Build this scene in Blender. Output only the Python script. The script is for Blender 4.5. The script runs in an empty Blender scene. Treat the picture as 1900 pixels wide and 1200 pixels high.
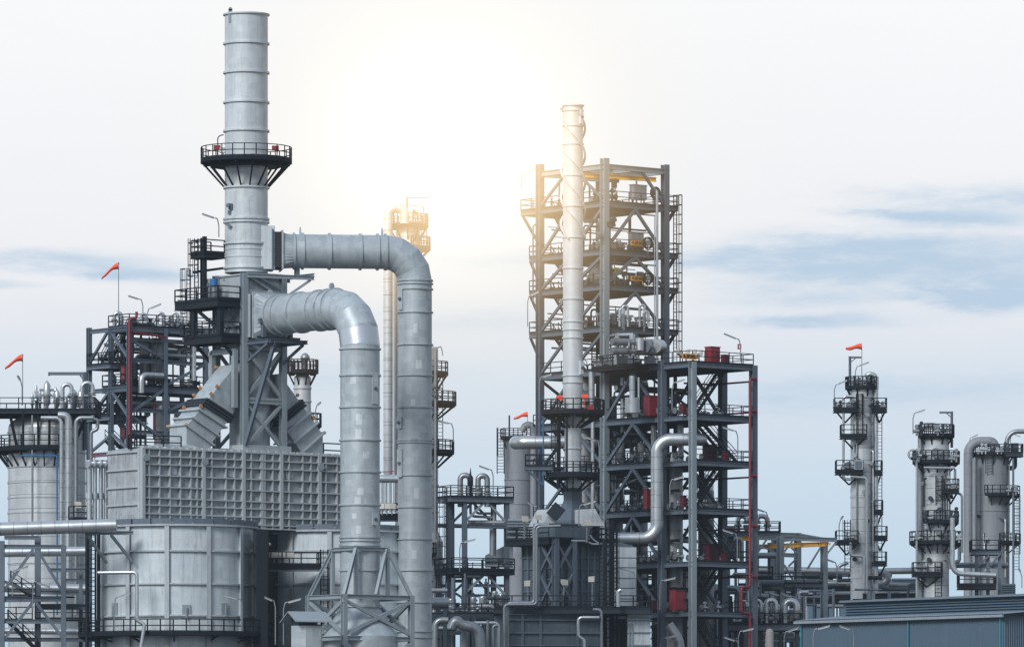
import bpy, math, random
from mathutils import Vector as V, Matrix
R = random.Random(7)
F = 11500.0            # focal length in photo pixels (1900 wide)
CZ = 2.0               # eye height
HY = 1500.0            # horizon row
scene = bpy.context.scene
COL = scene.collection
PI = math.pi
def rad(a): return math.radians(a)

# ------------------------------------------------------------------ materials
def nodes(m):
    m.use_nodes = True
    nt = m.node_tree
    return nt, nt.nodes, nt.links
def make_mat(name, c, rough=.55, metal=0.0, var=.12, scale=.35, streak=.10, fine=.05, bump=.0, seam=0.0, seamdark=.55, panel=0.0, rust=0.0, grime=0.0, tint=None, spec=.5):
    if max(c)-min(c) < .12: c = (c[0]*.97, c[1]*1.0, c[2]*1.03)
    m = bpy.data.materials.new(name)
    nt, N, L = nodes(m)
    b = N['Principled BSDF']
    geo = N.new('ShaderNodeNewGeometry')
    def noise(vec, sc, det=4, ro=.55):
        n = N.new('ShaderNodeTexNoise'); n.inputs['Scale'].default_value = sc
        n.inputs['Detail'].default_value = det; n.inputs['Roughness'].default_value = ro
        L.new(vec, n.inputs['Vector']); return n.outputs['Fac']
    def mth(op, a, bb, c3=None, clamp=False):
        n = N.new('ShaderNodeMath'); n.operation = op; n.use_clamp = clamp
        for i, x in enumerate((a, bb, c3)):
            if x is None: continue
            if isinstance(x, (int, float)): n.inputs[i].default_value = x
            else: L.new(x, n.inputs[i])
        return n.outputs[0]
    pos = geo.outputs['Position']
    mp = N.new('ShaderNodeMapping'); mp.inputs['Scale'].default_value = (1.6, 1.6, .12)
    L.new(pos, mp.inputs['Vector'])
    big = noise(pos, scale); st = noise(mp.outputs[0], 1.0, 5, .65); fi = noise(pos, 4.0, 3)
    val = mth('MULTIPLY_ADD', mth('SUBTRACT', big, .5), var*2.4, 1.0)
    val = mth('ADD', val, mth('MULTIPLY', mth('SUBTRACT', st, .5), streak*2.4))
    val = mth('ADD', val, mth('MULTIPLY', mth('SUBTRACT', fi, .5), fine*2.0))
    sep = N.new('ShaderNodeSeparateXYZ'); L.new(pos, sep.inputs[0])
    if panel > 0:      # plates of slightly different tone
        mp2 = N.new('ShaderNodeMapping'); mp2.inputs['Scale'].default_value = (.33, .33, .37)
        L.new(pos, mp2.inputs['Vector'])
        vo = N.new('ShaderNodeTexVoronoi'); vo.distance = 'CHEBYCHEV'; vo.inputs['Randomness'].default_value = .55
        L.new(mp2.outputs[0], vo.inputs['Vector'])
        s2 = N.new('ShaderNodeSeparateColor'); L.new(vo.outputs['Color'], s2.inputs[0])
        val = mth('ADD', val, mth('MULTIPLY', mth('SUBTRACT', s2.outputs[0], .5), panel*2))
    if seam > 0:
        fr = mth('FRACT', mth('DIVIDE', sep.outputs[2], seam), 0)
        ln = mth('LESS_THAN', fr, .07/seam)
        val = mth('MULTIPLY', val, mth('SUBTRACT', 1.0, mth('MULTIPLY', ln, 1-seamdark)))
    if grime > 0:
        g = noise(mp.outputs[0], 2.3, 5, .7)
        g = mth('MULTIPLY', mth('SUBTRACT', g, .52, None, True), 6.0, None, True)
        val = mth('MULTIPLY', val, mth('SUBTRACT', 1.0, mth('MULTIPLY', g, grime)))
    mix = N.new('ShaderNodeMix'); mix.data_type = 'RGBA'; mix.blend_type = 'MULTIPLY'
    mix.inputs['Factor'].default_value = 1.0
    cmb = N.new('ShaderNodeCombineColor')
    for i in range(3): L.new(val, cmb.inputs[i])
    mix.inputs['A'].default_value = (*c, 1)
    L.new(cmb.outputs[0], mix.inputs['B'])
    out = mix.outputs['Result']
    if rust > 0:
        rn = noise(pos, .9, 6, .7)
        rf = mth('MULTIPLY', mth('SUBTRACT', rn, .56, None, True), 5*rust, None, True)
        m2 = N.new('ShaderNodeMix'); m2.data_type = 'RGBA'
        L.new(rf, m2.inputs['Factor']); L.new(out, m2.inputs['A'])
        m2.inputs['B'].default_value = (.22, .15, .10, 1)
        out = m2.outputs['Result']
    L.new(out, b.inputs['Base Color'])
    b.inputs['Metallic'].default_value = metal; b.inputs['Specular IOR Level'].default_value = spec
    rr = mth('MULTIPLY_ADD', mth('SUBTRACT', big, .5), .3, rough, True)
    L.new(rr, b.inputs['Roughness'])
    if bump > 0:
        bp = N.new('ShaderNodeBump'); bp.inputs['Strength'].default_value = bump; bp.inputs['Distance'].default_value = .05
        L.new(noise(pos, 1.3, 4), bp.inputs['Height']); L.new(bp.outputs[0], b.inputs['Normal'])
    return m
M = {}
M['stack'] = make_mat('painted_stack_steel', (.62,.66,.68), .48, .15, .08, .3, .18, .03, .2, panel=.06, rust=.05, grime=.2)
M['duct'] = make_mat('galvanised_duct_steel', (.46,.51,.535), .44, .25, .09, .3, .12, .03, .15, panel=.10, grime=.12)
M['slender'] = make_mat('pale_stack_steel', (.60,.63,.65), .5, .15, .06, .4, .10, .03, .1, panel=.05, grime=.12)
M['shiny'] = make_mat('bright_new_sheet', (.62,.66,.70), .32, .65, .05, .8, .04, .03, .1)
M['casing'] = make_mat('furnace_casing', (.45,.49,.515), .6, .1, .10, .35, .16, .05, .1, panel=.05, rust=.12, grime=.25)
M['casing_in'] = make_mat('furnace_casing_panels', (.39,.42,.44), .65, .05, .16, .5, .22, .06, .1, panel=.12, rust=.3, grime=.42)
M['ribs'] = make_mat('furnace_ribs_lightened', (.44,.475,.495), .55, .1, .06, .4, .10, .04, grime=.15)  # lighter than the panels, so the recess shade is put into the colours
M['tank'] = make_mat('tank_plate', (.60,.66,.69), .44, .25, .05, .22, .20, .05, .15, panel=.05, rust=.14, grime=.28)
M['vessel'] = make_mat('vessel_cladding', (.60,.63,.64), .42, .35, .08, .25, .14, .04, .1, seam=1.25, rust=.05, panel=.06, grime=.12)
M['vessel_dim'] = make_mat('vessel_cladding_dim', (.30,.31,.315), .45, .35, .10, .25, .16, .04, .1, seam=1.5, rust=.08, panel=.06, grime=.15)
M['farvessel'] = make_mat('weathered_column_shell', (.245,.26,.285), .6, .1, .13, .3, .22, .05, .1, seam=2.6, seamdark=.8, rust=.05, grime=.2)
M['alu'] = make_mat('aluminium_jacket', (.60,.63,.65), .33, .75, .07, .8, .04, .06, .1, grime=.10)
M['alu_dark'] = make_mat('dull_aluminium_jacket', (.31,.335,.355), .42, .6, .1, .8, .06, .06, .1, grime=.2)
M['steel'] = make_mat('grey_blue_steel', (.125,.158,.20), .55, .1, .10, .5, .12, .04, rust=.04, grime=.2)
M['heater'] = make_mat('dark_heater_casing', (.10,.135,.165), .6, .1, .10, .4, .16, .05, .1, panel=.05, rust=.03, grime=.35)
M['steel_light'] = make_mat('pale_grey_steel', (.31,.36,.39), .5, .15, .09, .5, .10, .04, grime=.18)
M['steel_dark'] = make_mat('dark_steel', (.035,.047,.062), .65, 0, .14, .6, .10, .05, grime=.25, spec=.25)
M['rail'] = make_mat('black_handrail_paint', (.015,.020,.028), .6, 0, .15, 1., .0, .05, spec=.2)
M['deck'] = make_mat('dark_grating', (.014,.018,.025), .8, 0, .15, 1., .0, .05, spec=.15)
M['red'] = make_mat('red_paint', (.24,.022,.034), .4, 0, .1, .8, .12, .05, grime=.2)
M['maroon'] = make_mat('maroon_fire_pipe', (.19,.018,.03), .45, 0, .1, .8, .1, .05)
M['red_dark'] = make_mat('dull_red_paint', (.10,.013,.022), .5, 0, .12, .8, .1, .05)
M['orange'] = make_mat('orange_fabric', (.95,.115,.045), .8, 0, .10, 1.2, .05, .05)
M['yellow'] = make_mat('yellow_crane_paint', (.9,.47,.03), .45, 0, .08, 1, .06, .04, grime=.15)
M['signorange'] = make_mat('amber_sign_face', (1.0,.42,.03), .5, 0, .05, 1, .03, .02)
M['signyellow'] = make_mat('lime_sign_face', (.62,.62,.06), .5, 0, .05, 1, .03, .02)
M['ink'] = make_mat('black_lettering', (.015,.015,.018), .6, 0, .0, 1, 0, 0)
M['white'] = make_mat('white_plate', (.72,.72,.70), .5, 0, .05, 1, .05, .03)
M['cream'] = make_mat('cream_floodlight_shell', (.60,.58,.50), .5, 0, .05, 1, .05, .03)
M['blue'] = make_mat('blue_paint', (.02,.15,.36), .45, 0, .08, 1, .05, .03)
M['clad'] = make_mat('blue_grey_sheeting', (.095,.15,.205), .5, .15, .05, .3, .07, .02, grime=.08)
M['cladroof'] = make_mat('pale_roof_sheeting', (.19,.25,.31), .45, .2, .05, .3, .07, .02)
M['louvre'] = make_mat('louvre_sheeting', (.085,.115,.14), .5, .15, .05, .3, .07, .02)
M['concrete'] = make_mat('plain_concrete', (.30,.29,.27), .8, 0, .1, .5, .15, .05)
M['lampglass'] = make_mat('frosted_lamp_tube', (.55,.58,.60), .3, .1, .05, 1, .0, .03)
M['rubber'] = make_mat('black_bellows', (.02,.02,.022), .7, 0, .1, 1, 0, .05)
M['knob'] = make_mat('ochre_cover', (.55,.27,.09), .6, 0, .15, 1, 0, .05)
M['teal'] = make_mat('teal_downpipe', (.03,.24,.31), .5, 0, .05, 1, 0, .02)

# ------------------------------------------------------------------ mesh builder
class MB:
    def __init__(s): s.v = []; s.f = []; s.sm = []; s.marks = []
    def cut(s): s.marks.append(len(s.f)); return s
    def build_each(s, name, mat, parent=None):
        """one object per marked piece"""
        ms = sorted(set([0]+s.marks+[len(s.f)])); out = []
        for a, b in zip(ms, ms[1:]):
            q = MB(); ids = sorted({i for f in s.f[a:b] for i in f}); mp = {i:k for k, i in enumerate(ids)}
            q.v = [s.v[i] for i in ids]; q.f = [tuple(mp[i] for i in f) for f in s.f[a:b]]; q.sm = s.sm[a:b]
            out.append(q.build(name, mat, parent))
        return out
    def add(s, vs, fs, smooth=False):
        o = len(s.v); s.v += [tuple(x) for x in vs]
        s.f += [tuple(i+o for i in f) for f in fs]; s.sm += [smooth]*len(fs)
        return s
    def box(s, c, size, ex=(1,0,0), ey=(0,1,0)):
        ex = V(ex).normalized(); ey = V(ey).normalized(); ez = ex.cross(ey); c = V(c)
        hx, hy, hz = (k/2 for k in size); vs = []
        for k in (-1,1):
            for j in (-1,1):
                for i in (-1,1): vs.append(c+ex*hx*i+ey*hy*j+ez*hz*k)
        return s.add(vs, [(0,2,3,1),(4,5,7,6),(0,1,5,4),(2,6,7,3),(0,4,6,2),(1,3,7,5)])
    def bar(s, p, q, w, h=None, up=None):
        """rectangular bar from p to q; w across, h along up"""
        p = V(p); q = V(q); h = h or w; d = q-p
        if d.length < 1e-5: return s
        d.normalize(); u = V(up) if up else V((0,0,1))
        if abs(d.dot(u)) > .98: u = V((.788,.616,0)) if abs(d.z) > .5 else V((0,0,1))
        x = d.cross(u).normalized(); y = x.cross(d)
        vs = []
        for e in (p, q):
            for i, j in ((-1,-1),(1,-1),(1,1),(-1,1)): vs.append(e+x*i*w/2+y*j*h/2)
        return s.add(vs, [(0,3,2,1),(4,5,6,7),(0,1,5,4),(1,2,6,5),(2,3,7,6),(3,0,4,7)])
    def ibeam(s, p, q, w, h, up=None, t=.05):
        p = V(p); q = V(q); d = (q-p).normalized(); u = V(up) if up else V((0,0,1))
        if abs(d.dot(u)) > .98: u = V((.788,.616,0))
        x = d.cross(u).normalized(); y = x.cross(d); tw = t
        pr = [(-w/2,-h/2),(w/2,-h/2),(w/2,-h/2+t),(tw/2,-h/2+t),(tw/2,h/2-t),(w/2,h/2-t),(w/2,h/2),(-w/2,h/2),(-w/2,h/2-t),(-tw/2,h/2-t),(-tw/2,-h/2+t),(-w/2,-h/2+t)]
        vs = [p+x*a+y*b for a,b in pr]+[q+x*a+y*b for a,b in pr]
        n = 12; fs = [(i,(i+1)%n,n+(i+1)%n,n+i) for i in range(n)]
        fs += [(0,11,2,1),(11,2,3,10)][:0]
        fs += [(1,0,11,2),(10,9,4,3),(5,8,7,6),(n+0,n+1,n+2,n+11),(n+3,n+4,n+9,n+10),(n+5,n+6,n+7,n+8)]
        return s.add(vs, fs)
    def prism(s, poly, d):
        """extrude the planar loop of 3-D points by vector d"""
        poly = [V(p) for p in poly]; d = V(d); n = len(poly)
        vs = poly+[p+d for p in poly]
        return s.add(vs, [tuple(range(n))[::-1], tuple(range(n,2*n))]+[(i,(i+1)%n,n+(i+1)%n,n+i) for i in range(n)])
    def frames(s, dirs):
        t = dirs[0]; up = V((0,0,1)) if abs(t.z) < .9 else V((.6,-.8,0))
        x = t.cross(up).normalized(); out = []
        for t in dirs:
            x = (x-t*x.dot(t)).normalized(); out.append((x, t.cross(x))) 
        return out
    def path(s, pts, bend, seg):
        pts = [V(p) for p in pts]; out = [pts[0]]
        for i in range(1, len(pts)-1):
            a, b, c = pts[i-1], pts[i], pts[i+1]
            u = (a-b); w = (c-b); lu, lw = u.length, w.length; u.normalize(); w.normalize()
            ang = u.angle(w)
            if ang > PI-.02: out.append(b); continue
            tl = min(bend/math.tan(ang/2), lu*.49, lw*.49); rr = tl*math.tan(ang/2)
            cen = b+(u+w).normalized()*(rr/math.sin(ang/2))
            p0 = b+u*tl; p1 = b+w*tl; v0 = p0-cen; v1 = p1-cen; th = v0.angle(v1)
            for k in range(seg+1):
                f = k/seg; out.append(cen+(v0*math.sin((1-f)*th)+v1*math.sin(f*th))/math.sin(th))
        out.append(pts[-1]); return out
    def tube(s, pts, r, n=10, bend=None, seg=4, caps=True, mitre=False):
        P = s.path(pts, bend if bend is not None else 2.2*r, seg)
        Q = [P[0]]
        for p in P[1:]:
            if (p-Q[-1]).length > 1e-4: Q.append(p)
        P = Q; m = len(P)
        sd = [(P[i+1]-P[i]).normalized() for i in range(m-1)]
        dirs = [sd[0]]+[((sd[i-1]+sd[i]).normalized()) for i in range(1, m-1)]+[sd[-1]]
        fr = s.frames(dirs); rings = []
        for i, (x, y) in enumerate(fr):
            k = 1/max(.5, dirs[i].dot(sd[min(i, m-2)]))
            # widen along the bend plane so mitres keep the radius
            ring = []
            ax = None
            if 0 < i < m-1:
                c = sd[i]-sd[i-1]
                if c.length > 1e-4: ax = c.normalized()
            for j in range(n):
                a = 2*PI*j/n; o = (x*math.cos(a)+y*math.sin(a))*r
                if ax is not None: o = o+ax*(o.dot(ax))*(k-1)
                ring.append(P[i]+o)
            rings.append(ring)
        if mitre:
            for i in range(m-1):
                s.add(rings[i]+rings[i+1], [(j,(j+1)%n,n+(j+1)%n,n+j) for j in range(n)], True)
        else:
            vs = [p for rg in rings for p in rg]
            s.add(vs, [(i*n+j,i*n+(j+1)%n,(i+1)*n+(j+1)%n,(i+1)*n+j) for i in range(m-1) for j in range(n)], True)
        if caps:
            s.add(rings[0], [tuple(range(n))[::-1]]); s.add(rings[-1], [tuple(range(n))])
        return s
    def cyl(s, p, q, r1, r2=None, n=24, caps=True):
        r2 = r1 if r2 is None else r2; p = V(p); q = V(q); d = (q-p).normalized()
        (x, y), = s.frames([d])
        a = [p+(x*math.cos(2*PI*j/n)+y*math.sin(2*PI*j/n))*r1 for j in range(n)]
        b = [q+(x*math.cos(2*PI*j/n)+y*math.sin(2*PI*j/n))*r2 for j in range(n)]
        s.add(a+b, [(j,(j+1)%n,n+(j+1)%n,n+j) for j in range(n)], True)
        if caps: s.add(a, [tuple(range(n))[::-1]]); s.add(b, [tuple(range(n))])
        return s
    def band(s, c, d, r, w, t=.07, n=32):
        """stiffening ring around a pipe: centre c, axis d, pipe radius r, width w, projection t"""
        s.cut(); c = V(c); d = V(d).normalized(); (x, y), = s.frames([d])
        prof = [(r*.98,-w/2),(r+t,-w/2),(r+t,w/2),(r*.98,w/2)]
        for k in range(3):
            A, B = prof[k], prof[k+1]
            ra = [c+d*A[1]+(x*math.cos(2*PI*j/n)+y*math.sin(2*PI*j/n))*A[0] for j in range(n)]
            rb = [c+d*B[1]+(x*math.cos(2*PI*j/n)+y*math.sin(2*PI*j/n))*B[0] for j in range(n)]
            s.add(ra+rb, [(j,(j+1)%n,n+(j+1)%n,n+j) for j in range(n)], True)
        return s
    def lathe(s, c, prof, n=40, smooth=True):
        """prof [(r,z)] bottom to top around the vertical through c, one smooth strip"""
        c = V(c); vs = []
        for r, z in prof:
            for j in range(n): vs.append((c.x+r*math.cos(2*PI*j/n), c.y+r*math.sin(2*PI*j/n), z))
        m = len(prof)
        return s.add(vs, [(i*n+j,i*n+(j+1)%n,(i+1)*n+(j+1)%n,(i+1)*n+j) for i in range(m-1) for j in range(n)], smooth)
    def dome(s, c, r, z, h, n=40, k=7, sgn=1):
        return s.lathe(c, [(max(r*math.cos(i*PI/2/k), .01), z+sgn*h*math.sin(i*PI/2/k)) for i in range(k+1)], n)
    def sector(s, c, r0, r1, z0, z1, a0, a1, n=None):
        """solid annular sector, angles in degrees"""
        n = n or max(6, int(abs(a1-a0)/9)); c = V(c); vs = []
        for i in range(n+1):
            a = rad(a0+(a1-a0)*i/n); ca, sa = math.cos(a), math.sin(a)
            for r, z in ((r0,z0),(r1,z0),(r1,z1),(r0,z1)): vs.append((c.x+r*ca, c.y+r*sa, z))
        fs = [(4*i+j, 4*i+4+j, 4*i+4+(j+1)%4, 4*i+(j+1)%4) for i in range(n) for j in range(4)]
        fs += [(0,1,2,3), (4*n+3,4*n+2,4*n+1,4*n)]
        return s.add(vs, fs)
    def build(s, name, mat, parent=None, label=None):
        if not s.v: return None
        me = bpy.data.meshes.new(name)
        o0 = parent_origin(parent)
        me.from_pydata([(x-o0.x, y-o0.y, z-o0.z) for x, y, z in s.v], [], s.f)
        me.polygons.foreach_set('use_smooth', s.sm)
        me.materials.append(M[mat] if isinstance(mat, str) else mat)
        o = bpy.data.objects.new(name, me); COL.objects.link(o)
        if parent is not None: o.parent = parent
        if label: o['label'] = label
        me.update()
        return o
ORG = {}
def parent_origin(p):
    if p is None: return V((0,0,0))
    return ORG.get(p.name, V((0,0,0)))
def thing(name, label, cat, loc, group=None):
    o = bpy.data.objects.new(name, None); COL.objects.link(o)
    o.location = loc; ORG[o.name] = V(loc); o.empty_display_size = 1
    o['label'] = label; o['category'] = cat; o['kind'] = 'thing'
    if group: o['group'] = group
    return o
def sub(o, parent):
    """register a mesh part as parent for sub-parts (its origin sits at its thing's origin)"""
    ORG[o.name] = parent_origin(parent); return o
def solo(mb, name, mat, label, cat, group=None):
    """a thing that is one mesh; its origin at the centre of its base"""
    xs = [p[0] for p in mb.v]; ys = [p[1] for p in mb.v]; zs = [p[2] for p in mb.v]
    c = V(((min(xs)+max(xs))/2, (min(ys)+max(ys))/2, min(zs)))
    mb.v = [(x-c.x, y-c.y, z-c.z) for x, y, z in mb.v]
    o = mb.build(name, mat); o.location = c
    o['label'] = label; o['category'] = cat; o['kind'] = 'thing'
    if group: o['group'] = group
    return o

# ------------------------------------------------------------------ placing
def P(px, py, D): return V(((px-950)*D/F, D, CZ+(HY-py)*D/F))
def X(px, D): return (px-950)*D/F
def Z(py, D): return CZ+(HY-py)*D/F
def m(px, D): return px*D/F
class Frame:
    """a plant grid: a runs right and away, b runs left and away"""
    def __init__(s, px, D, yaw):
        s.o = V((X(px, D), D, 0)); s.yaw = yaw
        s.e1 = V((math.cos(rad(yaw)), math.sin(rad(yaw)), 0)); s.e2 = V((-math.sin(rad(yaw)), math.cos(rad(yaw)), 0))
    def at(s, a, b, z=0): p = s.o+s.e1*a+s.e2*b; p.z = z; return p
    def D(s, a, b): return s.at(a, b).y
    def z(s, py, a, b): return Z(py, s.D(a, b))
    def a(s, px, b):
        k = (px-950)/F; p = s.o+s.e2*b
        return (k*p.y-p.x)/(s.e1.x-k*s.e1.y)
    def b(s, px, a):
        k = (px-950)/F; p = s.o+s.e1*a
        return (k*p.y-p.x)/(s.e2.x-k*s.e2.y)

# ------------------------------------------------------------------ plant pieces
def rail_path(mb, pts, h=1.1, w=.06, step=1.6, toe=True):
    pts = [V(p) for p in pts]
    for p, q in zip(pts, pts[1:]):
        n = max(1, round((q-p).length/step))
        for i in range(n+1):
            c = p.lerp(q, i/n); mb.bar(c, c+V((0,0,h)), w)
        for hh in (h, h*.52): mb.bar(p+V((0,0,hh)), q+V((0,0,hh)), w*1.05)
        if toe: mb.bar(p+V((0,0,.08)), q+V((0,0,.08)), .02, .16)
def arc_pts(c, r, z, a0, a1, n=None):
    n = n or max(4, int(abs(a1-a0)/15))
    return [V((c.x+r*math.cos(rad(a0+(a1-a0)*i/n)), c.y+r*math.sin(rad(a0+(a1-a0)*i/n)), z)) for i in range(n+1)]
def ring_platform(parent, c, z, r0, r1, a0, a1, nb=6, bh=1.4, h=1.1, thick=.22, rin=None, w=.06, name='platform'):
    """walkway round a vessel: deck > railing and brackets"""
    d = sub(MB().sector(c, r0, r1, z-thick, z, a0, a1).build(name, 'deck', parent), parent)
    mb = MB(); ar = arc_pts(c, r1-.05, z, a0, a1)
    ends = []
    if abs(a1-a0) < 355:
        i0 = arc_pts(c, r0+.05, z, a0, a0+.1, 1)[0]; i1 = arc_pts(c, r0+.05, z, a1, a1+.1, 1)[0]
        ar = [i0]+ar+[i1]
    rail_path(mb, ar, h, w, step=1.3); mb.build('railing', 'rail', d)
    mb = MB(); n = nb
    for i in range(n):
        a = a0+(a1-a0)*(i+.5)/n
        p = arc_pts(c, r1-.15, z-thick, a, a+.1, 1)[0]; q = arc_pts(c, rin or r0, z-thick-bh, a, a+.1, 1)[0]
        mb.cut().bar(p, q, .12); mb.bar(arc_pts(c, rin or r0, z-thick-.1, a, a+.1, 1)[0], p+V((0,0,-.1)), .14)
    if n: mb.build_each('bracket', 'rail', d)
    return d
def flat_platform(parent, fr, a0, a1, b0, b1, z, rails='NSEW', thick=.3, mat='deck', beam='steel', h=1.1, joists=True, w=.06, name='floor_deck'):
    """rectangular deck in a plant grid; rails: S = b0 side, N = b1, W = a0, E = a1"""
    mb = MB(); c = fr.at((a0+a1)/2, (b0+b1)/2, z-.03); mb.box(c, (a1-a0, b1-b0, .06), fr.e1, fr.e2)
    d = sub(mb.build(name, mat, parent), parent)
    if beam:
        bm = MB(); t = thick
        for p, q in (((a0,b0),(a1,b0)),((a0,b1),(a1,b1)),((a0,b0),(a0,b1)),((a1,b0),(a1,b1))):
            bm.ibeam(fr.at(*p, z-.065-t/2), fr.at(*q, z-.065-t/2), .2, t)
        if joists:
            n = max(2, int((a1-a0)/2))
            for i in range(1, n):
                a = a0+(a1-a0)*i/n; bm.bar(fr.at(a, b0, z-.065-t*.4), fr.at(a, b1, z-.065-t*.4), .12, t*.7)
        bm.build('edge_beam', beam, d)
    rb = MB(); cs = {'S':((a0,b0),(a1,b0)),'N':((a0,b1),(a1,b1)),'W':((a0,b0),(a0,b1)),'E':((a1,b0),(a1,b1))}
    for k in rails:
        p, q = cs[k]; rail_path(rb, [fr.at(*p, z), fr.at(*q, z)], h, w)
    if rails: rb.build('railing', 'rail', d)
    return d
def stair(parent, p, q, side, width=.95, mat='rail'):
    """flight of steps from low point p to high point q, side = horizontal unit across it"""
    p = V(p); q = V(q); sd = V(side).normalized()*width/2; mb = MB()
    for s in (-1, 1):
        mb.bar(p+sd*s, q+sd*s, .07, .32)
        for hh in (1.0, .55): mb.bar(p+sd*s+V((0,0,hh)), q+sd*s+V((0,0,hh)), .055)
        n = max(2, int((q-p).length/1.6))
        for i in range(n+1):
            c = p.lerp(q, i/n)+sd*s; mb.bar(c, c+V((0,0,1.0)), .05)
    n = max(3, int(abs(q.z-p.z)/.26))
    hd = V((q.x-p.x, q.y-p.y, 0)).normalized()
    for i in range(n):
        c = p.lerp(q, (i+.5)/n); mb.box(c, (.26, width, .05), hd, V(side).normalized())
    return mb.build('stair', mat, parent)
def ladder(parent, p, z0, z1, out, cage=True, w=.5, mat='rail', t=.05):
    """vertical ladder; out = horizontal unit pointing away from what it is fixed to"""
    o = V(out).normalized(); s = V((-o.y, o.x, 0)); p = V((p[0], p[1], 0)); mb = MB()
    for k in (-1, 1): mb.bar(p+s*k*w/2+V((0,0,z0)), p+s*k*w/2+V((0,0,z1)), t)
    z = z0+.2
    while z < z1: mb.bar(p-s*w/2+V((0,0,z)), p+s*w/2+V((0,0,z)), t*.7); z += .38
    l = mb.build('ladder', mat, parent)
    if cage:
        sub(l, parent); cb = MB(); z = z0+2.2; r = .42
        ring = [p+o*(.38+math.cos(a)*r*1.0)+s*math.sin(a)*r for a in [rad(x) for x in (-125,-75,-25,25,75,125)]]
        while z < z1+.1:
            for a, b in zip(ring, ring[1:]): cb.bar(a+V((0,0,z)), b+V((0,0,z)), .045, .06)
            z += .95
        for a in ring[0:6]: cb.bar(a+V((0,0,z0+2.2)), a+V((0,0,z1)), .035)
        cb.build('cage', mat, l)
    return l
NL = [0]
def tube_lamp(hx, hy, bx, by, py1, D, label, depth=.25):
    """street-type tube lamp: head outer end (hx,hy), bend (bx,by), pole down to row py1"""
    h = P(hx, hy, D); b = P(bx, by, D); h.y -= depth
    base = V((b.x+m(3, D)*(1 if bx > hx else -1), D, Z(py1, D)))
    t = thing('tube_lamp', label, 'lamp', base, 'tube lamps on bent poles')
    b2 = V((base.x, D, b.z-.55))
    q = h.lerp(b, .86)
    MB().tube([base, b2, b+V((0,0,.03)), q], .055, 6, bend=.4, seg=3).build('pole', 'alu_dark', t)
    hd = MB(); d = (b-h); hd.bar(h, h.lerp(b, .82), .2, .10)
    hd.build('lamp_head', 'alu_dark', t)
    MB().bar(h.lerp(b,.05)+V((0,-.03,-.075)), h.lerp(b, .78)+V((0,-.03,-.075)), .13, .07).build('lamp_tube', 'lampglass', t)
    return t
def flood(p, face, label, group='floodlights on short posts', h=1.6, tilt=.3, mat='cream'):
    p = V(p); t = thing('floodlight', label, 'floodlight', p, group)
    MB().bar(p, p+V((0,0,h-.2)), .10).build('pole', 'alu_dark', t)
    f = V(face).normalized(); s = V((-f.y, f.x, 0)); c = p+V((0,0,h))
    w0, w1 = .2, .30; lo = c-f*.22; hi = c+f*.28
    up = V((0,0,1)); vs = []
    for base, w, hh in ((lo, w0, .16), (hi, w1, .24)):
        for i, j in ((-1,-1),(1,-1),(1,1),(-1,1)): vs.append(base+s*i*w+up*(j*hh)+up*(-tilt*(base-c).dot(f)))
    MB().add(vs, [(0,3,2,1),(4,5,6,7),(0,1,5,4),(1,2,6,5),(2,3,7,6),(3,0,4,7)]).build('lamp_housing', mat, t)
    return t
def cabinet(c, w, d, h, label, mat='red', fr=None, lid=True, group='red equipment cabinets'):
    """steel cabinet standing at c (centre of its base)"""
    t = thing('hose_cabinet', label, 'cabinet', c, group); e1, e2 = (fr.e1, fr.e2) if fr else (V((1,0,0)), V((0,1,0)))
    MB().box(V(c)+V((0,0,h/2+.06)), (w, d, h-.12), e1, e2).build('body', mat, t)
    if lid: MB().box(V(c)+V((0,0,h+.03)), (w+.14, d+.14, .06), e1, e2).build('lid', mat, t)
    db = MB().box(V(c)-e2*(d/2+.012)+V((0,0,h/2+.05)), (w*.86, .02, h*.86), e1, e2).build('door', mat, t)
    sub(db, t); MB().box(V(c)-e2*(d/2+.05)+e1*w*.3+V((0,0,h*.55)), (.06, .05, .22), e1, e2).build('handle', 'ink', db)
    mbf = MB()
    for i in (-1,1):
        for j in (-1,1): mbf.box(V(c)+e1*i*w*.42+e2*j*d*.42+V((0,0,.05)), (.08,.08,.12), e1, e2)
    mbf.build('feet', 'rail', t)
    return t
def windsock(px, py, D, pyb, label, L=1.6, drop=.35, s=-1, r=.33):
    top = P(px, py, D); base = P(px, pyb, D)
    t = thing('windsock', label, 'windsock', base, 'orange windsocks on thin poles')
    MB().cyl(base, top+V((0,0,.1)), .05, .035, 6).build('pole', 'alu_dark', t)
    n = 12; mb = MB(); k = 7; vs = []
    for i in range(k+1):
        f = i/k; c = top+V((s*L*f, -.1*f, -.12-drop*L*(.35*f+.65*f*f)+.07*math.sin(f*6.5)))
        r = max(r,.33); rr = r*(1-.55*f)*(1+.10*math.sin(f*11))
        for j in range(n):
            a = 2*PI*j/n; vs.append(c+V((s*-.3*rr*math.sin(a)*drop, rr*math.cos(a), rr*math.sin(a)*.9)))
    mb.add(vs, [(i*n+j,i*n+(j+1)%n,(i+1)*n+(j+1)%n,(i+1)*n+j) for i in range(k) for j in range(n)], True)
    mb.build('sock', 'orange', t)
    MB().band(top+V((s*.02, 0, -.12)), (1,0,0), r*.98, .05, .03, 14).build('hoop', 'alu_dark', t)
    return t
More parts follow.
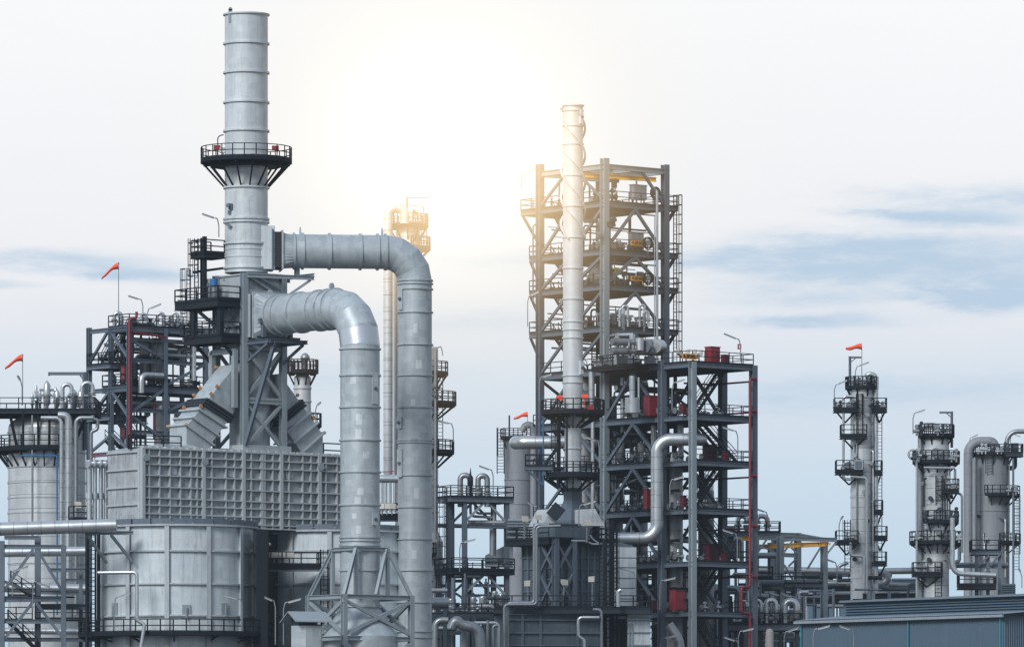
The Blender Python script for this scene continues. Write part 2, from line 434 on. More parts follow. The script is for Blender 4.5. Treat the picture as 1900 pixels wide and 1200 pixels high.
def text_mesh(txt, size, c, ex, ey, mat, parent, name='lettering', bold=.018):
    """flat lettering centred on c, ex to the right, ey up"""
    cu = bpy.data.curves.new('lettering', 'FONT'); cu.body = txt; cu.size = size; cu.align_x = 'CENTER'; cu.align_y = 'CENTER'
    cu.offset = bold; cu.extrude = .01
    o = bpy.data.objects.new('t', cu); COL.objects.link(o)
    dg = bpy.context.evaluated_depsgraph_get(); dg.update()
    me = bpy.data.meshes.new_from_object(o.evaluated_get(dg)); bpy.data.objects.remove(o)
    ex = V(ex).normalized(); ey = V(ey).normalized(); ez = ex.cross(ey); o0 = parent_origin(parent); c = V(c)
    for v in me.vertices: v.co = c+ex*v.co.x+ey*v.co.y+ez*v.co.z-o0
    me.name = name; me.materials.clear(); me.materials.append(M[mat])
    ob = bpy.data.objects.new(name, me); COL.objects.link(ob); ob.parent = parent
    return ob
def valve_wheel(parent, c, r, nrm, mat='rail', name='handwheel'):
    mb = MB(); mb.band(c, nrm, r, .07, .05, 18); d = V(nrm).normalized(); x, y = mb.frames([d])[0]
    for k in range(3):
        v = x*math.cos(k*PI/3)+y*math.sin(k*PI/3); mb.bar(V(c)-v*r, V(c)+v*r, .05)
    return mb.build(name, mat, parent)
def goose(px, py_top, py_bot, D, w, s, label, r=None, mat='alu_dark', legs=True, cat='vent pipe'):
    """relief pipe: rises at px, turns over towards s and comes down w pixels away, with flanges"""
    r = r or .2; p0 = P(px, py_bot, D); zt = Z(py_top, D)-r; x1 = p0.x+s*m(w, D)
    t = thing('relief_pipe', label, cat, p0, 'silver relief pipes with curved tops')
    pts = [p0, V((p0.x, D, zt)), V((x1, D, zt)), V((x1, D, p0.z+(zt-p0.z)*.5 if legs else zt-.6))]
    MB().tube(pts, r, 10, bend=r*2.6, seg=6).build('pipe', mat, t)
    fb = MB()
    for z in (p0.z+(zt-p0.z)*.35, p0.z+(zt-p0.z)*.42): fb.cyl((p0.x, D, z), (p0.x, D, z+.09), r*1.55, n=12)
    for z in (pts[-1].z, pts[-1].z+.16): fb.cyl((x1, D, z), (x1, D, z+.09), r*1.6, n=12)
    fb.build('flange', 'alu_dark', t)
    vb = MB(); z = pts[-1].z-.1
    vb.cyl((x1, D, z-.55), (x1, D, z), r*1.1, r*1.3, 10); vb.cyl((x1, D, z-1.1), (x1, D, z-.55), r*.6, n=8)
    vb.build('valve', 'alu_dark', t)
    return t
def pipe_thing(name, label, pts, r, mat='alu', cat='pipe', n=12, bend=None, seg=5, bands=0, bandmat='alu_dark', group=None, collars=()):
    base = V(pts[0]); t = thing(name, label, cat, base, group)
    MB().tube(pts, r, n, bend, seg).build('pipe_run', mat, t)
    if bands:
        mb = MB(); Q = [V(p) for p in pts]
        for p, q in zip(Q, Q[1:]):
            L = (q-p).length; d = (q-p)/L; k = int((L-3.5*r)/bands)
            for i in range(k): mb.band(p+d*(1.8*r+bands*(i+.5)), d, r, .05, .02, n)
        mb.build('jacket_seam', bandmat, t)
    if collars:
        mb = MB()
        for c, d in collars: mb.cyl(V(c)-V(d).normalized()*.08, V(c)+V(d).normalized()*.08, r*1.5, n=n)
        mb.build('flange', 'alu_dark', t)
    return t
# ------------------------------------------------------------------ camera, light, sky, ground
cam = bpy.data.cameras.new('camera'); co = bpy.data.objects.new('camera', cam); COL.objects.link(co)
co.location = (0, 0, CZ); co.rotation_euler = (PI/2, 0, 0)
cam.sensor_width = 36; cam.lens = 36*F/1900; cam.shift_y = (HY-600)/1900; cam.clip_start = 5; cam.clip_end = 20000
scene.camera = co
SUN_EL, SUN_AZ = 34.0, -30.0      # degrees; azimuth of the light measured from behind the viewer, negative = from the left
sd = V((math.sin(rad(SUN_AZ))*math.cos(rad(SUN_EL)), -math.cos(rad(SUN_AZ))*math.cos(rad(SUN_EL)), math.sin(rad(SUN_EL))))
sun = bpy.data.lights.new('sun', 'SUN'); sun.energy = 2.4; sun.angle = rad(20); sun.color = (1.0, .98, .95)
so = bpy.data.objects.new('sun', sun); COL.objects.link(so); so.location = (0,0,200)
so.rotation_euler = sd.to_track_quat('Z', 'Y').to_euler()

w = bpy.data.worlds.new('World'); scene.world = w; w.use_nodes = True
nt = w.node_tree; N = nt.nodes; L = nt.links; N.clear()
def mth(op, a, b=None, c=None, clamp=False):
    n = N.new('ShaderNodeMath'); n.operation = op; n.use_clamp = clamp
    for i, x in enumerate((a, b, c)):
        if x is None: continue
        if isinstance(x, (int, float)): n.inputs[i].default_value = x
        else: L.new(x, n.inputs[i])
    return n.outputs[0]
def lin(c): return tuple(((x/255)/12.92 if x/255 <= .04045 else ((x/255+.055)/1.055)**2.4) for x in c)+(1,)
tc = N.new('ShaderNodeTexCoord'); sp = N.new('ShaderNodeSeparateXYZ'); L.new(tc.outputs['Generated'], sp.inputs[0])
x, y, z = sp.outputs
hyp = mth('SQRT', mth('ADD', mth('MULTIPLY', x, x), mth('MULTIPLY', y, y)))
el = mth('MULTIPLY', mth('DIVIDE', z, mth('MAXIMUM', hyp, .001)), F)          # elevation tangent scaled to 1/11500
az = mth('MULTIPLY', mth('ARCTAN2', x, y), F)                                # azimuth from the view axis, same scale
# streaky turbulence that bends the cloud edges
cv = N.new('ShaderNodeCombineXYZ'); L.new(mth('MULTIPLY', az, .0028), cv.inputs[0]); L.new(mth('MULTIPLY', el, .0125), cv.inputs[1])
def wn(sc, det, ro, off=0):
    n = N.new('ShaderNodeTexNoise'); n.inputs['Scale'].default_value = sc; n.inputs['Detail'].default_value = det
    n.inputs['Roughness'].default_value = ro
    mp = N.new('ShaderNodeMapping'); mp.inputs['Location'].default_value = (off, off*.7, off*1.3)
    L.new(cv.outputs[0], mp.inputs[0]); L.new(mp.outputs[0], n.inputs['Vector']); return n.outputs['Fac']
n1 = wn(1.0, 5, .55); n2 = wn(3.2, 7, .62, 5.3); n3 = wn(.8, 4, .5, 11.)
elw = mth('ADD', el, mth('MULTIPLY', mth('SUBTRACT', n1, .5), 60.0))
azw = mth('ADD', az, mth('MULTIPLY', mth('SUBTRACT', n2, .5), 200.0))
ramp = N.new('ShaderNodeValToRGB'); L.new(mth('DIVIDE', elw, 2000.0, None, True), ramp.inputs[0])
cr = ramp.color_ramp
stops = [(-200,(150,172,190)),(0,(160,182,198)),(300,(184,209,228)),(400,(190,214,231)),(500,(197,217,233)),(620,(205,221,235)),(720,(213,224,236)),(800,(216,227,237)),(880,(226,231,239)),(980,(237,239,243)),(1080,(244,245,248)),(1250,(248,249,251)),(1500,(249,250,252))]
for i, (e, c) in enumerate(stops[1:]):
    el_ = cr.elements[i] if i < 2 else cr.elements.new(.5)
    el_.position = e/2000; el_.color = lin(c)
cr.elements[len(stops)-2].position = .78
base = ramp.outputs[0]
streaks = [(800,1005,400,52,.8),(450,1012,230,32,.5),(700,1052,200,20,.55),(960,1130,300,34,.7),(740,1098,130,13,.7),(880,1085,120,14,.5),(560,905,170,16,.8),(900,948,110,30,1.0),(560,945,230,18,.35),(-880,1012,230,18,.75),(-720,990,160,10,.4),(-940,966,60,9,.5),(-660,985,150,16,.5),(-40,1020,190,24,.45),(-60,905,190,30,.4),(850,780,340,44,.4),(-300,800,240,34,.35),(500,760,260,40,.35),(180,700,200,30,.25),(-560,905,200,26,.25)]
tot = None
for cx, cy, sx, sy, am in streaks:
    dx = mth('DIVIDE', mth('SUBTRACT', azw, cx), sx); dy = mth('DIVIDE', mth('SUBTRACT', elw, cy), sy)
    g = mth('MULTIPLY', mth('POWER', 2.718, mth('MULTIPLY', mth('ADD', mth('MULTIPLY', dx, dx), mth('MULTIPLY', dy, dy)), -1.0)), am)
    tot = g if tot is None else mth('ADD', tot, g)
tot = mth('MULTIPLY', tot, mth('MULTIPLY_ADD', n2, 1.5, .22))
# cloud banks of the same kind over the rest of the sky
gen = mth('MULTIPLY', mth('SUBTRACT', n3, .55, None, True), 2.2)
near = mth('LESS_THAN', mth('ABSOLUTE', az), 1500.0)
tot = mth('ADD', tot, mth('MULTIPLY', gen, mth('SUBTRACT', 1.0, mth('MULTIPLY', near, .75))))
sm_ = N.new('ShaderNodeMapRange'); sm_.interpolation_type = 'SMOOTHSTEP'; sm_.inputs['From Max'].default_value = 1.0; L.new(tot, sm_.inputs[0])
mx = N.new('ShaderNodeMix'); mx.data_type = 'RGBA'; L.new(mth('MULTIPLY', sm_.outputs[0], .85), mx.inputs['Factor'])
L.new(base, mx.inputs['A']); mx.inputs['B'].default_value = lin((178,203,226))
# glow where the sun stands behind the cloud
gx = mth('SUBTRACT', az, -120.0); gy = mth('SUBTRACT', el, 1235.0)
rr = mth('ADD', mth('MULTIPLY', gx, gx), mth('MULTIPLY', mth('MULTIPLY', gy, gy), 1.1))
def gauss(s): return mth('POWER', 2.718, mth('DIVIDE', rr, -s*s))
g1 = gauss(330.0); g2 = gauss(190.0)
m2 = N.new('ShaderNodeMix'); m2.data_type = 'RGBA'; L.new(mth('MULTIPLY', g1, .85, None, True), m2.inputs['Factor'])
L.new(mx.outputs['Result'], m2.inputs['A']); m2.inputs['B'].default_value = (1.0,.945,.83,1)
m3 = N.new('ShaderNodeMix'); m3.data_type = 'RGBA'; L.new(mth('MULTIPLY', g2, 1.0, None, True), m3.inputs['Factor'])
L.new(m2.outputs['Result'], m3.inputs['A']); m3.inputs['B'].default_value = (1.35,1.32,1.25,1)
# physical sky above the cloud sheet
sky = N.new('ShaderNodeTexSky'); sky.sky_type = 'NISHITA'; sky.sun_disc = False
sky.sun_elevation = rad(SUN_EL); sky.sun_rotation = rad(180-SUN_AZ)
bs = N.new('ShaderNodeBackground'); bs.inputs[1].default_value = .10; L.new(sky.outputs[0], bs.inputs[0])
m4 = N.new('ShaderNodeMix'); m4.data_type = 'RGBA'; m4.blend_type = 'MULTIPLY'; m4.inputs['Factor'].default_value = 1.0
L.new(m3.outputs['Result'], m4.inputs['A'])
m5 = N.new('ShaderNodeMix'); m5.data_type = 'RGBA'; m5.inputs['A'].default_value = (1,1,1,1); m5.inputs['B'].default_value = (.60,.71,.86,1)
L.new(mth('DIVIDE', mth('SUBTRACT', z, .14), .35, None, True), m5.inputs['Factor']); L.new(m5.outputs['Result'], m4.inputs['B'])
bc = N.new('ShaderNodeBackground'); L.new(m4.outputs['Result'], bc.inputs[0])
side = mth('DIVIDE', mth('SUBTRACT', x, .25), .6, None, True)      # unseen sky dimmed to the right and behind, to shade right-hand sides
back = mth('DIVIDE', mth('SUBTRACT', .3, y), .9, None, True)
dim = mth('MULTIPLY', mth('SUBTRACT', 1.0, mth('MULTIPLY', side, .45)), mth('SUBTRACT', 1.0, mth('MULTIPLY', back, .30)))
L.new(mth('MULTIPLY', dim, mth('MULTIPLY_ADD', mth('GREATER_THAN', z, -.004), .93, .07)), bc.inputs[1])
ms = N.new('ShaderNodeMixShader')
clear = mth('MULTIPLY', mth('DIVIDE', mth('SUBTRACT', z, .22), .5, None, True), .35)
L.new(clear, ms.inputs[0]); L.new(bc.outputs[0], ms.inputs[1]); L.new(bs.outputs[0], ms.inputs[2])
out = N.new('ShaderNodeOutputWorld'); L.new(ms.outputs[0], out.inputs[0])
scene.view_settings.view_transform = 'Standard'; scene.view_settings.look = 'None'
scene.view_settings.exposure = 0; scene.view_settings.gamma = 1
scene.cycles.max_bounces = 4; scene.cycles.diffuse_bounces = 2; scene.cycles.glossy_bounces = 2; scene.cycles.use_denoising = True

g = MB().add([(-15000,-15000,0),(15000,-15000,0),(15000,15000,0),(-15000,15000,0)], [(0,1,2,3)])
M['ground'] = make_mat('gravel_ground', (.10,.10,.095), .95, 0, .2, .05, 0, .15)
go = g.build('ground', 'ground'); go['kind'] = 'structure'
M['asphalt'] = make_mat('asphalt', (.05,.052,.055), .9, 0, .15, .2, 0, .1)
rd = MB().add([(-400,440,.004),(400,440,.004),(400,452,.004),(-400,452,.004)], [(0,1,2,3)]).build('road', 'asphalt'); rd['kind'] = 'structure'

# emissive air volumes added to imitate sun glow and haze over the plant
HZ = True
if HZ:
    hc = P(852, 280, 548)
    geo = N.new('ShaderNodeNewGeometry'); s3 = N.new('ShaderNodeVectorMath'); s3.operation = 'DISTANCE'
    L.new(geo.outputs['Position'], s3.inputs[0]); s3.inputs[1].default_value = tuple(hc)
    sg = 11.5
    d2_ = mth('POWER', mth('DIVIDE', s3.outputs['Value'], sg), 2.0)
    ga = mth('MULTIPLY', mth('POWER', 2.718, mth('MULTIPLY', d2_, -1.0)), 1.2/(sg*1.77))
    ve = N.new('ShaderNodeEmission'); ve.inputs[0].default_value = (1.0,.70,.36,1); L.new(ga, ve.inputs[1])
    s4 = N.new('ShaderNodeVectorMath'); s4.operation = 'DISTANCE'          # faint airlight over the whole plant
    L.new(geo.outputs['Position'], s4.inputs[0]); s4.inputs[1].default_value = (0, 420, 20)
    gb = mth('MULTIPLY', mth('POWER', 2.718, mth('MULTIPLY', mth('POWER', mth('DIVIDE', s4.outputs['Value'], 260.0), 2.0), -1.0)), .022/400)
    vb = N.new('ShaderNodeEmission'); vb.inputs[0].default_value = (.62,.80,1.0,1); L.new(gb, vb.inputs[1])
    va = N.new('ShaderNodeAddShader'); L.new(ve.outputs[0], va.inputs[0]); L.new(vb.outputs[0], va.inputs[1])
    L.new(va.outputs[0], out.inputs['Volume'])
    w.cycles.volume_step_size = 24.0
    scene.cycles.volume_max_steps = 27; scene.cycles.volume_step_rate = 1
# ================================================================== LEFT FURNACE GROUP
A = Frame(453, 530, 38)
def zA(py, a=0, b=0): return A.z(py, a, b)
# ---- tall stack
sc_ = A.at(2.15, 2.15); DS = sc_.y
SX = V((X(457, DS), DS, 0)); sr = m(40, DS)
stk = thing('tall_stack', 'tallest stack, wide grey steel chimney with a ring walkway and no spiral strakes', 'chimney', V((SX.x, SX.y, Z(505, DS))))
zs = lambda py: Z(py, DS)
mb = MB(); bandsy = [82,136,191,244,300,349,407]
ys = [30]+bandsy+[452,498,507]
for y0, y1 in zip(ys, ys[1:]): mb.lathe(SX, [(sr, zs(y1)), (sr, zs(y0))], 56)
mb.lathe(SX, [(sr, zs(30)), (sr+.16, zs(29.5)), (sr+.16, zs(27)), (sr-.12, zs(27)), (sr-.15, zs(60))], 56, False)
mb.build('shell', 'stack', stk)
mb = MB()
for y0 in bandsy+[413,453,464,478,498]:
    mb.band((SX.x, SX.y, zs(y0)), (0,0,1), sr, .16 if y0 not in (464,478) else .07, .15 if y0 not in (464,478) else .05, 56)
mb.build_each('stiffening_ring', 'stack', stk)
mb = MB(); c = V((X(427, DS-sr), DS-sr*.72, zs(33)))
mb.box(c, (.34,.12,1.1)).cyl(c+V((0,-.06,.55)), c+V((0,.06,.55)), .17, n=14); mb.build('lifting_lug', 'steel_light', stk)
mb = MB(); mb.box((X(427,DS-sr), DS-sr*.78, zs(386)), (.32,.4,.5)).cut().cyl((X(424,DS), DS-sr*.8-.35, zs(385)), (X(427,DS), DS-sr*.8, zs(385)), .17, n=12)
mb.box((X(427,DS), DS-sr*.74, zs(397)), (.28,.1,.32)).bar(P(419,414,DS-sr*.8), P(428,421,DS-sr*.85), .2, .25); mb.build_each('access_hatch', 'steel', stk)
rp = ring_platform(stk, SX, zs(298), sr, m(85, DS), 0, 360, nb=16, bh=2.15, rin=sr*.98, thick=.27, w=.065, name='ring_platform')
mb = MB(); mb.sector(SX, sr-.02, sr+1.1, zs(303)-.35, zs(303), 0, 360); mb.build('support_skirt', 'rail', stk)
for px_, py_, dy_, c_, lb in ((403,274,-1.2,'red','bright red placard on the left of the tall stack ring walkway'),(511,275,-.8,'red','red placard on the right of the tall stack ring walkway'),(470,290,-3.75,'red','faded red placard on the front of the tall stack ring walkway')):
    o = solo(MB().box(P(px_,py_,DS+dy_), (.6,.05,.42)).bar(P(px_,py_+3,DS+dy_+.05), V((X(px_,DS+dy_),DS+dy_+.05,zs(298)-.01)), .06), 'placard', c_, lb, 'placard')
t = thing('control_box', 'white control box leaning on the left handrail of the tall stack walkway', 'box', P(413,297,DS-2.6))
MB().box(P(413,279,DS-2.6), (.5,.35,.45)).build('casing', 'white', t); MB().cut().bar(P(407,297,DS-2.6), P(413,284,DS-2.6), .07).cut().bar(P(418,297,DS-2.6), P(414,284,DS-2.6), .07).build_each('leg', 'rail', t)
t = thing('davit_pole', 'thin hooked pole above the left side of the tall stack walkway', 'pole', P(404,298,DS))
MB().tube([P(404,298,DS), P(404,253,DS), P(415,250,DS)], .06, 6, bend=.5).build('pole', 'steel', t)
# duct 1 (upper)
yaw1 = 7; n1_ = V((math.cos(rad(yaw1)), math.sin(rad(yaw1)), 0)); s1_ = V((-n1_.y, n1_.x, 0))
def d1(px, py=None, z=None):
    k = (px-950)/F; t_ = (k*SX.y-SX.x)/(n1_.x-k*n1_.y); p = SX+n1_*t_; p.z = Z(py, p.y) if py is not None else z; return p
dct = thing('upper_gas_duct', 'upper large round duct that leaves the tall stack level and turns down to the ground', 'duct', d1(770, 1500))
za = Z(466, DS+.5); r1 = 1.46
c = d1(493, z=(zs(420)+zs(502))/2)
MB().box(c, (m(28,DS)*1.05, 2.9, m(80,DS)), n1_, s1_).build('inlet_box', 'stack', dct)
mb = MB()
for px_ in (503,): mb.box(d1(px_, z=c.z-.1), (.12, 3.25, m(72,DS)), n1_, s1_)
for i in range(15): 
    for s in (-1,1): mb.box(d1(506, z=c.z-1.5+i*.2)+s1_*s*1.5, (.1,.1,.1), n1_, s1_)
mb.build('bolted_flange', 'steel', dct)
MB().box(d1(514, z=za), (m(13,DS), 3.0, 3.05), n1_, s1_).build('bellows', 'rubber', dct)
MB().box(d1(521.5, z=za), (.14, 3.3, 3.35), n1_, s1_).build('bellows_flange', 'duct', dct)
def sq2round(mb, c0, c1, ax, sd_, hw, hh, r, n=32):
    up = V((0,0,1)); A_ = []; B_ = []
    for j in range(n):
        a = 2*PI*(j+.5)/n; ca, sa = math.cos(a), math.sin(a); k = 1/max(abs(ca), abs(sa))
        A_.append(c0+sd_*ca*k*hw+up*sa*k*hh); B_.append(c1+sd_*ca*r+up*sa*r)
    mb.add(A_+B_, [(j,(j+1)%n,n+(j+1)%n,n+j) for j in range(n)]); return mb
sq2round(MB(), d1(523, z=za), d1(544, z=za), n1_, s1_, 1.47, 1.5, r1, 40).build('square_to_round', 'duct', dct)
top = d1(770, z=za); foot = V((top.x, top.y, 2.0))
MB().tube([d1(543, z=za), top, foot], r1, 48, bend=2.55, seg=4, mitre=True).build('duct_run', 'duct', dct)
mb = MB()
for px_, w_ in ((545,.14),(561,.2),(611,.2),(668,.2),(700,.2),(715,.2)): mb.band(d1(px_, z=za), n1_, r1, w_, .13, 48)
for py_ in (521,527,537,580,640,697,756,817,821,882,941,1000,1058,1117,1171,1182): mb.band((top.x, top.y, Z(py_, top.y)), (0,0,1), r1, .13, .12, 48)
mb.build_each('stiffening_ring', 'duct', dct)
mb = MB()
for px_ in (557,709): 
    q = d1(px_, z=za+r1+.12); mb.cut().cyl(q-n1_*.05+V((0,0,.2)), q+n1_*.05+V((0,0,.2)), .3, n=16).box(q, (.12,.6,.5), n1_, s1_)
mb.build_each('lifting_lug', 'duct', dct)
def door_plate(parent, c, w, h, nrm=(0,-1,0), mat='duct', knob=True):
    nv = V(nrm).normalized(); sx = V((-nv.y, nv.x, 0)); d_ = MB().box(c, (w,.5,h), sx, nv).build('inspection_plate', mat, parent)
    if knob:
        sub(d_, parent); MB().cyl(V(c)+nv*.25, V(c)+nv*.36, .15, n=12).box(V(c)+nv*.38, (.3,.04,.05), sx, nv).build('handle', 'steel', d_)
door_plate(dct, V((X(743,top.y), top.y-r1*.55, Z(785,top.y))), .5, 1.0, (-.5,-.85,0))
door_plate(dct, V((X(744,top.y), top.y-r1*.55, Z(860,top.y))), .5, 2.4, (-.5,-.85,0))
door_plate(dct, V((X(745,top.y), top.y-r1*.55, Z(556,top.y))), .5, 1.9, (-.5,-.85,0))
# duct 2 (lower, towards the viewer)
def d2(b, z): return A.at(2.0, b, z)
z2 = A.z(586, 2, -1); r2 = 1.66; u2 = -A.e2
bc_ = A.b(668, 2.0)
dc2 = thing('lower_gas_duct', 'lower large round duct with one bright new sheet at its bend', 'duct', A.at(2, bc_, 0))
MB().box(d2(-.25, z2), (3.5,.5,3.7), A.e1, A.e2).build('inlet_box', 'casing', dc2)
MB().box(d2(-.72, z2), (3.25,.45,3.45), A.e1, A.e2).build('bellows', 'rubber', dc2)
MB().box(d2(-1.02, z2), (3.7,.12,3.95), A.e1, A.e2).build('bellows_flange', 'duct', dc2)
sq2round(MB(), d2(-1.08, z2), d2(-2.3, z2), u2, A.e1, 1.75, 1.85, r2, 40).build('square_to_round', 'duct', dc2)
tp2 = d2(bc_, z2); 
path = MB().path([d2(-2.3, z2), tp2, V((tp2.x, tp2.y, 12.0))], 3.3, 4)
MB().tube([d2(-2.25, z2), tp2, V((tp2.x, tp2.y, Z(1130, tp2.y)))], r2, 48, bend=3.3, seg=4, mitre=True).build('duct_run', 'duct', dc2)
mid = MB().path([d2(-2.3, z2), tp2, V((tp2.x, tp2.y, 12.0))], 3.3, 4)
i_ = 3
MB().tube([mid[4].lerp(mid[5],.0), mid[5], mid[5]+V((0,0,-.02))], r2+.012, 48, bend=.001, seg=1, mitre=True, caps=False).build('new_sheet', 'shiny', dc2)
mb = MB()
for b_, w_ in ((-2.35,.16),(-3.3,.2),(-5.6,.2),(-8.3,.2),(-9.6,.2),(bc_+3.4,.22)): mb.band(d2(b_, z2), u2, r2, w_, .12, 48)
for py_ in (648,697,756,817,876,937,997,1003,1012,1058,1125): mb.band((tp2.x, tp2.y, Z(py_, tp2.y)), (0,0,1), r2, .14, .12, 48)
mb.build_each('stiffening_ring', 'duct', dc2)
mb = MB()
for b_ in (-9.9, -1.05): q = d2(b_, z2+r2+.2); mb.cut().cyl(q-u2*.05+V((0,0,.12)), q+u2*.05+V((0,0,.12)), .26, n=14).box(q-V((0,0,.1)), (.5,.12,.4), A.e1, A.e2)
mb.build_each('lifting_lug', 'duct', dc2)
door_plate(dc2, V((X(694,tp2.y), tp2.y-r2*.62, Z(722,tp2.y))), .55, 2.6, (.55,-.83,0))
door_plate(dc2, V((X(694,tp2.y), tp2.y-r2*.62, Z(964,tp2.y))), .5, 1.0, (.55,-.83,0))
c0 = V((tp2.x, tp2.y, 0)); zc = lambda py: Z(py, tp2.y)
mb = MB().lathe(c0, [(r2*1.9, zc(1180)), (r2*1.05, zc(1130))], 40).lathe(c0, [(r2*1.9, 0), (r2*1.9, zc(1180))], 40); mb.build('base_cone', 'duct', dc2)

# ---- casing tower
def column(parent, p0, p1, w=.5, mat='steel', label=None): return MB().ibeam(p0, p1, w, w, up=A.e1).build('column', mat, parent, label)
cas = thing('stack_casing', 'square steel casing tower with X bracing under the tall stack, standing on the furnace box', 'steel tower', A.at(2, 2, zA(836)))
W = 4.1; zt, zb = zA(506), zA(836)
for a_, b_ in ((0,0),(W,0),(0,W),(W,W)): MB().ibeam(A.at(a_, b_, zb), A.at(a_, b_, zt), .52, .52, up=A.e2).build('column', 'steel_light', cas)
mb = MB(); zc0 = zA(640)
mb.box(A.at(W/2, .22, (zc0+zt)/2), (W-.5,.08,zt-zc0), A.e1, A.e2).box(A.at(.22, W/2, (zc0+zt)/2), (.08,W-.5,zt-zc0), A.e1, A.e2)
mb.box(A.at(W-.22, W/2, (zc0+zt)/2), (.08,W-.5,zt-zc0), A.e1, A.e2).box(A.at(W/2, W-.22, (zc0+zt)/2), (W-.5,.08,zt-zc0), A.e1, A.e2)
mb.box(A.at(W/2, W/2, zt-.1), (W-.1,W-.1,.1), A.e1, A.e2)
mb.build('cladding_panel', 'casing', cas)
def bay(mb, p, q, z0, z1, cross=True, w=.28, mid=True):
    for z_ in (z0, z1): mb.bar(V((p.x,p.y,z_)), V((q.x,q.y,z_)), .26, .34)
    if cross:
        mb.bar(V((p.x,p.y,z0)), V((q.x,q.y,z1)), .2, w); mb.bar(V((p.x,p.y,z1)), V((q.x,q.y,z0)), .22, w)
mb = MB(); c00, c10, c01, c11 = A.at(0,-.02), A.at(W,-.02), A.at(0,W), A.at(W,W)
zz = [zA(833), zA(742), zA(642)]
for z0, z1 in zip(zz, zz[1:]):
    for p, q in ((c00,c10),(c10,c11),(c01,c11)): bay(mb, p, q, z0+.1, z1-.1)
for py_ in (508,540,546): mb.bar(A.at(.2,-.08,zA(py_)), A.at(W-.2,-.08,zA(py_)), .2, .3)
for p0, p1 in (((.4,512),(2.6,535)),((1.4,512),(3.6,532))): mb.bar(A.at(p0[0],-.12,zA(p0[1])), A.at(p1[0],-.12,zA(p1[1])), .2, .2)
for py_ in (600,): mb.bar(A.at(-.1,.3,zA(py_)), A.at(-.1,W,zA(py_)), .2, .3)
mb.bar(A.at(-.15,W-.2,zA(640)), A.at(-.15,.4,zA(560)), .2,.2).bar(A.at(-.15,.6,zA(640)), A.at(-.15,W*.6,zA(560)), .2,.2)
mb.build('bracing', 'steel_light', cas)
mb = MB().box(A.at(W/2+.05, .5, zA(838)+.15), (W+1.0, 1.9, .9), A.e1, A.e2); mb.build('base_skirt', 'casing', cas)
# bracket for the upper duct and for the lower duct
mb = MB(); zq = zA(511)
for b_ in (-.3, 3.2):
    mb.ibeam(A.at(.1,b_,zq), A.at(W+.1,b_,zq)+n1_*2.4, .25, .35)
e = A.at(W,.0)+n1_*0; 
for dz, py_ in ((0,523),): 
    mb.bar(A.at(W,-.3,zA(548)), A.at(W,-.3,zA(515))+n1_*2.2, .22)
    mb.bar(A.at(W,3.2,zA(545)), A.at(W,3.2,zA(515))+n1_*2.2, .22)
mb.ibeam(A.at(W,-.6,zA(506))+n1_*2.3, A.at(W,3.5,zA(506))+n1_*2.3, .3,.3)
mb.bar(d1(551,492), d1(551,512), .35); mb.box(d1(551,481), (.25,.3,.4), n1_, s1_)
mb.build('duct_bracket', 'steel_light', cas)
mb = MB(); zq = zA(636)
for a_ in (.2, 3.9): 
    mb.ibeam(A.at(a_,0,zq), A.at(a_,-3.6,zq), .25,.35); mb.bar(A.at(a_,-.1,zA(672)), A.at(a_,-3.2,zq-.2), .2)
mb.ibeam(A.at(.0,-3.4,zq+.02), A.at(4.2,-3.4,zq+.02), .25,.3).ibeam(A.at(.0,-1.8,zq+.36), A.at(4.6,-1.8,zq+.36), .25,.3)
mb.bar(A.at(.6,-2.0,zq+.4), A.at(.6,-2.0,zq+1.6), .35).bar(A.at(3.4,-2.0,zq+.4), A.at(3.4,-2.0,zq+1.6), .35).box(A.at(.6,-2.0,zq+1.8), (.9,.3,.4), A.e1, A.e2)
mb.bar(A.at(.8,-3.4,zq), A.at(-.2,-.4,zA(826)), .3,.3)
mb.build('duct_bracket', 'steel', cas)
MB().lathe(A.at(W/2,W/2), [(1.75, zb),(1.75, zc0)], 32).build('inner_stack', 'casing', cas)
# dark side platforms
z1p, z2p = zA(556), zA(622)
for z_, (a0_, a1_, b0_, b1_) in ((z1p,(-2.6,-.3,.2,6.6)),(z2p,(-2.2,-.3,.2,5.8))):
    d = flat_platform(cas, A, a0_, a1_, b0_, b1_, z_, 'SWN', thick=.6, beam='rail', w=.09, name='side_platform')
mb = MB()
for b_ in (.5, 4.4):
    mb.cut().bar(A.at(-2.1,b_,z2p), A.at(-2.1,b_,z1p), .42); mb.bar(A.at(-2.1,b_,z2p-.5), A.at(-.2,b_,zA(672)), .22)
mb.bar(A.at(-2.1,4.4,z1p-.5), A.at(-2.1,.5,z2p+.3), .2,.25)
mb.build('platform_post', 'rail', cas)
zl = zA(505); lad = A.at(-1.2, 4.6)
ladder(cas, A.at(-1.75, 4.6), z1p, zA(438), -A.e1, True, .55, 'rail', .07)
ladder(cas, A.at(-2.0, 5.4), z2p-2, zA(495), -A.e1, True, .55, 'steel_dark', .06)
ladder(cas, A.at(-1.2, 4.5), z1p, zA(470), -A.e1, False, .5, 'rail', .06)
pl = SX-V((2.6,.4,0))
d = flat_platform(cas, A, -1.9, .2, 3.2, 5.2, zA(470,-1,4), 'SWN', thick=.4, beam='rail', w=.09, name='side_platform')
MB().cut().bar(A.at(-1.6,3.6,z1p), A.at(-1.6,3.6,zA(435)), .3).cut().bar(A.at(-1.0,4.9,z1p), A.at(-1.0,4.9,zA(435)), .18).cut().bar(A.at(-1.9,5.0,zA(500)), A.at(.3,3.4,zA(492)),.2).build_each('platform_post', 'rail', cas)
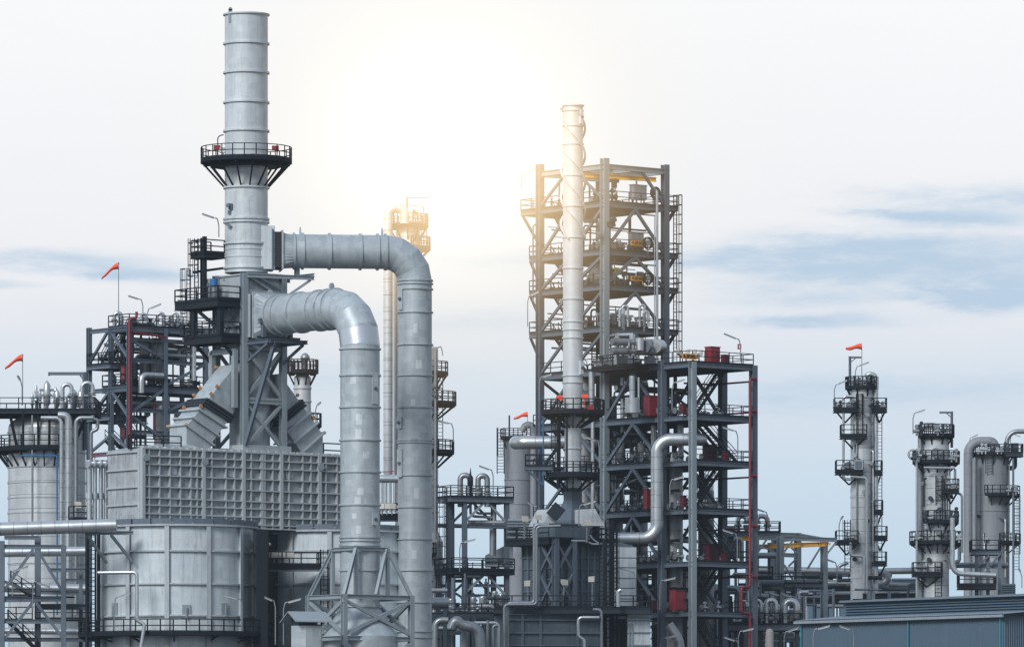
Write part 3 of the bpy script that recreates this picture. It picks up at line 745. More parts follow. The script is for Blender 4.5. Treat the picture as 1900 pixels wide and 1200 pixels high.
# analyser kit on the upper side platform
t = thing('analyser_cabinet', 'light grey analyser cabinet with a blue gauge on the upper dark platform beside the casing', 'cabinet', A.at(-1.4,3.2,z1p))
MB().box(A.at(-1.0,3.6,z1p+1.1), (.7,.9,1.7), A.e1, A.e2).build('casing', 'steel_light', t)
MB().cyl(A.at(-1.6,2.2,z1p+1.2), A.at(-1.6,2.2,z1p+1.85), .33, n=14).build('blue_gauge', 'blue', t)
MB().cyl(A.at(-1.6,2.2,z1p+.05), A.at(-1.6,2.2,z1p+1.2), .2, n=10).tube([A.at(-1.7,3.0,z1p+.1),A.at(-1.7,3.0,z1p+1.5),A.at(-1.7,2.4,z1p+1.5)], .08, 6).build('pipework', 'alu_dark', t)

# ---- furnace box with ribbed face
zt, zb = zA(840), zA(980)
a0_, a1_ = A.a(262, -.4), A.a(668, -.4); b0_, b1_ = -.4, 4.6
fur = thing('furnace_box', 'long grey furnace box whose front is covered by a grid of raised ribs', 'furnace', A.at(0, 2, zb))
MB().box(A.at((a0_+a1_)/2, (b0_+b1_)/2, (zt+zb)/2), (a1_-a0_, b1_-b0_, zt-zb), A.e1, A.e2).build('casing', 'casing_in', fur)
segs = [(262,374),(374,448),(448,518),(518,589),(589,668)]
mb = MB(); mv = MB()
yl = [0,.10,.205,.35,.50,.645,.74,.85,.955,1]
def afr(px): return A.a(px, b0_)
for s0, s1 in segs:
    x0, x1 = afr(s0), afr(s1); mv.cut().box(A.at(x0, b0_-.2, (zt+zb)/2), (.30,.42,zt-zb+.1), A.e1, A.e2)
    k = max(3, round((x1-x0)/.95)); fr_ = []
    wts = [(.6 if i in (0,k-1,k-2) else 1.0) for i in range(k)]; tot_ = sum(wts); acc = 0
    for wt in wts[:-1]:
        acc += wt; mb.box(A.at(x0+(x1-x0)*acc/tot_, b0_-.15, (zt+zb)/2), (.10,.3,zt-zb-.1), A.e1, A.e2)
    for f_ in yl: mb.box(A.at((x0+x1)/2, b0_-.17, zt+(zb-zt)*f_), (x1-x0-.33,.34,.11), A.e1, A.e2)
for px_ in (483,): mv.cut().box(A.at(afr(px_), b0_-.15, (zt+zb)/2), (.28,.3,zt-zb), A.e1, A.e2)
mb.build('rib_grid', 'ribs', fur); mv.build_each('main_stiffener', 'ribs', fur)
mb = MB()
for i in range(30): a_ = a0_+(a1_-a0_)*(i+.5)/30; mb.box(A.at(a_, b0_+.1, zt+.12), (.45,.5,.22), A.e1, A.e2)
mb.build('roof_clip', 'casing', fur)
mb = MB()
for px_, py_ in ((266,848),(375,856),(590,866)): p = A.at(afr(px_), b0_-.40, 0); p.z = Z(py_, p.y); mb.cut().cyl(p, p-A.e2*.12, .32, n=18)
mb.build_each('round_cover', 'steel_light', fur)
for px_ in (320,428,536):
    for f_ in (.27,.7): 
        a_ = afr(px_); q = MB().box(A.at(a_, b0_-.06, zt+(zb-zt)*f_), (.75,.1,.75), A.e1, A.e2)
        for i in range(3):
            for j in range(3): q.box(A.at(a_-.25+.25*i, b0_-.125, zt+(zb-zt)*f_-.25+.25*j), (.05,.04,.05), A.e1, A.e2)
        q.build('access_panel', 'casing', fur)
mb = MB()        # ribbed left end
xe = A.a(262, -.4)
for i in range(5): mb.cut().box(A.at(xe-.08, 2.1, zb+(zt-zb)*(.04+.23*i)), (.18, 4.9, .14), A.e1, A.e2)
mb.box(A.at(xe-.08,-.25,(zt+zb)/2), (.2,.3,zt-zb), A.e1, A.e2)
mb.build_each('end_rib', 'casing', fur)
hood = MB().prism([A.at(a0_,.2,zt+.02),A.at(a0_,4.4,zt+.02),A.at(a0_+2.2,3.6,zt+.75),A.at(a0_+2.2,1.0,zt+.75)], V((0,0,.01)))
hood = MB().add([A.at(a0_+.1,-.1,zt+.02),A.at(a0_+.1,4.4,zt+.02),A.at(a0_+7,4.4,zt+.02),A.at(a0_+7,-.1,zt+.02),A.at(a0_+3,.6,zt+.5),A.at(a0_+3,3.8,zt+.5),A.at(a0_+6,3.8,zt+.5),A.at(a0_+6,.6,zt+.5)],[(0,1,5,4),(1,2,6,5),(2,3,7,6),(3,0,4,7),(4,5,6,7)])
hood.build('roof_hood', 'casing', fur)

# ---- square flue ducts
def zAa(py, a, b): return A.z(py, a, b)
def flue(name_label, poly, b0, b1, ribs, flanges, mirror=False):
    t = thing('flue_duct', name_label, 'duct', A.at(poly[0][0], (b0+b1)/2, zt))
    pts = [A.at(a, b0, z_) for a, z_ in poly]
    MB().prism(pts, A.e2*(b1-b0)).build('duct_body', 'duct', t)
    mb = MB(); w_ = .10
    def ringf(p, q, d, th, mbx):
        c = [(p[0],p[1]),(q[0],q[1])]; vx = V((q[0]-p[0], q[1]-p[1], 0)); L_ = vx.length; ux = (vx.x/L_, vx.y/L_)
        cen = A.at((p[0]+q[0])/2, (b0+b1)/2, (p[1]+q[1])/2); ex = A.e1*ux[0]+V((0,0,1))*ux[1]; 
        mbx.box(cen, (L_+2*d, b1-b0+2*d, th), ex, A.e2)
    for p, q in ribs: ringf(p, q, .26, .13, mb)
    mb.build('stiffener', 'casing', t)
    mb = MB()
    for p, q in flanges: ringf(p, q, .26, .16, mb)
    mb.build('bellows_flange', 'steel_dark', t)
    return t
def lp(p, q, f): return (p[0]+(q[0]-p[0])*f, p[1]+(q[1]-p[1])*f)
b0f, b1f = .7, 3.2
U0 = (A.a(346,b0f), zAa(791,-5.8,b0f)); U1 = (A.a(438,b0f), zAa(676,-.3,b0f)); L0 = (A.a(391,b0f), zAa(824,-3.2,b0f)); L1 = (A.a(428,b0f), zAa(774,-1.1,b0f)); LX = (A.a(438,b0f), zAa(756,-.3,b0f))
poly = [(U0[0], zt+.05), U0, U1, LX, L1, L0, (L0[0], zt+.05)]
pr = lambda fu, fl: (lp(U0,U1,fu), lp(L0,L1,fl))
rb = [pr(.01,.02), pr(.13,.33), pr(.26,.66), pr(.53,1.25)][:3]
fl = [pr(.345,.88), pr(.385,.97), pr(.425,1.06)]
fd = flue('left slanted square flue duct from the furnace roof to the stack casing', poly, b0f, b1f, rb, fl)
mb = MB()
for p_, q_ in (((.0,-.1)),): pass
for b_ in (b0f-.35, b1f+.45): mb.bar(A.at(-.75,b_,zAa(757,-.4,1)), A.at(-.75,b_,zAa(650,-.4,1)), .42)
mb.bar(A.at(-.75,b0f-.35,zAa(652,-.4,1)), A.at(-.75,b1f+.45,zAa(652,-.4,1)), .42); mb.build('flange_frame', 'steel_light', fd)
mb = MB()
for f_ in (0,.3,.5,.62,.95): 
    for b_ in (b0f,b1f):
        p_ = lp(U0,U1,f_); mb.cut().cyl(A.at(p_[0]-.1,b_,p_[1]+.15), A.at(p_[0]-.1,b_,p_[1]+.15)-A.e2*.14, .15, n=12)
mb.build_each('round_cap', 'knob', fd)
U0 = (A.a(599,b0f), zAa(806,9,b0f)); U1 = (A.a(519,b0f), zAa(693,4.1,b0f)); L0 = (A.a(560,b0f), zAa(840,6.8,b0f)); L1 = (A.a(522,b0f), zAa(784,4.4,b0f))
poly = [(U0[0], zt+.05), U0, U1, L1, L0]
poly = poly[::-1]
pr = lambda fu, fl: (lp(L0,L1,fl), lp(U0,U1,fu))
rb = [pr(.01,.02), pr(.17,.38), pr(.34,.74)]
fl = [pr(.46,.96), pr(.50,1.04), pr(.54,1.12)]
fd = flue('right slanted square flue duct between the stack casing and the round ducts', poly, b0f, b1f, rb, fl)
mb = MB()
for f_ in (0,.25,.5,.62,.9):
    p_ = lp(U0,U1,f_); mb.cut().cyl(A.at(p_[0]+.1,b0f,p_[1]+.15), A.at(p_[0]+.1,b0f,p_[1]+.15)-A.e2*.14, .15, n=12)
mb.build_each('round_cap', 'knob', fd)
t = thing('roof_guardrail', 'black guardrail on the furnace roof left of the slanted flue duct', 'railing', A.at(-9, 1, zt))
mb = MB(); rail_path(mb, [A.at(A.a(250,3),3,zt), A.at(A.a(238,1),1,zt), A.at(A.a(336,-.2),-.2,zt)], 1.15, .09); rail_path(mb, [A.at(A.a(240,4.4),4.4,zt+.0), A.at(A.a(330,4.4),4.4,zt)], 1.15, .08); mb.build('railing', 'rail', t)
t = thing('roof_guardrail', 'short black guardrail at the right end of the furnace roof beside the round duct', 'railing', A.at(9.6, 1, zt))
mb = MB(); rail_path(mb, [A.at(A.a(600,1.5),1.5,zt), A.at(A.a(640,1.5),1.5,zt)], 1.25, .1); mb.build('railing', 'rail', t)

# ---- round furnace tanks beneath
def furnace_tank(px, a_, label, top_py, grp='round ribbed furnace shells'):
    b_ = 2.0; c = A.at(a_, b_, 0); rr_ = 6.6; ztk = zb-.15
    t = thing('round_furnace', label, 'furnace', c, grp)
    MB().lathe(c, [(rr_,0),(rr_,ztk)], 72).add([(c.x+rr_*math.cos(2*PI*j/72), c.y+rr_*math.sin(2*PI*j/72), ztk) for j in range(72)], [tuple(range(72))]).build('shell', 'tank', t)
    mb = MB()
    for i in range(12):
        an = rad(-94+30*i-0); ca, sa = math.cos(an), math.sin(an); o = V((ca,sa,0))
        mb.cut().box(V((c.x+(rr_+.12)*ca, c.y+(rr_+.12)*sa, ztk/2)), (.26,.14,ztk-.02), o, V((-sa,ca,0)))
        mb.box(V((c.x+(rr_+.27)*ca, c.y+(rr_+.27)*sa, ztk/2)), (.05,.38,ztk-.04), o, V((-sa,ca,0)))
    mb.build_each('vertical_rib', 'casing', t)
    mb = MB(); D_ = c.y-rr_
    for py_ in (1021,1082,1141): mb.sector(c, rr_-.02, rr_+.22, Z(py_,D_)-.07, Z(py_,D_)+.07, 0, 360, 72)
    mb.sector(c, rr_-.3, rr_+.35, ztk, ztk+.16, 0, 360, 72); mb.build('ring_stiffener', 'casing', t)
    mb = MB()
    for i in range(24):
        a1 = 360*i/24; mb.sector(c, rr_+.05, rr_+.30, ztk+.17, ztk+.62, a1+.4, a1+14, 2)
    mb.build('rim_plate', 'steel', t)
    return t, c, rr_, ztk
aT1 = (-123*.0459+1.23)/.788; aT2 = (165*.0468+1.23)/.788
T1, cT1, rT, zT = furnace_tank(330, aT1, 'nearer round furnace shell with vertical ribs under the left half of the furnace box', 968)
T2, cT2, _, _ = furnace_tank(620, aT2, 'farther round furnace shell partly behind the round ducts', 985)
zw = Z(1172, cT1.y-8)
d = ring_platform(T1, cT1, zw, rT+.05, 8.4, 150, 392, nb=9, bh=.45, thick=.25, w=.085, rin=rT, name='ring_walkway')
mb = MB()
for an, py_ in ((-94+14,1133),(-94-45,1130),(-50,1130)):
    o = V((math.cos(rad(an)), math.sin(rad(an)), 0)); p = cT1+o*(rT+.06); p.z = Z(py_, p.y)
    mb.cut().box(p, (.12,.7,1.1), o, V((-o.y,o.x,0))).bar(p+o*.2+V((0,0,-.6)), p+o*.2+V((0,0,.3)), .12)
mb.build_each('burner_hatch', 'steel_light', T1)
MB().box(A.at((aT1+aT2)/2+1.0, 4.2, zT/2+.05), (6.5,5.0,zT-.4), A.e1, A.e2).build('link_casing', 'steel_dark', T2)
MB().box(V((X(487,525), 525.5, zT/2)), (.95, 3.0, zT-.5)).build('gap_shade_panel', 'deck', T2)  # dark sheet standing in for the shade in the gap between the shells
# scalloped walkway with floodlights between the shells
zk = A.z(1047, 6.5, -5)
t = thing('service_platform', 'black service platform with handrail between the two round furnace shells', 'platform', A.at(8, -4.5, zk-.3))
c_ = V((X(545,526), 526, 0)); FR0 = Frame(488, 528, 8)
flat_platform(t, FR0, 0, 4.9, 0, 2.6, Z(1047,528), 'SEW', thick=.35, beam='rail', w=.08)
ladder(t, FR0.at(5.3,.4), Z(1200,528)-4, Z(1018,528), -FR0.e2, True, .6, 'rail', .07)
MB().bar(FR0.at(.1,.1,Z(1049,528)-.4), FR0.at(4.9,-.1,Z(1049,528)-.4), .15).bar(FR0.at(-.9,1.5,Z(1047,528)-2), FR0.at(.2,.2,Z(1047,528)-.4), .15).build('support', 'steel', t)
for i, px_ in enumerate((496,508,525,537)):
    flood(V((X(px_,529), 529.3, Z(1047,528)+.02)), (.35 if i%2 else -.3,-1,0), ('first','second','third','fourth')[i]+' pale floodlight from the left on the platform between the round furnaces', h=.9)
t = thing('vent_disc', 'round white vent end standing out at the left of the floodlights between the furnaces', 'vent', P(484,1008,526))
MB().cyl(P(484,1009,527.4), P(484,1009,526), .42, .34, 20).tube([P(484,1009,527.4), P(500,1009,529)], .15, 8).build('vent_body', 'cream', t)
# ---- left end equipment: four vertical insulated pipes with header
for i, (px_, lb) in enumerate(((166,'leftmost'),(176,'second from left'),(187,'third from left'),(196.5,'rightmost'))):
    D_ = 527+i*.35
    t = thing('riser_pipe', lb+' of four thin bright risers at the left end of the furnace box', 'pipe', P(px_, 963, D_))
    MB().tube([P(px_,963,D_), P(px_,868,D_)], .20, 12).build('pipe_run', 'alu', t)
    MB().cyl(P(px_,926,D_), P(px_,914,D_), .27, n=12).build('collar', 'alu', t)
    MB().cyl(P(px_,868,D_), P(px_,853,D_), .27, n=12).cyl(P(px_+3,861,D_-.1), P(px_-3,861,D_-.6), .25, n=10).build('end_cap', 'alu', t)
t = thing('header_pipe', 'short bright horizontal header with a tapered end joining the four risers to the furnace', 'pipe', P(188,868,529))
MB().tube([P(186,861,528.8), P(215,861,529.6)], .33, 16).cyl(P(215,861,529.6), P(221,861,529.8), .33, .14, 16).tube([P(220,861,529.8),P(236,861,530.2)], .13, 8).build('pipe_run', 'alu', t)
MB().cut().bar(P(172,845,528), P(208,842,528), .07).cut().bar(P(176,845,528), P(176,852,528), .06).cut().bar(P(200,843,528), P(200,852,528), .06).build_each('red_rod', 'red', t)
for i, (px_, lb) in enumerate(((149,'left'),(226,'right'))):
    Fq = Frame(px_-12, 528.5, 20)
    t = thing('end_platform', 'small black service platform %s of the four bright risers' % lb, 'platform', Fq.at(1,1,Z(965,528)-.3))
    flat_platform(t, Fq, 0, 1.7 if i == 0 else 2.6, 0, 1.6, Z(962,528.5), 'SEW', thick=.35, beam='rail', w=.085)
    for j in range(2): flood(Fq.at(.5+1.0*j,.6,Z(962,528.5)+.03), (.2,-1,0), ('first','second')[j]+' cream floodlight on the small platform %s of the four risers' % lb, h=1.25)

# lighter repair sheets on the round ducts
def patches(par, c, r, items, seed):
    rq = random.Random(seed)
    for (y0, y1, a0, a1) in items:
        MB().sector(c, r-.02, r+.012, Z(y1, c.y-r), Z(y0, c.y-r), a0, a1, 6).build('repair_sheet', rq.choice(('stack','slender','stack')), par)
patches(dc2, c0, r2, [(768,788,-100,-82),(796,816,-102,-84),(905,918,-96,-78),(922,934,-104,-86),(838,850,-80,-60),(700,712,-118,-100),(952,962,-112,-98),(975,990,-100,-85)], 1)
patches(dct, V((top.x,top.y,0)), r1, [(600,618,-95,-80),(668,684,-85,-66),(740,752,-104,-88),(905,925,-92,-74),(1020,1036,-100,-84)], 2)
patches(stk, V((SX.x,SX.y,0)), sr, [(100,118,-112,-92),(158,172,-100,-76),(215,228,-84,-62),(370,392,-98,-80),(430,444,-120,-100)], 3)
# pale wash marks under the rim of the near furnace shell
rq = random.Random(9); mb = MB(); D_ = cT1.y-rT
for k in range(13):
    a0 = -128+6.8*k+rq.uniform(-1,1); hgt = rq.uniform(.5,1.1)
    if abs(((a0+94) % 30)-0) < 3: continue
    n = 8; vs = [(cT1.x+(rT+.012)*math.cos(rad(a0+2.0*math.cos(2*PI*j/n))), cT1.y+(rT+.012)*math.sin(rad(a0+2.0*math.cos(2*PI*j/n))), Z(1003,D_)+hgt*.6*math.sin(2*PI*j/n)) for j in range(n)]
    mb.add(vs, [tuple(range(n))])
mb.build('wash_stain', 'slender', T1)
# ================================================================== FAR LEFT AND BACKGROUND OF THE FURNACE
# ---- support frame under the lower duct
G2 = Frame(0, 1, 38); G2.o = V((tp2.x, tp2.y, 0))-A.e1*3.5-A.e2*2.5; G2.e1 = A.e1; G2.e2 = A.e2
zt_, zm_, zl_ = Z(1015, G2.o.y), Z(1101, G2.o.y), Z(1178, G2.o.y)
t = thing('duct_support', 'splayed pale steel support frame around the foot of the lower round duct', 'steel frame', G2.at(3.5,2.5,0))
L3, W3 = 7.0, 5.0; cs = [(0,0),(L3,0),(L3,W3),(0,W3)]; ins = [(1.85,.85),(5.15,.85),(5.15,4.15),(1.85,4.15)]
for a_, b_ in cs: MB().ibeam(G2.at(a_,b_,0), G2.at(a_,b_,zm_), .42, .42, up=A.e2).build('column', 'steel_light', t)
mb = MB()
for i in range(4):
    p, q = cs[i], cs[(i+1)%4]
    for z_ in (zm_, zl_, zl_-6.5): mb.cut().ibeam(G2.at(*p, z_-.2), G2.at(*q, z_-.2), .3, .38)
mb.build_each('beam', 'steel_light', t)
mb = MB()
for i in range(4):
    p, q = cs[i], cs[(i+1)%4]
    for z0_, z1_ in ((zl_, zm_-.4), (zl_-6.5, zl_-.4), (0, zl_-6.9)):
        mb.bar(G2.at(*p, z0_+.1), G2.at(*q, z1_-.1), .26, .3).bar(G2.at(*p, z1_-.1), G2.at(*q, z0_+.1), .22, .26)
mb.build('cross_brace', 'steel_light', t)
mb = MB()
for (a_, b_), (c_, e_) in zip(cs, ins): mb.cut().ibeam(G2.at(a_,b_,zm_-.1), G2.at(c_,e_,zt_), .28, .3)
mb.cut().bar(G2.at(3.4,.1,zm_), G2.at(5.0,.8,zt_), .26); mb.build_each('raking_strut', 'steel_light', t)
mb = MB()
for i in range(4):
    p, q = ins[i], ins[(i+1)%4]; mb.ibeam(G2.at(*p, zt_), G2.at(*q, zt_), .3, .3); mb.bar(G2.at(*p, zm_), G2.at(*p, zt_), .3)
mb.build('collar_frame', 'steel_light', t)
# ---- gabled vent housing
Vf = Frame(560, 512, 25); zb_ = Z(1160, 512)
t = thing('vent_housing', 'small gabled metal roof over a pale hexagonal vent box at the foot of the ducts', 'vent', P(575,1200,514))
c = Vf.at(.75, .75, 0)
mb = MB(); n = 6
hx = [V((c.x+1.42*math.cos(2*PI*j/n+.5), c.y+1.42*math.sin(2*PI*j/n+.5), 0)) for j in range(n)]
mb.add(hx+[V((p.x,p.y,zb_)) for p in hx], [(j,(j+1)%n,n+(j+1)%n,n+j) for j in range(n)]+[tuple(range(n,2*n))]); mb.build('vent_body', 'duct', t)
mb = MB(); ex, ey = Vf.e1, Vf.e2; zr = Z(1133, 512); ze = Z(1152, 512)
def vp(a_, b_, z_): return V((c.x,c.y,0))+ex*a_+ey*b_+V((0,0,z_))
mb.prism([vp(-1.7,-1.7,ze), vp(-1.7,0,zr), vp(-1.7,1.7,ze), vp(-1.7,1.7,ze-.08), vp(-1.7,0,zr-.09), vp(-1.7,-1.7,ze-.08)], ex*3.4); mb.build('gable_roof', 'steel_light', t)
mb = MB()
for i in (-1,1):
    for j in (-1,1): mb.cut().bar(vp(i*1.0,j*.8,zb_), vp(i*1.0,j*.8,ze+.3), .12)
mb.build_each('roof_post', 'steel_dark', t)
MB().lathe(c, [(1.15,zb_-.1),(1.15,zb_+.12)], 6, False).lathe(c, [(.9,zb_),(.9,zb_+.4)], 16).build('vent_collar', 'steel_dark', t)

# ---- vessels
def vessel(name, label, cat, px, D, rpx, pt, pb, mat='vessel', rings=(), dome=.55, group=None, ringmat=None, n=48, z0=None, cone=None, ringt=.07):
    c = V((X(px, D), D, 0)); r = m(rpx, D); z1 = Z(pt, D)-r*dome; zb = 0 if z0 is None else z0
    t = thing(name, label, cat, V((c.x, c.y, zb)), group)
    ys = [zb]+sorted([Z(y, D) for y in rings])+[z1]
    prof = [(r, zb), (r, z1)]
    if cone: prof = [(m(cone[1],D), zb),(m(cone[1],D), Z(cone[2],D)),(r, Z(cone[0],D)),(r,z1)]
    mb = MB()
    for a_, b_ in zip(prof, prof[1:]): mb.lathe(c, [a_, b_], n)
    mb.dome(c, r, z1, r*dome, n)
    mb.build('shell', mat, t)
    mb = MB()
    for y in rings: mb.band((c.x, c.y, Z(y, D)), (0,0,1), r, .14, ringt, n)
    if rings: mb.build_each('stiffening_ring', ringmat or mat, t)
    return t, c, r
zr_ = lambda y, D: Z(y, D)
DV = 556
ves, cV, rV = vessel('storage_column', 'broad pale clad process column at the far left with platforms at its top', 'column', 87, DV, 72, 765, 1200, 'vessel', (803,840,868,896,924,952,980,1045), .42)
zV = Z(762, DV-3)
VF = Frame(87, DV, 0)
flat_platform(ves, VF, -5.6, 4.6, -4.2, 3.4, zV, 'SNWE', thick=.24, beam='steel_dark', w=.07, name='top_platform')
MB().cut().bar(VF.at(-3,-4,zV-.3), VF.at(-2.4,-2.5,zV-3.6), .2).cut().bar(VF.at(2.5,-4,zV-.3), VF.at(2,-2.6,zV-3.4), .2).cut().bar(VF.at(-.5,-4,zV-.3), VF.at(-.5,-3.2,zV-3.8), .2).cut().bar(VF.at(3.8,-3.6,zV-.3), VF.at(2.6,-2.2,zV-3.0), .2).build_each('platform_knee', 'rail', ves)
zV2 = Z(829, DV-3.5)
ring_platform(ves, cV, zV2, rV, rV+1.2, 150, 292, nb=10, bh=1.4, thick=.28, rin=rV, w=.085, name='side_walkway')
MB().cut().bar(VF.at(-4.4,-2.6,zV2), VF.at(-4.4,-2.6,zV), .3).cut().bar(VF.at(-1.8,-4.3,zV2), VF.at(-1.8,-4.2,zV), .16).cut().bar(VF.at(.55,-4.4,zV2), VF.at(.55,-4.2,zV), .16).build_each('hanger_post', 'rail', ves)
ladder(ves, VF.at(-4.9,-2.8), 2, zV2, V((0,-1,0)), True, .6, 'rail', .07)
# top gear
for i, (px_, yt, r_, k) in enumerate(((67,712,.10,0),(87,706,.32,1),(103,716,.12,0),(106,722,.24,1),(74,722,.12,0),(137,722,.30,1),(150,722,.32,1),(122,735,.2,1),(60,728,.10,0))):
    D_ = 553.5+.4*(i%3); p = P(px_, 760, D_); p.z = zV+.01; q = P(px_, yt, D_)
    lb = ['thin valve post with a pointed top near the left windsock','wide silver drum, widest of the gear, behind the handrail of the far left column','thin silver post right of the wide drum on the far left column','squat silver pot in the middle of the far left column top','slim vertical pipe just right of the first valve post at far left','silver pot with domed top, left one of the pair near the crane arm','silver pot with domed top, right one of the pair near the crane arm','low round flanged pot between the curved pipe and the drum','slim leftmost valve post beside the windsock pole'][i]
    t = thing('relief_drum' if k else 'valve_post', lb, 'drum' if k else 'valve', p)
    mb = MB(); h_ = q.z-p.z
    if k: mb.lathe(p, [(r_*.5,p.z),(r_*.5,p.z+h_*.18),(r_,p.z+h_*.25),(r_,p.z+h_*.85),(r_*.6,p.z+h_*.93),(r_*.2,q.z),(.01,q.z)], 14); 
    else: mb.lathe(p, [(r_,p.z),(r_,p.z+h_*.35),(r_*1.9,p.z+h_*.36),(r_*1.9,p.z+h_*.45),(r_,p.z+h_*.46),(r_*1.3,p.z+h_*.6),(r_*1.3,p.z+h_*.85),(.02,q.z)], 10)
    mb.build('drum_body', 'alu', t)
    MB().cut().cyl((p.x,p.y,p.z+h_*.5),(p.x,p.y,p.z+h_*.56), r_*1.35, n=14).cut().cyl((p.x-r_*2,p.y,p.z+h_*.7),(p.x+r_*2,p.y,p.z+h_*.7), r_*.35, n=8).build_each('flange', 'alu_dark', t)
goose(116, 709, 757, 552.8, 17, 1, 'curved silver relief pipe in the middle of the far left column top', .19, 'alu')
goose(152, 706, 757, 553.4, 20, 1, 'curved silver relief pipe at the right end of the far left column top', .19, 'alu')
t = thing('jib_crane', 'grey jib arm on a post above the right side of the far left column', 'jib crane', P(157,760,555))
MB().bar(P(157,835,555), P(157,690,555), .28).build('post', 'steel', t); MB().bar(P(91,693,555), P(160,693,555), .2,.28).bar(P(148,695,555), P(157,706,555), .14).bar(P(91,690,555),P(91,697,555),.12).build('arm', 'steel', t)
windsock(42, 661, 553, 750, 'orange windsock nearest the left edge of the photo, streaming down to the left', 1.55, .62, -1)
for k, (px_, y0_, y1_, r_, lb) in enumerate(((114,772,1010,.19,'thin pale pipe down the face of the far left column'),(127,772,1075,.33,'thicker pale pipe with a top elbow down the far left column face'),(141,778,1140,.2,'third pipe from the left down the far left column face'))):
    D_ = 551.4; mat_ = 'alu' if k < 2 else 'alu_dark'
    pipe_thing('down_pipe', lb, [P(px_-(38 if k==0 else 19 if k==1 else -32), y0_-(2 if k==1 else -3 if k==0 else 3), D_), P(px_, y0_-(2 if k==1 else -3 if k==0 else 3), D_), P(px_, y1_, D_)], r_, mat_, 'pipe', 12, .5, 4, bands=1.3 if k < 2 else 0)
pipe_thing('down_pipe', 'dog-legged pale pipe between the far left column and the four risers', [P(172,770,552), P(172,778,552), P(181,778,552), P(181,796,552), P(169,801,552), P(169,856,552)], .17, 'alu_dark', 'pipe', 10, .3, 3)
pipe_thing('blue_conduit', 'thin blue conduit running down the far left column', [P(40,845,551.5), P(106,845,551.5), P(106,1140,551.5)], .08, 'blue', 'pipe', 6, .1, 1)
pipe_thing('down_pipe', 'thin paired line near the middle of the far left column', [P(60,770,551.6), P(60,1000,551.6)], .1, 'alu_dark', 'pipe', 8)
# horizontal big pipes
for (lb, x0_, x1_, y0_, y1_, D_, r_, mt) in (('largest bright pipe ending in a flat cap in front of the four risers', -60, 216, 983, 974, 519, .56, 'alu'),
        ('middle bright pipe crossing the far left column below the capped pipe', -60, 164, 1025, 1022, 540, .42, 'alu'),
        ('third bright pipe from the top crossing the far left column', -60, 165, 1088, 1092, 536, .42, 'alu'),
        ('lowest small bright pipe crossing behind the far left steel frame', -60, 150, 1169, 1171, 538, .26, 'alu')):
    t = pipe_thing('header_pipe', lb, [P(x0_, y0_, D_), P(x1_, y1_, D_)], r_, mt, 'pipe', 24, bands=1.15)
    if r_ > .5: MB().cyl(P(x1_, y1_, D_), P(x1_+.8, y1_, D_), r_*.97, r_*.8, 24).build('end_cap', 'alu', t)
# ---- pipe rack at bottom left
K = Frame(118, 528, 0)
t = thing('pipe_rack', 'grey steel pipe rack with diagonal braces in the bottom left corner', 'steel frame', P(60,1200,529))
for px_, D_, yt, w_ in ((3,526,1003,.5),(118,526,1012,.42),(70,531,995,.5),(150,533,1060,.3),(-40,526,1003,.5)): MB().ibeam(V((X(px_,D_),D_,0)), P(px_,yt,D_), w_, w_, up=(0,1,0)).build('column', 'steel', t)
mb = MB()
for x0_, y0_, x1_, y1_, D_, w_ in ((-40,1013,120,1014,526,.3),(8,997,72,997,530,.3),(-40,1113,120,1111,526,.34),(-40,1152,120,1153,526,.3),(70,1125,165,1125,532,.45),(90,1057,165,1057,532,.3),(-40,1185,170,1186,530,.3),(118,1075,170,1076,530,.2),(70,1098,165,1100,534,.3)):
    mb.cut().ibeam(P(x0_,y0_,D_), P(x1_,y1_,D_), w_*.8, w_*1.1)
mb.build_each('beam', 'steel', t)
mb = MB()
for x0_, y0_, x1_, y1_, D_ in ((5,1098,62,1018,526),(70,1020,118,1100,526),(4,1190,62,1115,526),(66,1116,118,1185,526),(-38,1100,2,1020,526),(8,1078,60,1100,530)): mb.cut().bar(P(x0_,y0_,D_), P(x1_,y1_,D_), .2, .24)
mb.build_each('brace', 'steel', t)
rb = MB(); rail_path(rb, [P(15,1105,529), P(66,1105,529)], 1.1, .07); rail_path(rb, [P(0,1150,528), P(60,1150,528)], 1.1, .07); rail_path(rb, [P(66,1148,530), P(168,1148,530)], 1.1, .07); rb.build('railing', 'rail', t)
stair(t, P(15,1152,529.5), P(70,1196,529.5)+V((0,0,-.5)), (0,1,0)); stair(t, P(20,1080,530.5), P(60,1106,530.5), (0,1,0))
mb = MB(); mb.box(P(68,1107,531), (6.4,2.4,.08)).box(P(70,1150,531), (9,2.6,.08)).box(P(100,1188,532), (9,2.4,.08)); mb.build('floor_deck', 'deck', t)
# wall bracket beam and caged ladder left of the near furnace
t = thing('wall_bracket', 'pale grey bracket beam with two raking struts under the capped pipe end', 'bracket', P(200,1044,520))
mb = MB().ibeam(P(157,988,519.5), P(247,988,521), .3,.32).bar(P(162,992,519.5), P(198,1044,522.0), .18,.22).bar(P(206,992,520), P(247,1043,521.6), .18,.22); mb.build('beam', 'steel_light', t)
t = thing('caged_ladder', 'tall black caged ladder at the left edge of the near furnace shell', 'ladder', P(172,1200,523)); 
ladder(t, V((X(170,524),524,0)), 2, Z(990,524), (-.2,-1,0), True, .7, 'rail', .09)
MB().cut().bar(P(162,1200,524.5)-V((0,0,8)), P(162,985,524.5), .22).cut().bar(P(183,1200,524.5)-V((0,0,8)), P(183,985,524.5), .22).build_each('side_post', 'rail', t)
pipe_thing('steam_line', 'thin bright pipe that turns down in front of the near furnace shell', [P(182,1062,520), P(254,1061,519.5), P(254,1150,519.5), P(268,1158,519.5), P(262,1200,519.5), P(262,1230,519.5)], .16, 'alu', 'pipe', 10, .3, 3)
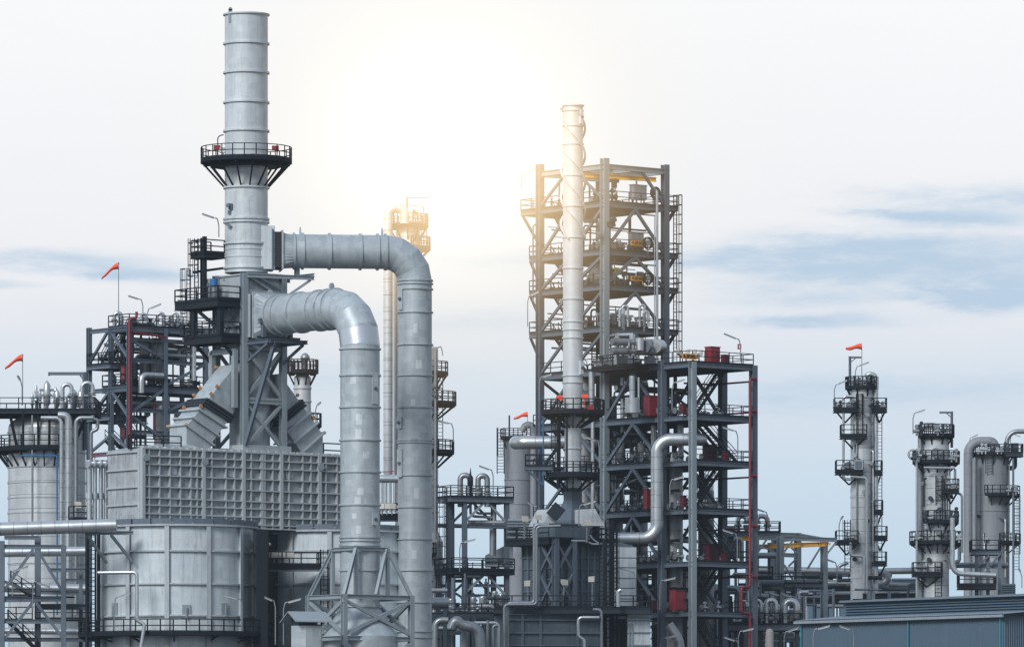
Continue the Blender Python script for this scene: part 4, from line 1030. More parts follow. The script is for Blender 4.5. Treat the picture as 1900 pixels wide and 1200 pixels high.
pipe_thing('steam_line', 'short curved dull pipe under the capped pipe end', [P(223,965,525), P(223,985,525), P(228,1000,524.5), P(240,1003,525)], .2, 'alu_dark', 'pipe', 10, .3, 3)

# ---- back structure upper left
H = Frame(240, 572, 38); zH = lambda py, a=0, b=0: H.z(py, a, b)
t = thing('process_structure', 'grey steel stair structure with pipework behind the furnace, red riser on its corner', 'steel frame', H.at(3,3,0)); HS = t
LA, LB = 8.6, 6.6
levels = [605, 716, 800]
for a_, b_, yt in ((0,0,597),(0,LB,600),(LA,0,600),(0,3.0,606),(LA,LB,606),(3.8,LB,606),(4.0,0,606)): MB().ibeam(H.at(a_,b_,0), H.at(a_,b_,zH(yt)), .4, .4, up=H.e2).build('column', 'steel', t)
flat_platform(t, H, 0, LA+2, 0, 3.4, zH(604), 'SNWE', thick=.45, w=.075); 
flat_platform(t, H, 0, LA+2, .4, 4.4, zH(714), 'SNW', thick=.5, w=.085)
flat_platform(t, H, -.2, 4, 3.0, LB+2, zH(768), 'SNW', thick=.35, w=.085)
flat_platform(t, H, -.4, 3, 2.6, LB-.2, zH(672), 'SWN', thick=.35, w=.085)
mb = MB()
for z_, b0q, b1q in ((zH(604),0,LB),(zH(716),0,LB),(zH(835),0,LB)): mb.cut().ibeam(H.at(0,b0q,z_-.2), H.at(0,b1q,z_-.2), .25, .4)
for z_ in (zH(668),zH(760),zH(800)): mb.cut().ibeam(H.at(0,.2,z_), H.at(LA,.2,z_), .22, .35)
mb.build_each('beam', 'steel', t)
mb = MB()
for p0, p1 in (((0,LB,668),(0,3.6,612)),((0,.1,665),(0,3.0,612)),((0,0,775),(0,3,720)),((0,LB,770),(0,3.2,722)),((0.2,.1,765),(3.9,.1,720)),((0.2,.1,630),(3.9,.1,662)),((4.1,.1,712),(8.4,.1,670)),((0,0,835),(0,3,800)),((0,LB,835),(0,3.2,806)),((.2,.1,770),(3.9,.1,812)),((4.2,.1,760),(8.4,.1,725))):
    mb.cut().bar(H.at(p0[0],p0[1],zH(p0[2])), H.at(p1[0],p1[1],zH(p1[2])), .2,.24)
mb.build_each('brace', 'steel', t)
for (b_0,z_0,b_1,z_1) in ((5.2,668,2.2,606),(2.6,672,.3,714),(5.2,766,1.6,716),(3.2,768,.8,812),(4.6,812,1.6,850)): stair(t, H.at(.9,b_0,zH(z_0)), H.at(.9,b_1,zH(z_1)), H.e1)
ladder(t, H.at(2.6,-.3), zH(690), zH(600), -H.e2, False, .5, 'steel_dark', .06)
pipe_thing('fire_riser', 'dark red fire water riser on the corner of the upper left stair structure', [H.at(-.2,-.3,zH(835)), H.at(-.2,-.3,zH(592)), H.at(.6,-.3,zH(592)), H.at(.6,-.3,zH(578))], .13, 'maroon', 'pipe', 10, .3, 3)
pipe_thing('fire_branch', 'dark red horizontal pipe under the top deck of the upper left structure', [H.at(.2,-.4,zH(617)), H.at(3.8,-.4,zH(622))], .1, 'maroon', 'pipe', 8)
pipe_thing('fire_riser', 'lower thin dark red pipe behind the slanted flue duct', [H.at(3.0,.3,zH(745)), H.at(3.0,.3,zH(812))], .12, 'red_dark', 'pipe', 8)
cabinet(H.at(.5,1.3,zH(709)), .7, .5, 1.5, 'upper red cabinet by the corner riser of the upper left structure', 'red', H)
cabinet(H.at(.5,1.3,zH(813)), .6, .5, 1.0, 'lower small red cabinet just above the furnace roof at left', 'red_dark', H)
windsock(220, 491, 571, 600, 'highest orange windsock, on a tall pole above the upper left structure', 1.55, .75, -1, .27)
v1 = H.at(4.6, 2.2)
def pot(a_, b_, y0, y1, r_, lb, mat='alu_dark', fr=H, seam=True, name='process_vessel', cat='vessel', dome=.5):
    p = fr.at(a_, b_, 0); zt0, zb0 = Z(y0, p.y), Z(y1, p.y); t = thing(name, lb, cat, V((p.x,p.y,zb0)))
    MB().lathe(p, [(r_*.3,zb0),(r_,zb0+.35*r_),(r_,zt0-r_*dome)], 28).dome(p, r_, zt0-r_*dome, r_*dome, 28).build('shell', mat, t)
    mb = MB(); k = max(2, int((zt0-zb0)/1.5))
    for i in range(k): mb.band((p.x,p.y,zb0+.5+(zt0-zb0-1)*i/k), (0,0,1), r_, .10, .05, 28)
    mb.build_each('jacket_seam', mat, t); return t
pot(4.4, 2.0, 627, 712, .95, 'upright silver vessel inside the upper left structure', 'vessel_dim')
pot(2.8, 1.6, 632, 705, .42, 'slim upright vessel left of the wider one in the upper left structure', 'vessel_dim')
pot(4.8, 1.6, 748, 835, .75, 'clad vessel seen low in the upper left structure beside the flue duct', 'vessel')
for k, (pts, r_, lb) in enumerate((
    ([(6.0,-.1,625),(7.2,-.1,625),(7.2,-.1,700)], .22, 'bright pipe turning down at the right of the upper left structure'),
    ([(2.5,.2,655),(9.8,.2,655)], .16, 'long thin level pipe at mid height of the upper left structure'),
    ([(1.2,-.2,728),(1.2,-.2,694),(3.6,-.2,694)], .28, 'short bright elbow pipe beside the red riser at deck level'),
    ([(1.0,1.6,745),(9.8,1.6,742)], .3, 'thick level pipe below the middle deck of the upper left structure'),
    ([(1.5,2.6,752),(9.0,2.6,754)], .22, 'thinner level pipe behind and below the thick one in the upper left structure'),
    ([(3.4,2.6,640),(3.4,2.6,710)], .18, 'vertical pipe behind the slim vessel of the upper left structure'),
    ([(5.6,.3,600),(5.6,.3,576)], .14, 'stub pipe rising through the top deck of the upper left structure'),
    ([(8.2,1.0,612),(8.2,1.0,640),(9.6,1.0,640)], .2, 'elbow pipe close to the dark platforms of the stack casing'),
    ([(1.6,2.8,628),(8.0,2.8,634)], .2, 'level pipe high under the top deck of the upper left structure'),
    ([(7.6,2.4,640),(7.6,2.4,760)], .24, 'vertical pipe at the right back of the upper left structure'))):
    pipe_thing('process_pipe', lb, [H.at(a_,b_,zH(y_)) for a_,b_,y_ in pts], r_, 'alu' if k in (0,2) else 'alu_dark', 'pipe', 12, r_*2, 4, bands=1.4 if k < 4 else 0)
for k, (px_, yt, w_, s_) in enumerate(((212,577,13,1),(292,578,12,1),(330,578,11,-1),(262,580,9,1))):
    goose(px_, yt, 603, 575+k*.3, w_, s_, ['curved silver pipe at the left end of the top deck of the upper left structure','curved silver pipe in the middle of the top deck of the upper left structure','curved silver pipe at the right end of the top deck of the upper left structure','small curved pipe beside the red pipe on the top deck of the upper left structure'][k], .14 if k else .18, 'alu')
R2 = random.Random(3)
for k, (a_, z_) in enumerate([(1.2,604),(2.6,604),(3.9,604),(5.2,604),(6.6,604),(1.6,714),(3.2,714),(4.6,714),(6.0,714),(7.4,714),(8.6,714)]):
    p = H.at(a_, 1.0+.6*(k%3), zH(z_)); hh = .7+.5*R2.random()
    t = thing('valve_set', 'small dark valve set with handwheel standing on a deck of the upper left structure', 'valve', p, 'valve sets on the upper left structure')
    MB().cyl(p, p+V((0,0,hh)), .14, n=8).cyl(p+V((-.35,0,hh*.5)), p+V((.35,0,hh*.5)), .2, n=10).cyl(p+V((0,0,hh)), p+V((0,0,hh+.12)), .28, .1, 10).build('valve_body', 'alu' if k % 2 else 'steel_dark', t)
    MB().cut().cyl(p+V((-.42,0,hh*.5)), p+V((-.34,0,hh*.5)), .3, n=12).cut().cyl(p+V((.34,0,hh*.5)), p+V((.42,0,hh*.5)), .3, n=12).build_each('flange', 'alu_dark', t)

# ---- small column behind the casing tower
t, c, r = vessel('small_column', 'short clad column with dark top platform behind the stack casing tower', 'column', 561, 600, 16, 694, 900, 'vessel', (720,745,770), .5)
ring_platform(t, c, Z(689,600), r*.2, m(30,600), 0, 360, nb=8, bh=1.1, rin=r, w=.08)
pf = ring_platform(t, c, Z(786,598), r, m(36,600), 290, 372, nb=3, bh=1.0, rin=r, w=.08)
p = P(566, 688, 600); t2 = thing('relief_drum', 'dark domed vent standing on the short column behind the casing tower', 'vent', p)
MB().lathe(p, [(.28,p.z),(.28,p.z+1.0),(.45,p.z+1.1),(.45,p.z+1.4),(.2,p.z+1.7),(.01,p.z+1.75)], 14).build('drum_body', 'alu_dark', t2); MB().tube([p+V((-1.2,0,0)), p+V((-1.2,0,.9)), p+V((-.2,0,.9))], .12, 8).build('pipework', 'steel_dark', t2)
for k, q in enumerate((531,539)): 
    p = P(q, 689, 599); t3 = thing('valve_set', 'green painted handwheel valve left of the domed vent' if k else 'dark handwheel valve at the left end of the short column platform', 'valve', p)
    MB().cyl(p, p+V((0,0,.8)), .12, n=8).build('valve_body', 'alu_dark', t3); valve_wheel(t3, p+V((0,-.2,.95)), .32, (0,-1,0), 'rail')

# ---- slim column pair and platforms in the glow
DG = 612
t, c, r = vessel('distillation_column', 'tall slim clad column behind the upper duct, its platforms bleached by the sun', 'column', 757, DG, 23, 408, 1200, 'vessel', (440,470,560,640,720,800), .3)
ring_platform(t, c, Z(419,DG), r*.3, m(38,DG), 0, 360, nb=10, bh=1.2, rin=r, w=.07)
ring_platform(t, c, Z(459,DG-1), r, m(42,DG), 285, 380, nb=4, bh=.9, rin=r, w=.07)
ladder(t, c+V((m(30,DG),-1.2,0)), Z(459,DG), Z(400,DG), (0,-1,0), True, .5, 'rail', .06)
pipe_thing('overhead_line', 'tall pale pipe with a rounded top behind the bend of the upper duct', [P(720,880,DG-2), P(720,385,DG-2), P(751,385,DG-2), P(751,415,DG-2)], .46, 'vessel', 'pipe', 20, 1.0, 8, bands=1.6)
pipe_thing('service_line', 'thin dark service pipe between the two round ducts', [P(733,885,DG-3), P(733,500,DG-3)], .16, 'alu_dark', 'pipe', 8)
pipe_thing('overhead_line', 'second vertical pale pipe just left of the upper duct', [P(741,1100,DG-1), P(741,470,DG-1)], .42, 'vessel_dim', 'pipe', 14, bands=2.2)
t = thing('jib_crane', 'faint davit frame on top of the slim column in the sun glow', 'jib crane', P(757,415,DG))
MB().bar(P(755,418,DG), P(755,366,DG), .14).bar(P(755,367,DG), P(796,367,DG), .12).bar(P(755,380,DG), P(786,384,DG), .08).bar(P(786,384,DG), P(786,415,DG), .08).build('arm', 'steel', t)
tp_ = thing('top_cabinet', 'small square frame cabinet on the slim column platform in the sun glow', 'cabinet', P(771,418,DG-1.5))
MB().box(P(771,398,DG-1.5), (.6,.3,.9)).bar(P(771,418,DG-1.5),P(771,404,DG-1.5),.1).build('casing', 'steel_light', tp_)
MB().box(P(768,392,DG-1.7), (.25,.1,.3)).build('window', 'ink', tp_)
# lower pieces between the ducts
t = thing('pipe_manifold', 'short horizontal manifold with four risers seen between the two round ducts', 'manifold', P(722,945,590))
MB().cyl(P(704,888,590), P(742,888,590), .38, n=18).build('header', 'alu', t)
mb = MB()
for px_ in (709,716,724,732): mb.cut().cyl(P(px_,950,590), P(px_,890,590), .15, n=10)
mb.build_each('riser', 'alu', t); MB().cut().bar(P(707,875,589), P(732,874,589), .07).build_each('red_rod', 'red', t)
t = thing('service_platform', 'dark service platform with handrail seen between the two round ducts', 'platform', P(722,985,588)); FQ = Frame(704,588,0)
flat_platform(t, FQ, 0, 2.2, 0, 2, Z(986,588), 'SNE', thick=.8, beam='rail', w=.08)
flat_platform(t, FQ, 0, 2.2, 0, 2, Z(955,588), 'SNE', thick=.3, beam='rail', w=.08)
MB().bar(P(712,1200,588), P(712,986,588), .3).bar(P(734,1200,588), P(734,986,588), .3).bar(P(712,1040,588), P(734,1010,588), .2).build('column', 'steel', t)
for j in range(3): flood(P(709+9*j,955,587.3), (.3*(j-1),-1,0), ('left','middle','right')[j]+' small cream floodlight between the two round ducts', h=.9)
# column right of the upper duct
t, c, r = vessel('splitter_column', 'clad column with three dark side platforms showing just right of the upper duct', 'column', 786, 600, 27, 640, 1200, 'vessel', (700,760,820,900,950), .3, cone=(985,36,1005))
for py_, R_, a0_, a1_ in ((690,46,285,385),(746,61,290,380),(836,57,285,380)): ring_platform(t, c, Z(py_,598), r, m(R_,600), a0_, a1_, nb=4, bh=1.3, rin=r, w=.08, name='side_platform')
ring_platform(t, c, Z(1027,597), m(36,600), m(48,600), 250, 300, nb=3, bh=.8, rin=m(36,600), w=.08, name='side_platform')
ladder(t, c+V((m(31,600),-1.3,0)), Z(836,600), Z(700,600), (0,-1,0), False, .5, 'rail', .06)
for k, y in enumerate((724,760)): 
    p = V((X(812+9*k,598), 597, Z(746,597)))
    if k == 0:
        t4 = thing('manway_wheel', 'dark handwheel on the middle platform right of the upper duct', 'valve', p); MB().cyl(p, p+V((0,0,.5)), .08, n=6).build('stem', 'steel_dark', t4); valve_wheel(t4, p+V((0,-.1,.95)), .55, (.2,-1,0))
pipe_thing('column_line', 'thin pipe up the right edge of the column beside the upper duct', [P(808,1000,597), P(808,650,597)], .12, 'alu_dark', 'pipe', 8)
pipe_thing('crossing_pipe', 'long level pipe running right from the upper duct to the middle pipe structure', [P(800,974,602), P(945,977,606)], .22, 'alu_dark', 'pipe', 10)
pipe_thing('ground_header', 'dull bright pipe end at lower right of the upper duct', [P(775,1118,560), P(832,1118,560)], .52, 'alu_dark', 'pipe', 18, bands=1.2)

R5 = random.Random(21)
for k in range(50):
    a0q = R5.uniform(.6, 9.0); b0q = R5.uniform(.8, 5.8); lv = R5.choice(((604,714),(714,768),(714,835),(604,672))); zt_q, zb_q = zH(lv[0])-.6, zH(lv[1])+.1; kk = R5.random(); r_ = R5.choice((.08,.12,.16,.22))
    if kk < .45: pts = [H.at(a0q,b0q,zb_q), H.at(a0q,b0q,zt_q)]
    elif kk < .75: zq_ = R5.uniform(zb_q+.8, zt_q-.2); pts = [H.at(a0q,b0q,zb_q), H.at(a0q,b0q,zq_), H.at(min(9.5,a0q+R5.uniform(2,5)),b0q,zq_)]
    else: zq_ = R5.uniform(zb_q+.8, zt_q-.2); pts = [H.at(.5,b0q,zq_), H.at(9.4,b0q,zq_)]
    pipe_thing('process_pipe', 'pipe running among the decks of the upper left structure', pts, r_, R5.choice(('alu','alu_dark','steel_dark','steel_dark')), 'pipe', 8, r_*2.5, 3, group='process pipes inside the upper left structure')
# ================================================================== CENTRE HEATER
DH = 586
S = Frame(1063, DH, 40); sc2 = V((X(1063, DH), DH, 0)); zS = lambda py: Z(py, DH)
rs = m(18.5, DH)
t = thing('slim_stack', 'slimmer pale stack wrapped with spiral strakes beside the open steel tower', 'chimney', V((sc2.x, sc2.y, zS(905)))); sst = t
mb = MB(); by = [206,234,268,326,383,441,498,555,597,612,627,697,710]
ys = [197]+by
for y0, y1 in zip(ys, ys[1:]): mb.lathe(sc2, [(rs, zS(y1)), (rs, zS(y0))], 40)
mb.lathe(sc2, [(rs*.84, zS(905)),(rs*.84, zS(764)),(rs, zS(735)),(rs, zS(710))], 40)
mb.lathe(sc2, [(rs, zS(198)), (rs+.14, zS(197.5)), (rs+.14, zS(195.5)), (rs-.1, zS(195.5)), (rs-.12, zS(215))], 40, False)
mb.build('shell', 'slender', t)
mb = MB()
for y in by+[832,860]: mb.band((sc2.x, sc2.y, zS(y)), (0,0,1), rs if y < 720 else rs*.84, .13, .10, 40)
mb.build_each('stiffening_ring', 'slender', t)
for k in range(3):
    mb = MB(); n = 110; vs = []
    for i in range(n+1):
        f = i/n; z_ = zS(210)+(zS(445)-zS(210))*f; a = 2*PI*(k/3)+f*2*PI*1.55+.9
        for r_, dz in ((rs+.10,-.05),(rs+.30,-.05),(rs+.30,.05),(rs+.10,.05)): vs.append((sc2.x+r_*math.cos(a), sc2.y+r_*math.sin(a), z_+dz))
    mb.add(vs, [(4*i+j,4*i+4+j,4*i+4+(j+1)%4,4*i+(j+1)%4) for i in range(n) for j in range(4)]+[(0,1,2,3),(4*n+3,4*n+2,4*n+1,4*n)])
    for i in range(4, n, 12):
        f = i/n; z_ = zS(210)+(zS(445)-zS(210))*f; a = 2*PI*(k/3)+f*2*PI*1.55+.9
        mb.bar((sc2.x+(rs-.05)*math.cos(a), sc2.y+(rs-.05)*math.sin(a), z_), (sc2.x+(rs+.2)*math.cos(a), sc2.y+(rs+.2)*math.sin(a), z_), .06)
    mb.build('spiral_strake', 'slender', t)
door_plate(t, V((X(1077,DH), DH-rs*.7, zS(219))), .32, 1.3, (.6,-.8,0), 'slender')
door_plate(t, V((X(1077,DH), DH-rs*.7, zS(683))), .34, 1.25, (.6,-.8,0), 'slender')
MB().bar(P(1044,200,DH-.3), P(1041,203,DH-.5), .25, .3).build('lifting_lug', 'slender', t)
ring_platform(t, sc2, zS(764), rs*.84, m(59,DH), 0, 360, nb=14, bh=1.2, thick=.3, rin=rs*.84, w=.085, name='ring_platform')
ring_platform(t, sc2, zS(880), rs*.84, m(50,DH), 0, 360, nb=10, bh=1.2, thick=.35, rin=rs*.84, w=.085, name='ring_platform')
FS = Frame(975, DH-1, 0); 
flat_platform(t, FS, 0, 2.6, -.5, 1.2, zS(866), 'SWN', thick=.3, w=.08, name='side_platform'); MB().cut().bar(P(976,868,DH-1.5), P(1005,898,DH-1), .2).build_each('bracket', 'steel', t)
ladder(t, sc2+V((-rs-.5,-1.0,0)), zS(880), zS(745), V((-.5,-.87,0)), True, .55, 'rail', .07)
MB().cut().bar(P(1036,905,DH-1.5), P(1036,764,DH-1.5), .26).cut().bar(P(1052,905,DH-2), P(1052,764,DH-2), .12).build_each('support_post', 'rail', t)
for k, (px_, dy_, yb, mt) in enumerate(((1038,-1.5,741,'orange'),(1085,-1.8,739,'orange'),(1096,-3.0,759,'red'))):
    solo(MB().box(P(px_, yb-3.5, DH+dy_), (.62,.1,.42)).bar(P(px_,yb-2,DH+dy_+.1), V((X(px_,DH+dy_), DH+dy_+.1, zS(764))), .05), 'placard', mt, ['bright orange-red placard on the slim stack platform, hidden partly by rails','bright orange-red placard just right of the slim stack at platform height','faded red placard lowest on the slim stack platform'][k], 'placard')
# ---- heater body
Hh = Frame(1033, 583, 40); hz = lambda py, a=0, b=0: Hh.z(py, a, b)
ht = thing('fired_heater', 'dark ribbed heater box with X braced corner and deck, under the slim straked stack', 'furnace', Hh.at(3,3,hz(1128)))
zt4, zb4 = hz(1000), hz(1127)
LAh, LBh = 5.6, 5.2
MB().box(Hh.at(LAh/2+.2, LBh/2+.2, (zt4+zb4)/2), (LAh, LBh, zt4-zb4), Hh.e1, Hh.e2).build('casing', 'heater', ht)
mb = MB(); mv = MB()
for i in range(7): a_ = .35+LAh*(i+.5)/7; mb.box(Hh.at(a_, .12, (zt4+zb4)/2), (.14,.2,zt4-zb4-.1), Hh.e1, Hh.e2)
for i in range(6): b_ = .35+LBh*(i+.5)/6; mb.box(Hh.at(.12, b_, (zt4+zb4)/2), (.2,.14,zt4-zb4-.1), Hh.e1, Hh.e2)
for i in range(6):
    z_ = zb4+(zt4-zb4)*(i+.5)/6; mb.box(Hh.at(LAh/2+.2,.14,z_), (LAh,.14,.1), Hh.e1, Hh.e2); mb.box(Hh.at(.14,LBh/2+.2,z_), (.14,LBh,.1), Hh.e1, Hh.e2)
mb.build('rib_grid', 'steel', ht)
for a_, b_ in ((-.9,-.9),(-.9,1.4),(1.3,-.9)): MB().ibeam(Hh.at(a_,b_,zb4), Hh.at(a_,b_,zt4+.5), .5, .5, up=Hh.e2).build('column', 'steel', ht)
mb = MB()
for (p, q) in (((-.9,-.9),(-.9,1.4)),((-.9,-.9),(1.3,-.9))):
    for z0_, z1_ in ((zb4+.2,(zt4+zb4)/2),((zt4+zb4)/2,zt4-.2)): mb.cut().bar(Hh.at(*p,z0_), Hh.at(*q,z1_), .24); mb.cut().bar(Hh.at(*p,z1_), Hh.at(*q,z0_), .22)
mb.build_each('cross_brace', 'steel', ht)
MB().box(Hh.at(.2,.2,zt4+.75), (3.0,3.0,1.2), Hh.e1, Hh.e2).box(Hh.at(.2,.2,zt4+1.4), (3.2,3.2,.12), Hh.e1, Hh.e2).build('cap_box', 'heater', ht)
flat_platform(ht, Hh, -1.3, LAh+.6, -.4, .0+LBh+.8, zt4+.05, 'NEW', thick=.5, beam='rail', w=.085)
flat_platform(ht, Hh, LAh-1.2, LAh+.8, -1.3, .2, zt4+.02, 'SEW', thick=.5, beam='rail', w=.085)
t = thing('convection_casing', 'small grey tapered casing joining the slim stack to the dark heater', 'duct', V((sc2.x,sc2.y,zt4)))
e = Hh.at(2.9,2.9,0)
mb = MB(); w0, w1 = 1.9, .62
def rect(c, w_, z_): return [c+Hh.e1*i*w_+Hh.e2*j*w_+V((0,0,z_)) for i, j in ((-1,-1),(1,-1),(1,1),(-1,1))]
cc = V((sc2.x, sc2.y+1.5, 0)); zz_ = [zt4, hz(962), hz(925), hz(890)]
mb.add(rect(cc,1.3,zz_[0])+rect(cc,1.3,zz_[1])+rect(cc,w1,zz_[2])+rect(cc,w1,zz_[3]), [(4*k+i,4*k+(i+1)%4,4*k+4+(i+1)%4,4*k+4+i) for k in range(3) for i in range(4)]); mb.build('duct_body', 'steel', t)
for k, (p0, p1, p2, p3, lb) in enumerate((((1006,975),(1022,944),(1036,958),(1026,975),'small slanted square duct on the left of the heater deck'),((1092,975),(1092,944),(1104,943),(1122,975),'small slanted square duct on the right of the heater deck, sunlit'))):
    t = thing('flue_duct', lb, 'duct', P(1015+80*k, 975, 582.5))
    MB().prism([P(q[0], q[1], 582.5) for q in (p0,p1,p2,p3)], Hh.e2*2.0).build('duct_body', 'casing', t)
    if k == 0: MB().bar(P(1022,941,582.3), P(1041,956,582.3), 1.6,.9, up=(0,-.3,1)).build('bellows', 'steel_dark', t)
for k, (px_, py_) in enumerate(((973,985),(1089,992),(998,982))): flood(P(px_, py_+14, 580.5-.6*k), (.4,-1,0), ('first cream floodlight on the left of the heater top deck','cream floodlight standing highest on the heater top deck right of the ladder','small cream floodlight beside the heater cap box')[k], h=1.9)
# sheet-clad box right of the heater
t = thing('sheeted_box', 'tall pale panelled box at the right end of the dark heater', 'duct', P(1160,1128,584)); FX = Frame(1148, 583, 22)
MB().box(FX.at(.95,1.2,(Z(1014,583)+Z(1127,583))/2), (1.7,2.4,Z(1014,583)-Z(1127,583)), FX.e1, FX.e2).build('casing', 'tank', t)
mb = MB()
for py_ in (1034,1052,1072,1090,1110): mb.cut().box(FX.at(.95,1.2,Z(py_,583)), (1.76,2.46,.06), FX.e1, FX.e2)
mb.build_each('panel_joint', 'steel_dark', t)
MB().prism([FX.at(.1,-.02,Z(1014,583)), FX.at(1.8,-.02,Z(1014,583)), FX.at(.2,-.02,Z(1005,583))], FX.e2*2.4).build('sloped_top', 'steel', t)
# ---- lower box and deck
LW = Frame(1118, 577, 10)
t = thing('lower_furnace', 'wide grey steel box with bolted stiffeners at the bottom centre, below the heater deck', 'furnace', LW.at(-4,2,0))
zt5 = Z(1138,577)
MB().box(LW.at(-4.6,3,zt5/2), (9.2,6,zt5), LW.e1, LW.e2).build('casing', 'heater', t)
mb = MB()
for a_ in (-9.1,-5.9,-2.4,-.1,-7.6): mb.cut().box(LW.at(a_,-.08,zt5/2), (.24,.2,zt5), LW.e1, LW.e2)
mb.build_each('vertical_rib', 'steel', t)
mb = MB()
for py_ in (1140,1150,1174,1197): mb.cut().box(LW.at(-4.6,-.1,Z(py_,577)), (9.3,.28,.14), LW.e1, LW.e2)
mb.build_each('horizontal_rib', 'steel' , t)
t = thing('ribbed_casing', 'pale grey box with three ledges at bottom centre right of the dark ladders', 'furnace', P(1185,1200,577)); 
MB().box(V((X(1186,577),578.5,Z(1133,577)/2)), (m(42,577),3,Z(1133,577))).build('casing', 'tank', t)
mb = MB()
for py_ in (1134,1145,1150,1172,1196): mb.cut().box(V((X(1187,577),577.6,Z(py_,577))), (m(47,577),1.6,.1))
for px_ in (1167,1173): mb.cut().box(V((X(px_,577),576.9,Z(1168,577)/2)), (.12,.3,Z(1133,577)-.6))
mb.build_each('stiffener', 'steel_light', t)
dk = thing('heater_deck', 'long dark walkway deck with handrails across the foot of the heater', 'platform', P(1060,1130,579)); FD = Frame(918,578,0)
flat_platform(dk, FD, 0, m(288,578), -2.5, 6, Z(1128,578), 'SEW', thick=.5, beam='steel_dark', w=.085)
for k, (px_, hh) in enumerate(((980,2.3),(1046,2.4),(1099,2.7))): flood(V((X(px_,576.5),576.3,Z(1128,578)+.02)), (.5 if k==1 else -.4,-1,0), ('left','middle','right')[k]+' cream floodlight on the walkway deck at the foot of the heater', h=hh)
for k, (px_, y0_, y1_, D_) in enumerate(((1129,860,1200,578.5),(1138,975,1210,579),(1118,1000,1130,580))):
    t = thing('caged_ladder', ['tall black caged ladder at the right edge of the dark heater, the longest one','black caged ladder just left of the pale ledged box','short black ladder on the right face of the dark heater'][k], 'ladder', P(px_,y1_,D_))
    ladder(t, V((X(px_,D_),D_,0)), Z(y1_,D_)-(8 if k < 2 else 0), Z(y0_ if k else 965,D_), (.3,-1,0), k < 2, .6, 'rail', .085)
    if k == 0: MB().cut().bar(P(1122,1200,D_+.4)-V((0,0,8)), P(1122,1000,D_+.4), .3).cut().bar(P(1136,1200,D_+.4)-V((0,0,8)), P(1136,985,D_+.4), .2).build_each('side_post', 'rail', t)
for k, (pts, r_) in enumerate((([(1018,973),(992,973),(992,1118),(942,1118),(942,1240)],.18),([(1040,975),(996,977),(996,1121),(936,1121),(936,1240)],.14),([(1100,1130),(1116,1130),(1116,1240)],.14),([(1112,1145),(1073,1145),(1073,1180),(1084,1186),(1084,1240)],.17),([(1147,1125),(1147,1096),(1152,1094)],.2),([(880,1155),(925,1155),(925,1240)],.17),([(1060,1003),(1085,1003),(1100,1009),(1130,1009)],.1),([(1095,992),(1100,1000),(1112,1008)],.08))):
    pipe_thing('steam_line', ['outer of two parallel grey pipes running down the heater front','inner of two parallel grey pipes running down the heater front','thin grey pipe turning down at the right corner of the lower box','bright zigzag pipe on the front of the lower box','short bright stub pipe on the heater walkway near the pale panelled box','bright pipe turning down at the left end of the lower box','thin bright line under the heater top deck','short curved line right of the heater floodlight'][k], [P(a_,b_,574.5-.4*(k%2) if k < 6 else 580.3) for a_, b_ in pts], r_, 'alu' if k in (3,4,5) else 'alu_dark', 'pipe', 10, .35, 3)
# ---- middle pipe structure
Q = Frame(862, 596, 25); qz = lambda py, a=0, b=0: Q.z(py, a, b)
t = thing('valve_structure', 'open steel structure with two curved relief pipes on top, between the ducts and the heater', 'steel frame', Q.at(2,1,0))
qa1 = Q.a(940,0); qa2 = Q.a(952, 3.2); qb = 3.0
for a_, b_ in ((0,0),(0,qb),(qa1,0),(qa1,qb),(-1.0,1.5)): MB().ibeam(Q.at(a_,b_,0), Q.at(a_,b_,qz(924)), .42, .42, up=Q.e2).build('column', 'steel', t)
flat_platform(t, Q, -1.6, qa1+.6, -.3, qb+.4, qz(922), 'SNWE', thick=.4, w=.075)
flat_platform(t, Q, -1.6, qa1+.6, -.5, qb+.4, qz(1056), 'SNWE', thick=.4, beam='rail', w=.085)
flat_platform(t, Q, -1.6, qa1+1.5, -.5, qb+2, qz(1142), 'SNE', thick=.5, beam='steel_dark', w=.085)
mb = MB()
for p0, p1 in (((0,968),(qa1*.5,928)),((qa1,968),(qa1*.5,928)),((0,1100),(qa1*.5,1062)),((qa1,1105),(qa1*.5,1062)),((0,1138),(qa1*.6,1110))):
    mb.cut().bar(Q.at(p0[0],-.05,qz(p0[1])), Q.at(p1[0],-.05,qz(p1[1])), .2); mb.cut().bar(Q.at(p0[0],qb,qz(p0[1])), Q.at(p1[0],qb,qz(p1[1])), .2)
mb.build_each('brace', 'steel_light', t)
mb = MB()
for y in (975,1085,1104): mb.cut().ibeam(Q.at(0,0,qz(y)), Q.at(qa1,0,qz(y)), .2,.3)
mb.build_each('beam', 'steel', t)
ladder(t, Q.at(-1.7,.6), qz(1056), qz(905), -Q.e1, True, .5, 'rail', .07); ladder(t, Q.at(1.8,2.6), qz(1142), qz(1040), -Q.e2, False, .5, 'rail', .06); ladder(t, Q.at(-1.8,.6), qz(1200), qz(1045), -Q.e1, True, .5, 'rail', .07)
for k, (px_, yt, w_, s_) in enumerate(((854,876,18,1),(904,877,-17,1))):
    goose(px_, yt, 940, 597, w_, s_, ('left','right')[k]+' curved relief pipe on the structure between the ducts and the heater', .27, 'alu_dark')
t2 = thing('vent_rod', 'dark pointed valve standing between the two curved relief pipes', 'valve', P(873,922,596.5)); MB().lathe(P(873,922,596.5), [(.12,qz(922)),(.12,qz(900)),(.26,qz(899)),(.26,qz(885)),(.1,qz(880)),(.02,qz(867))], 10).build('valve_body', 'rail', t2)
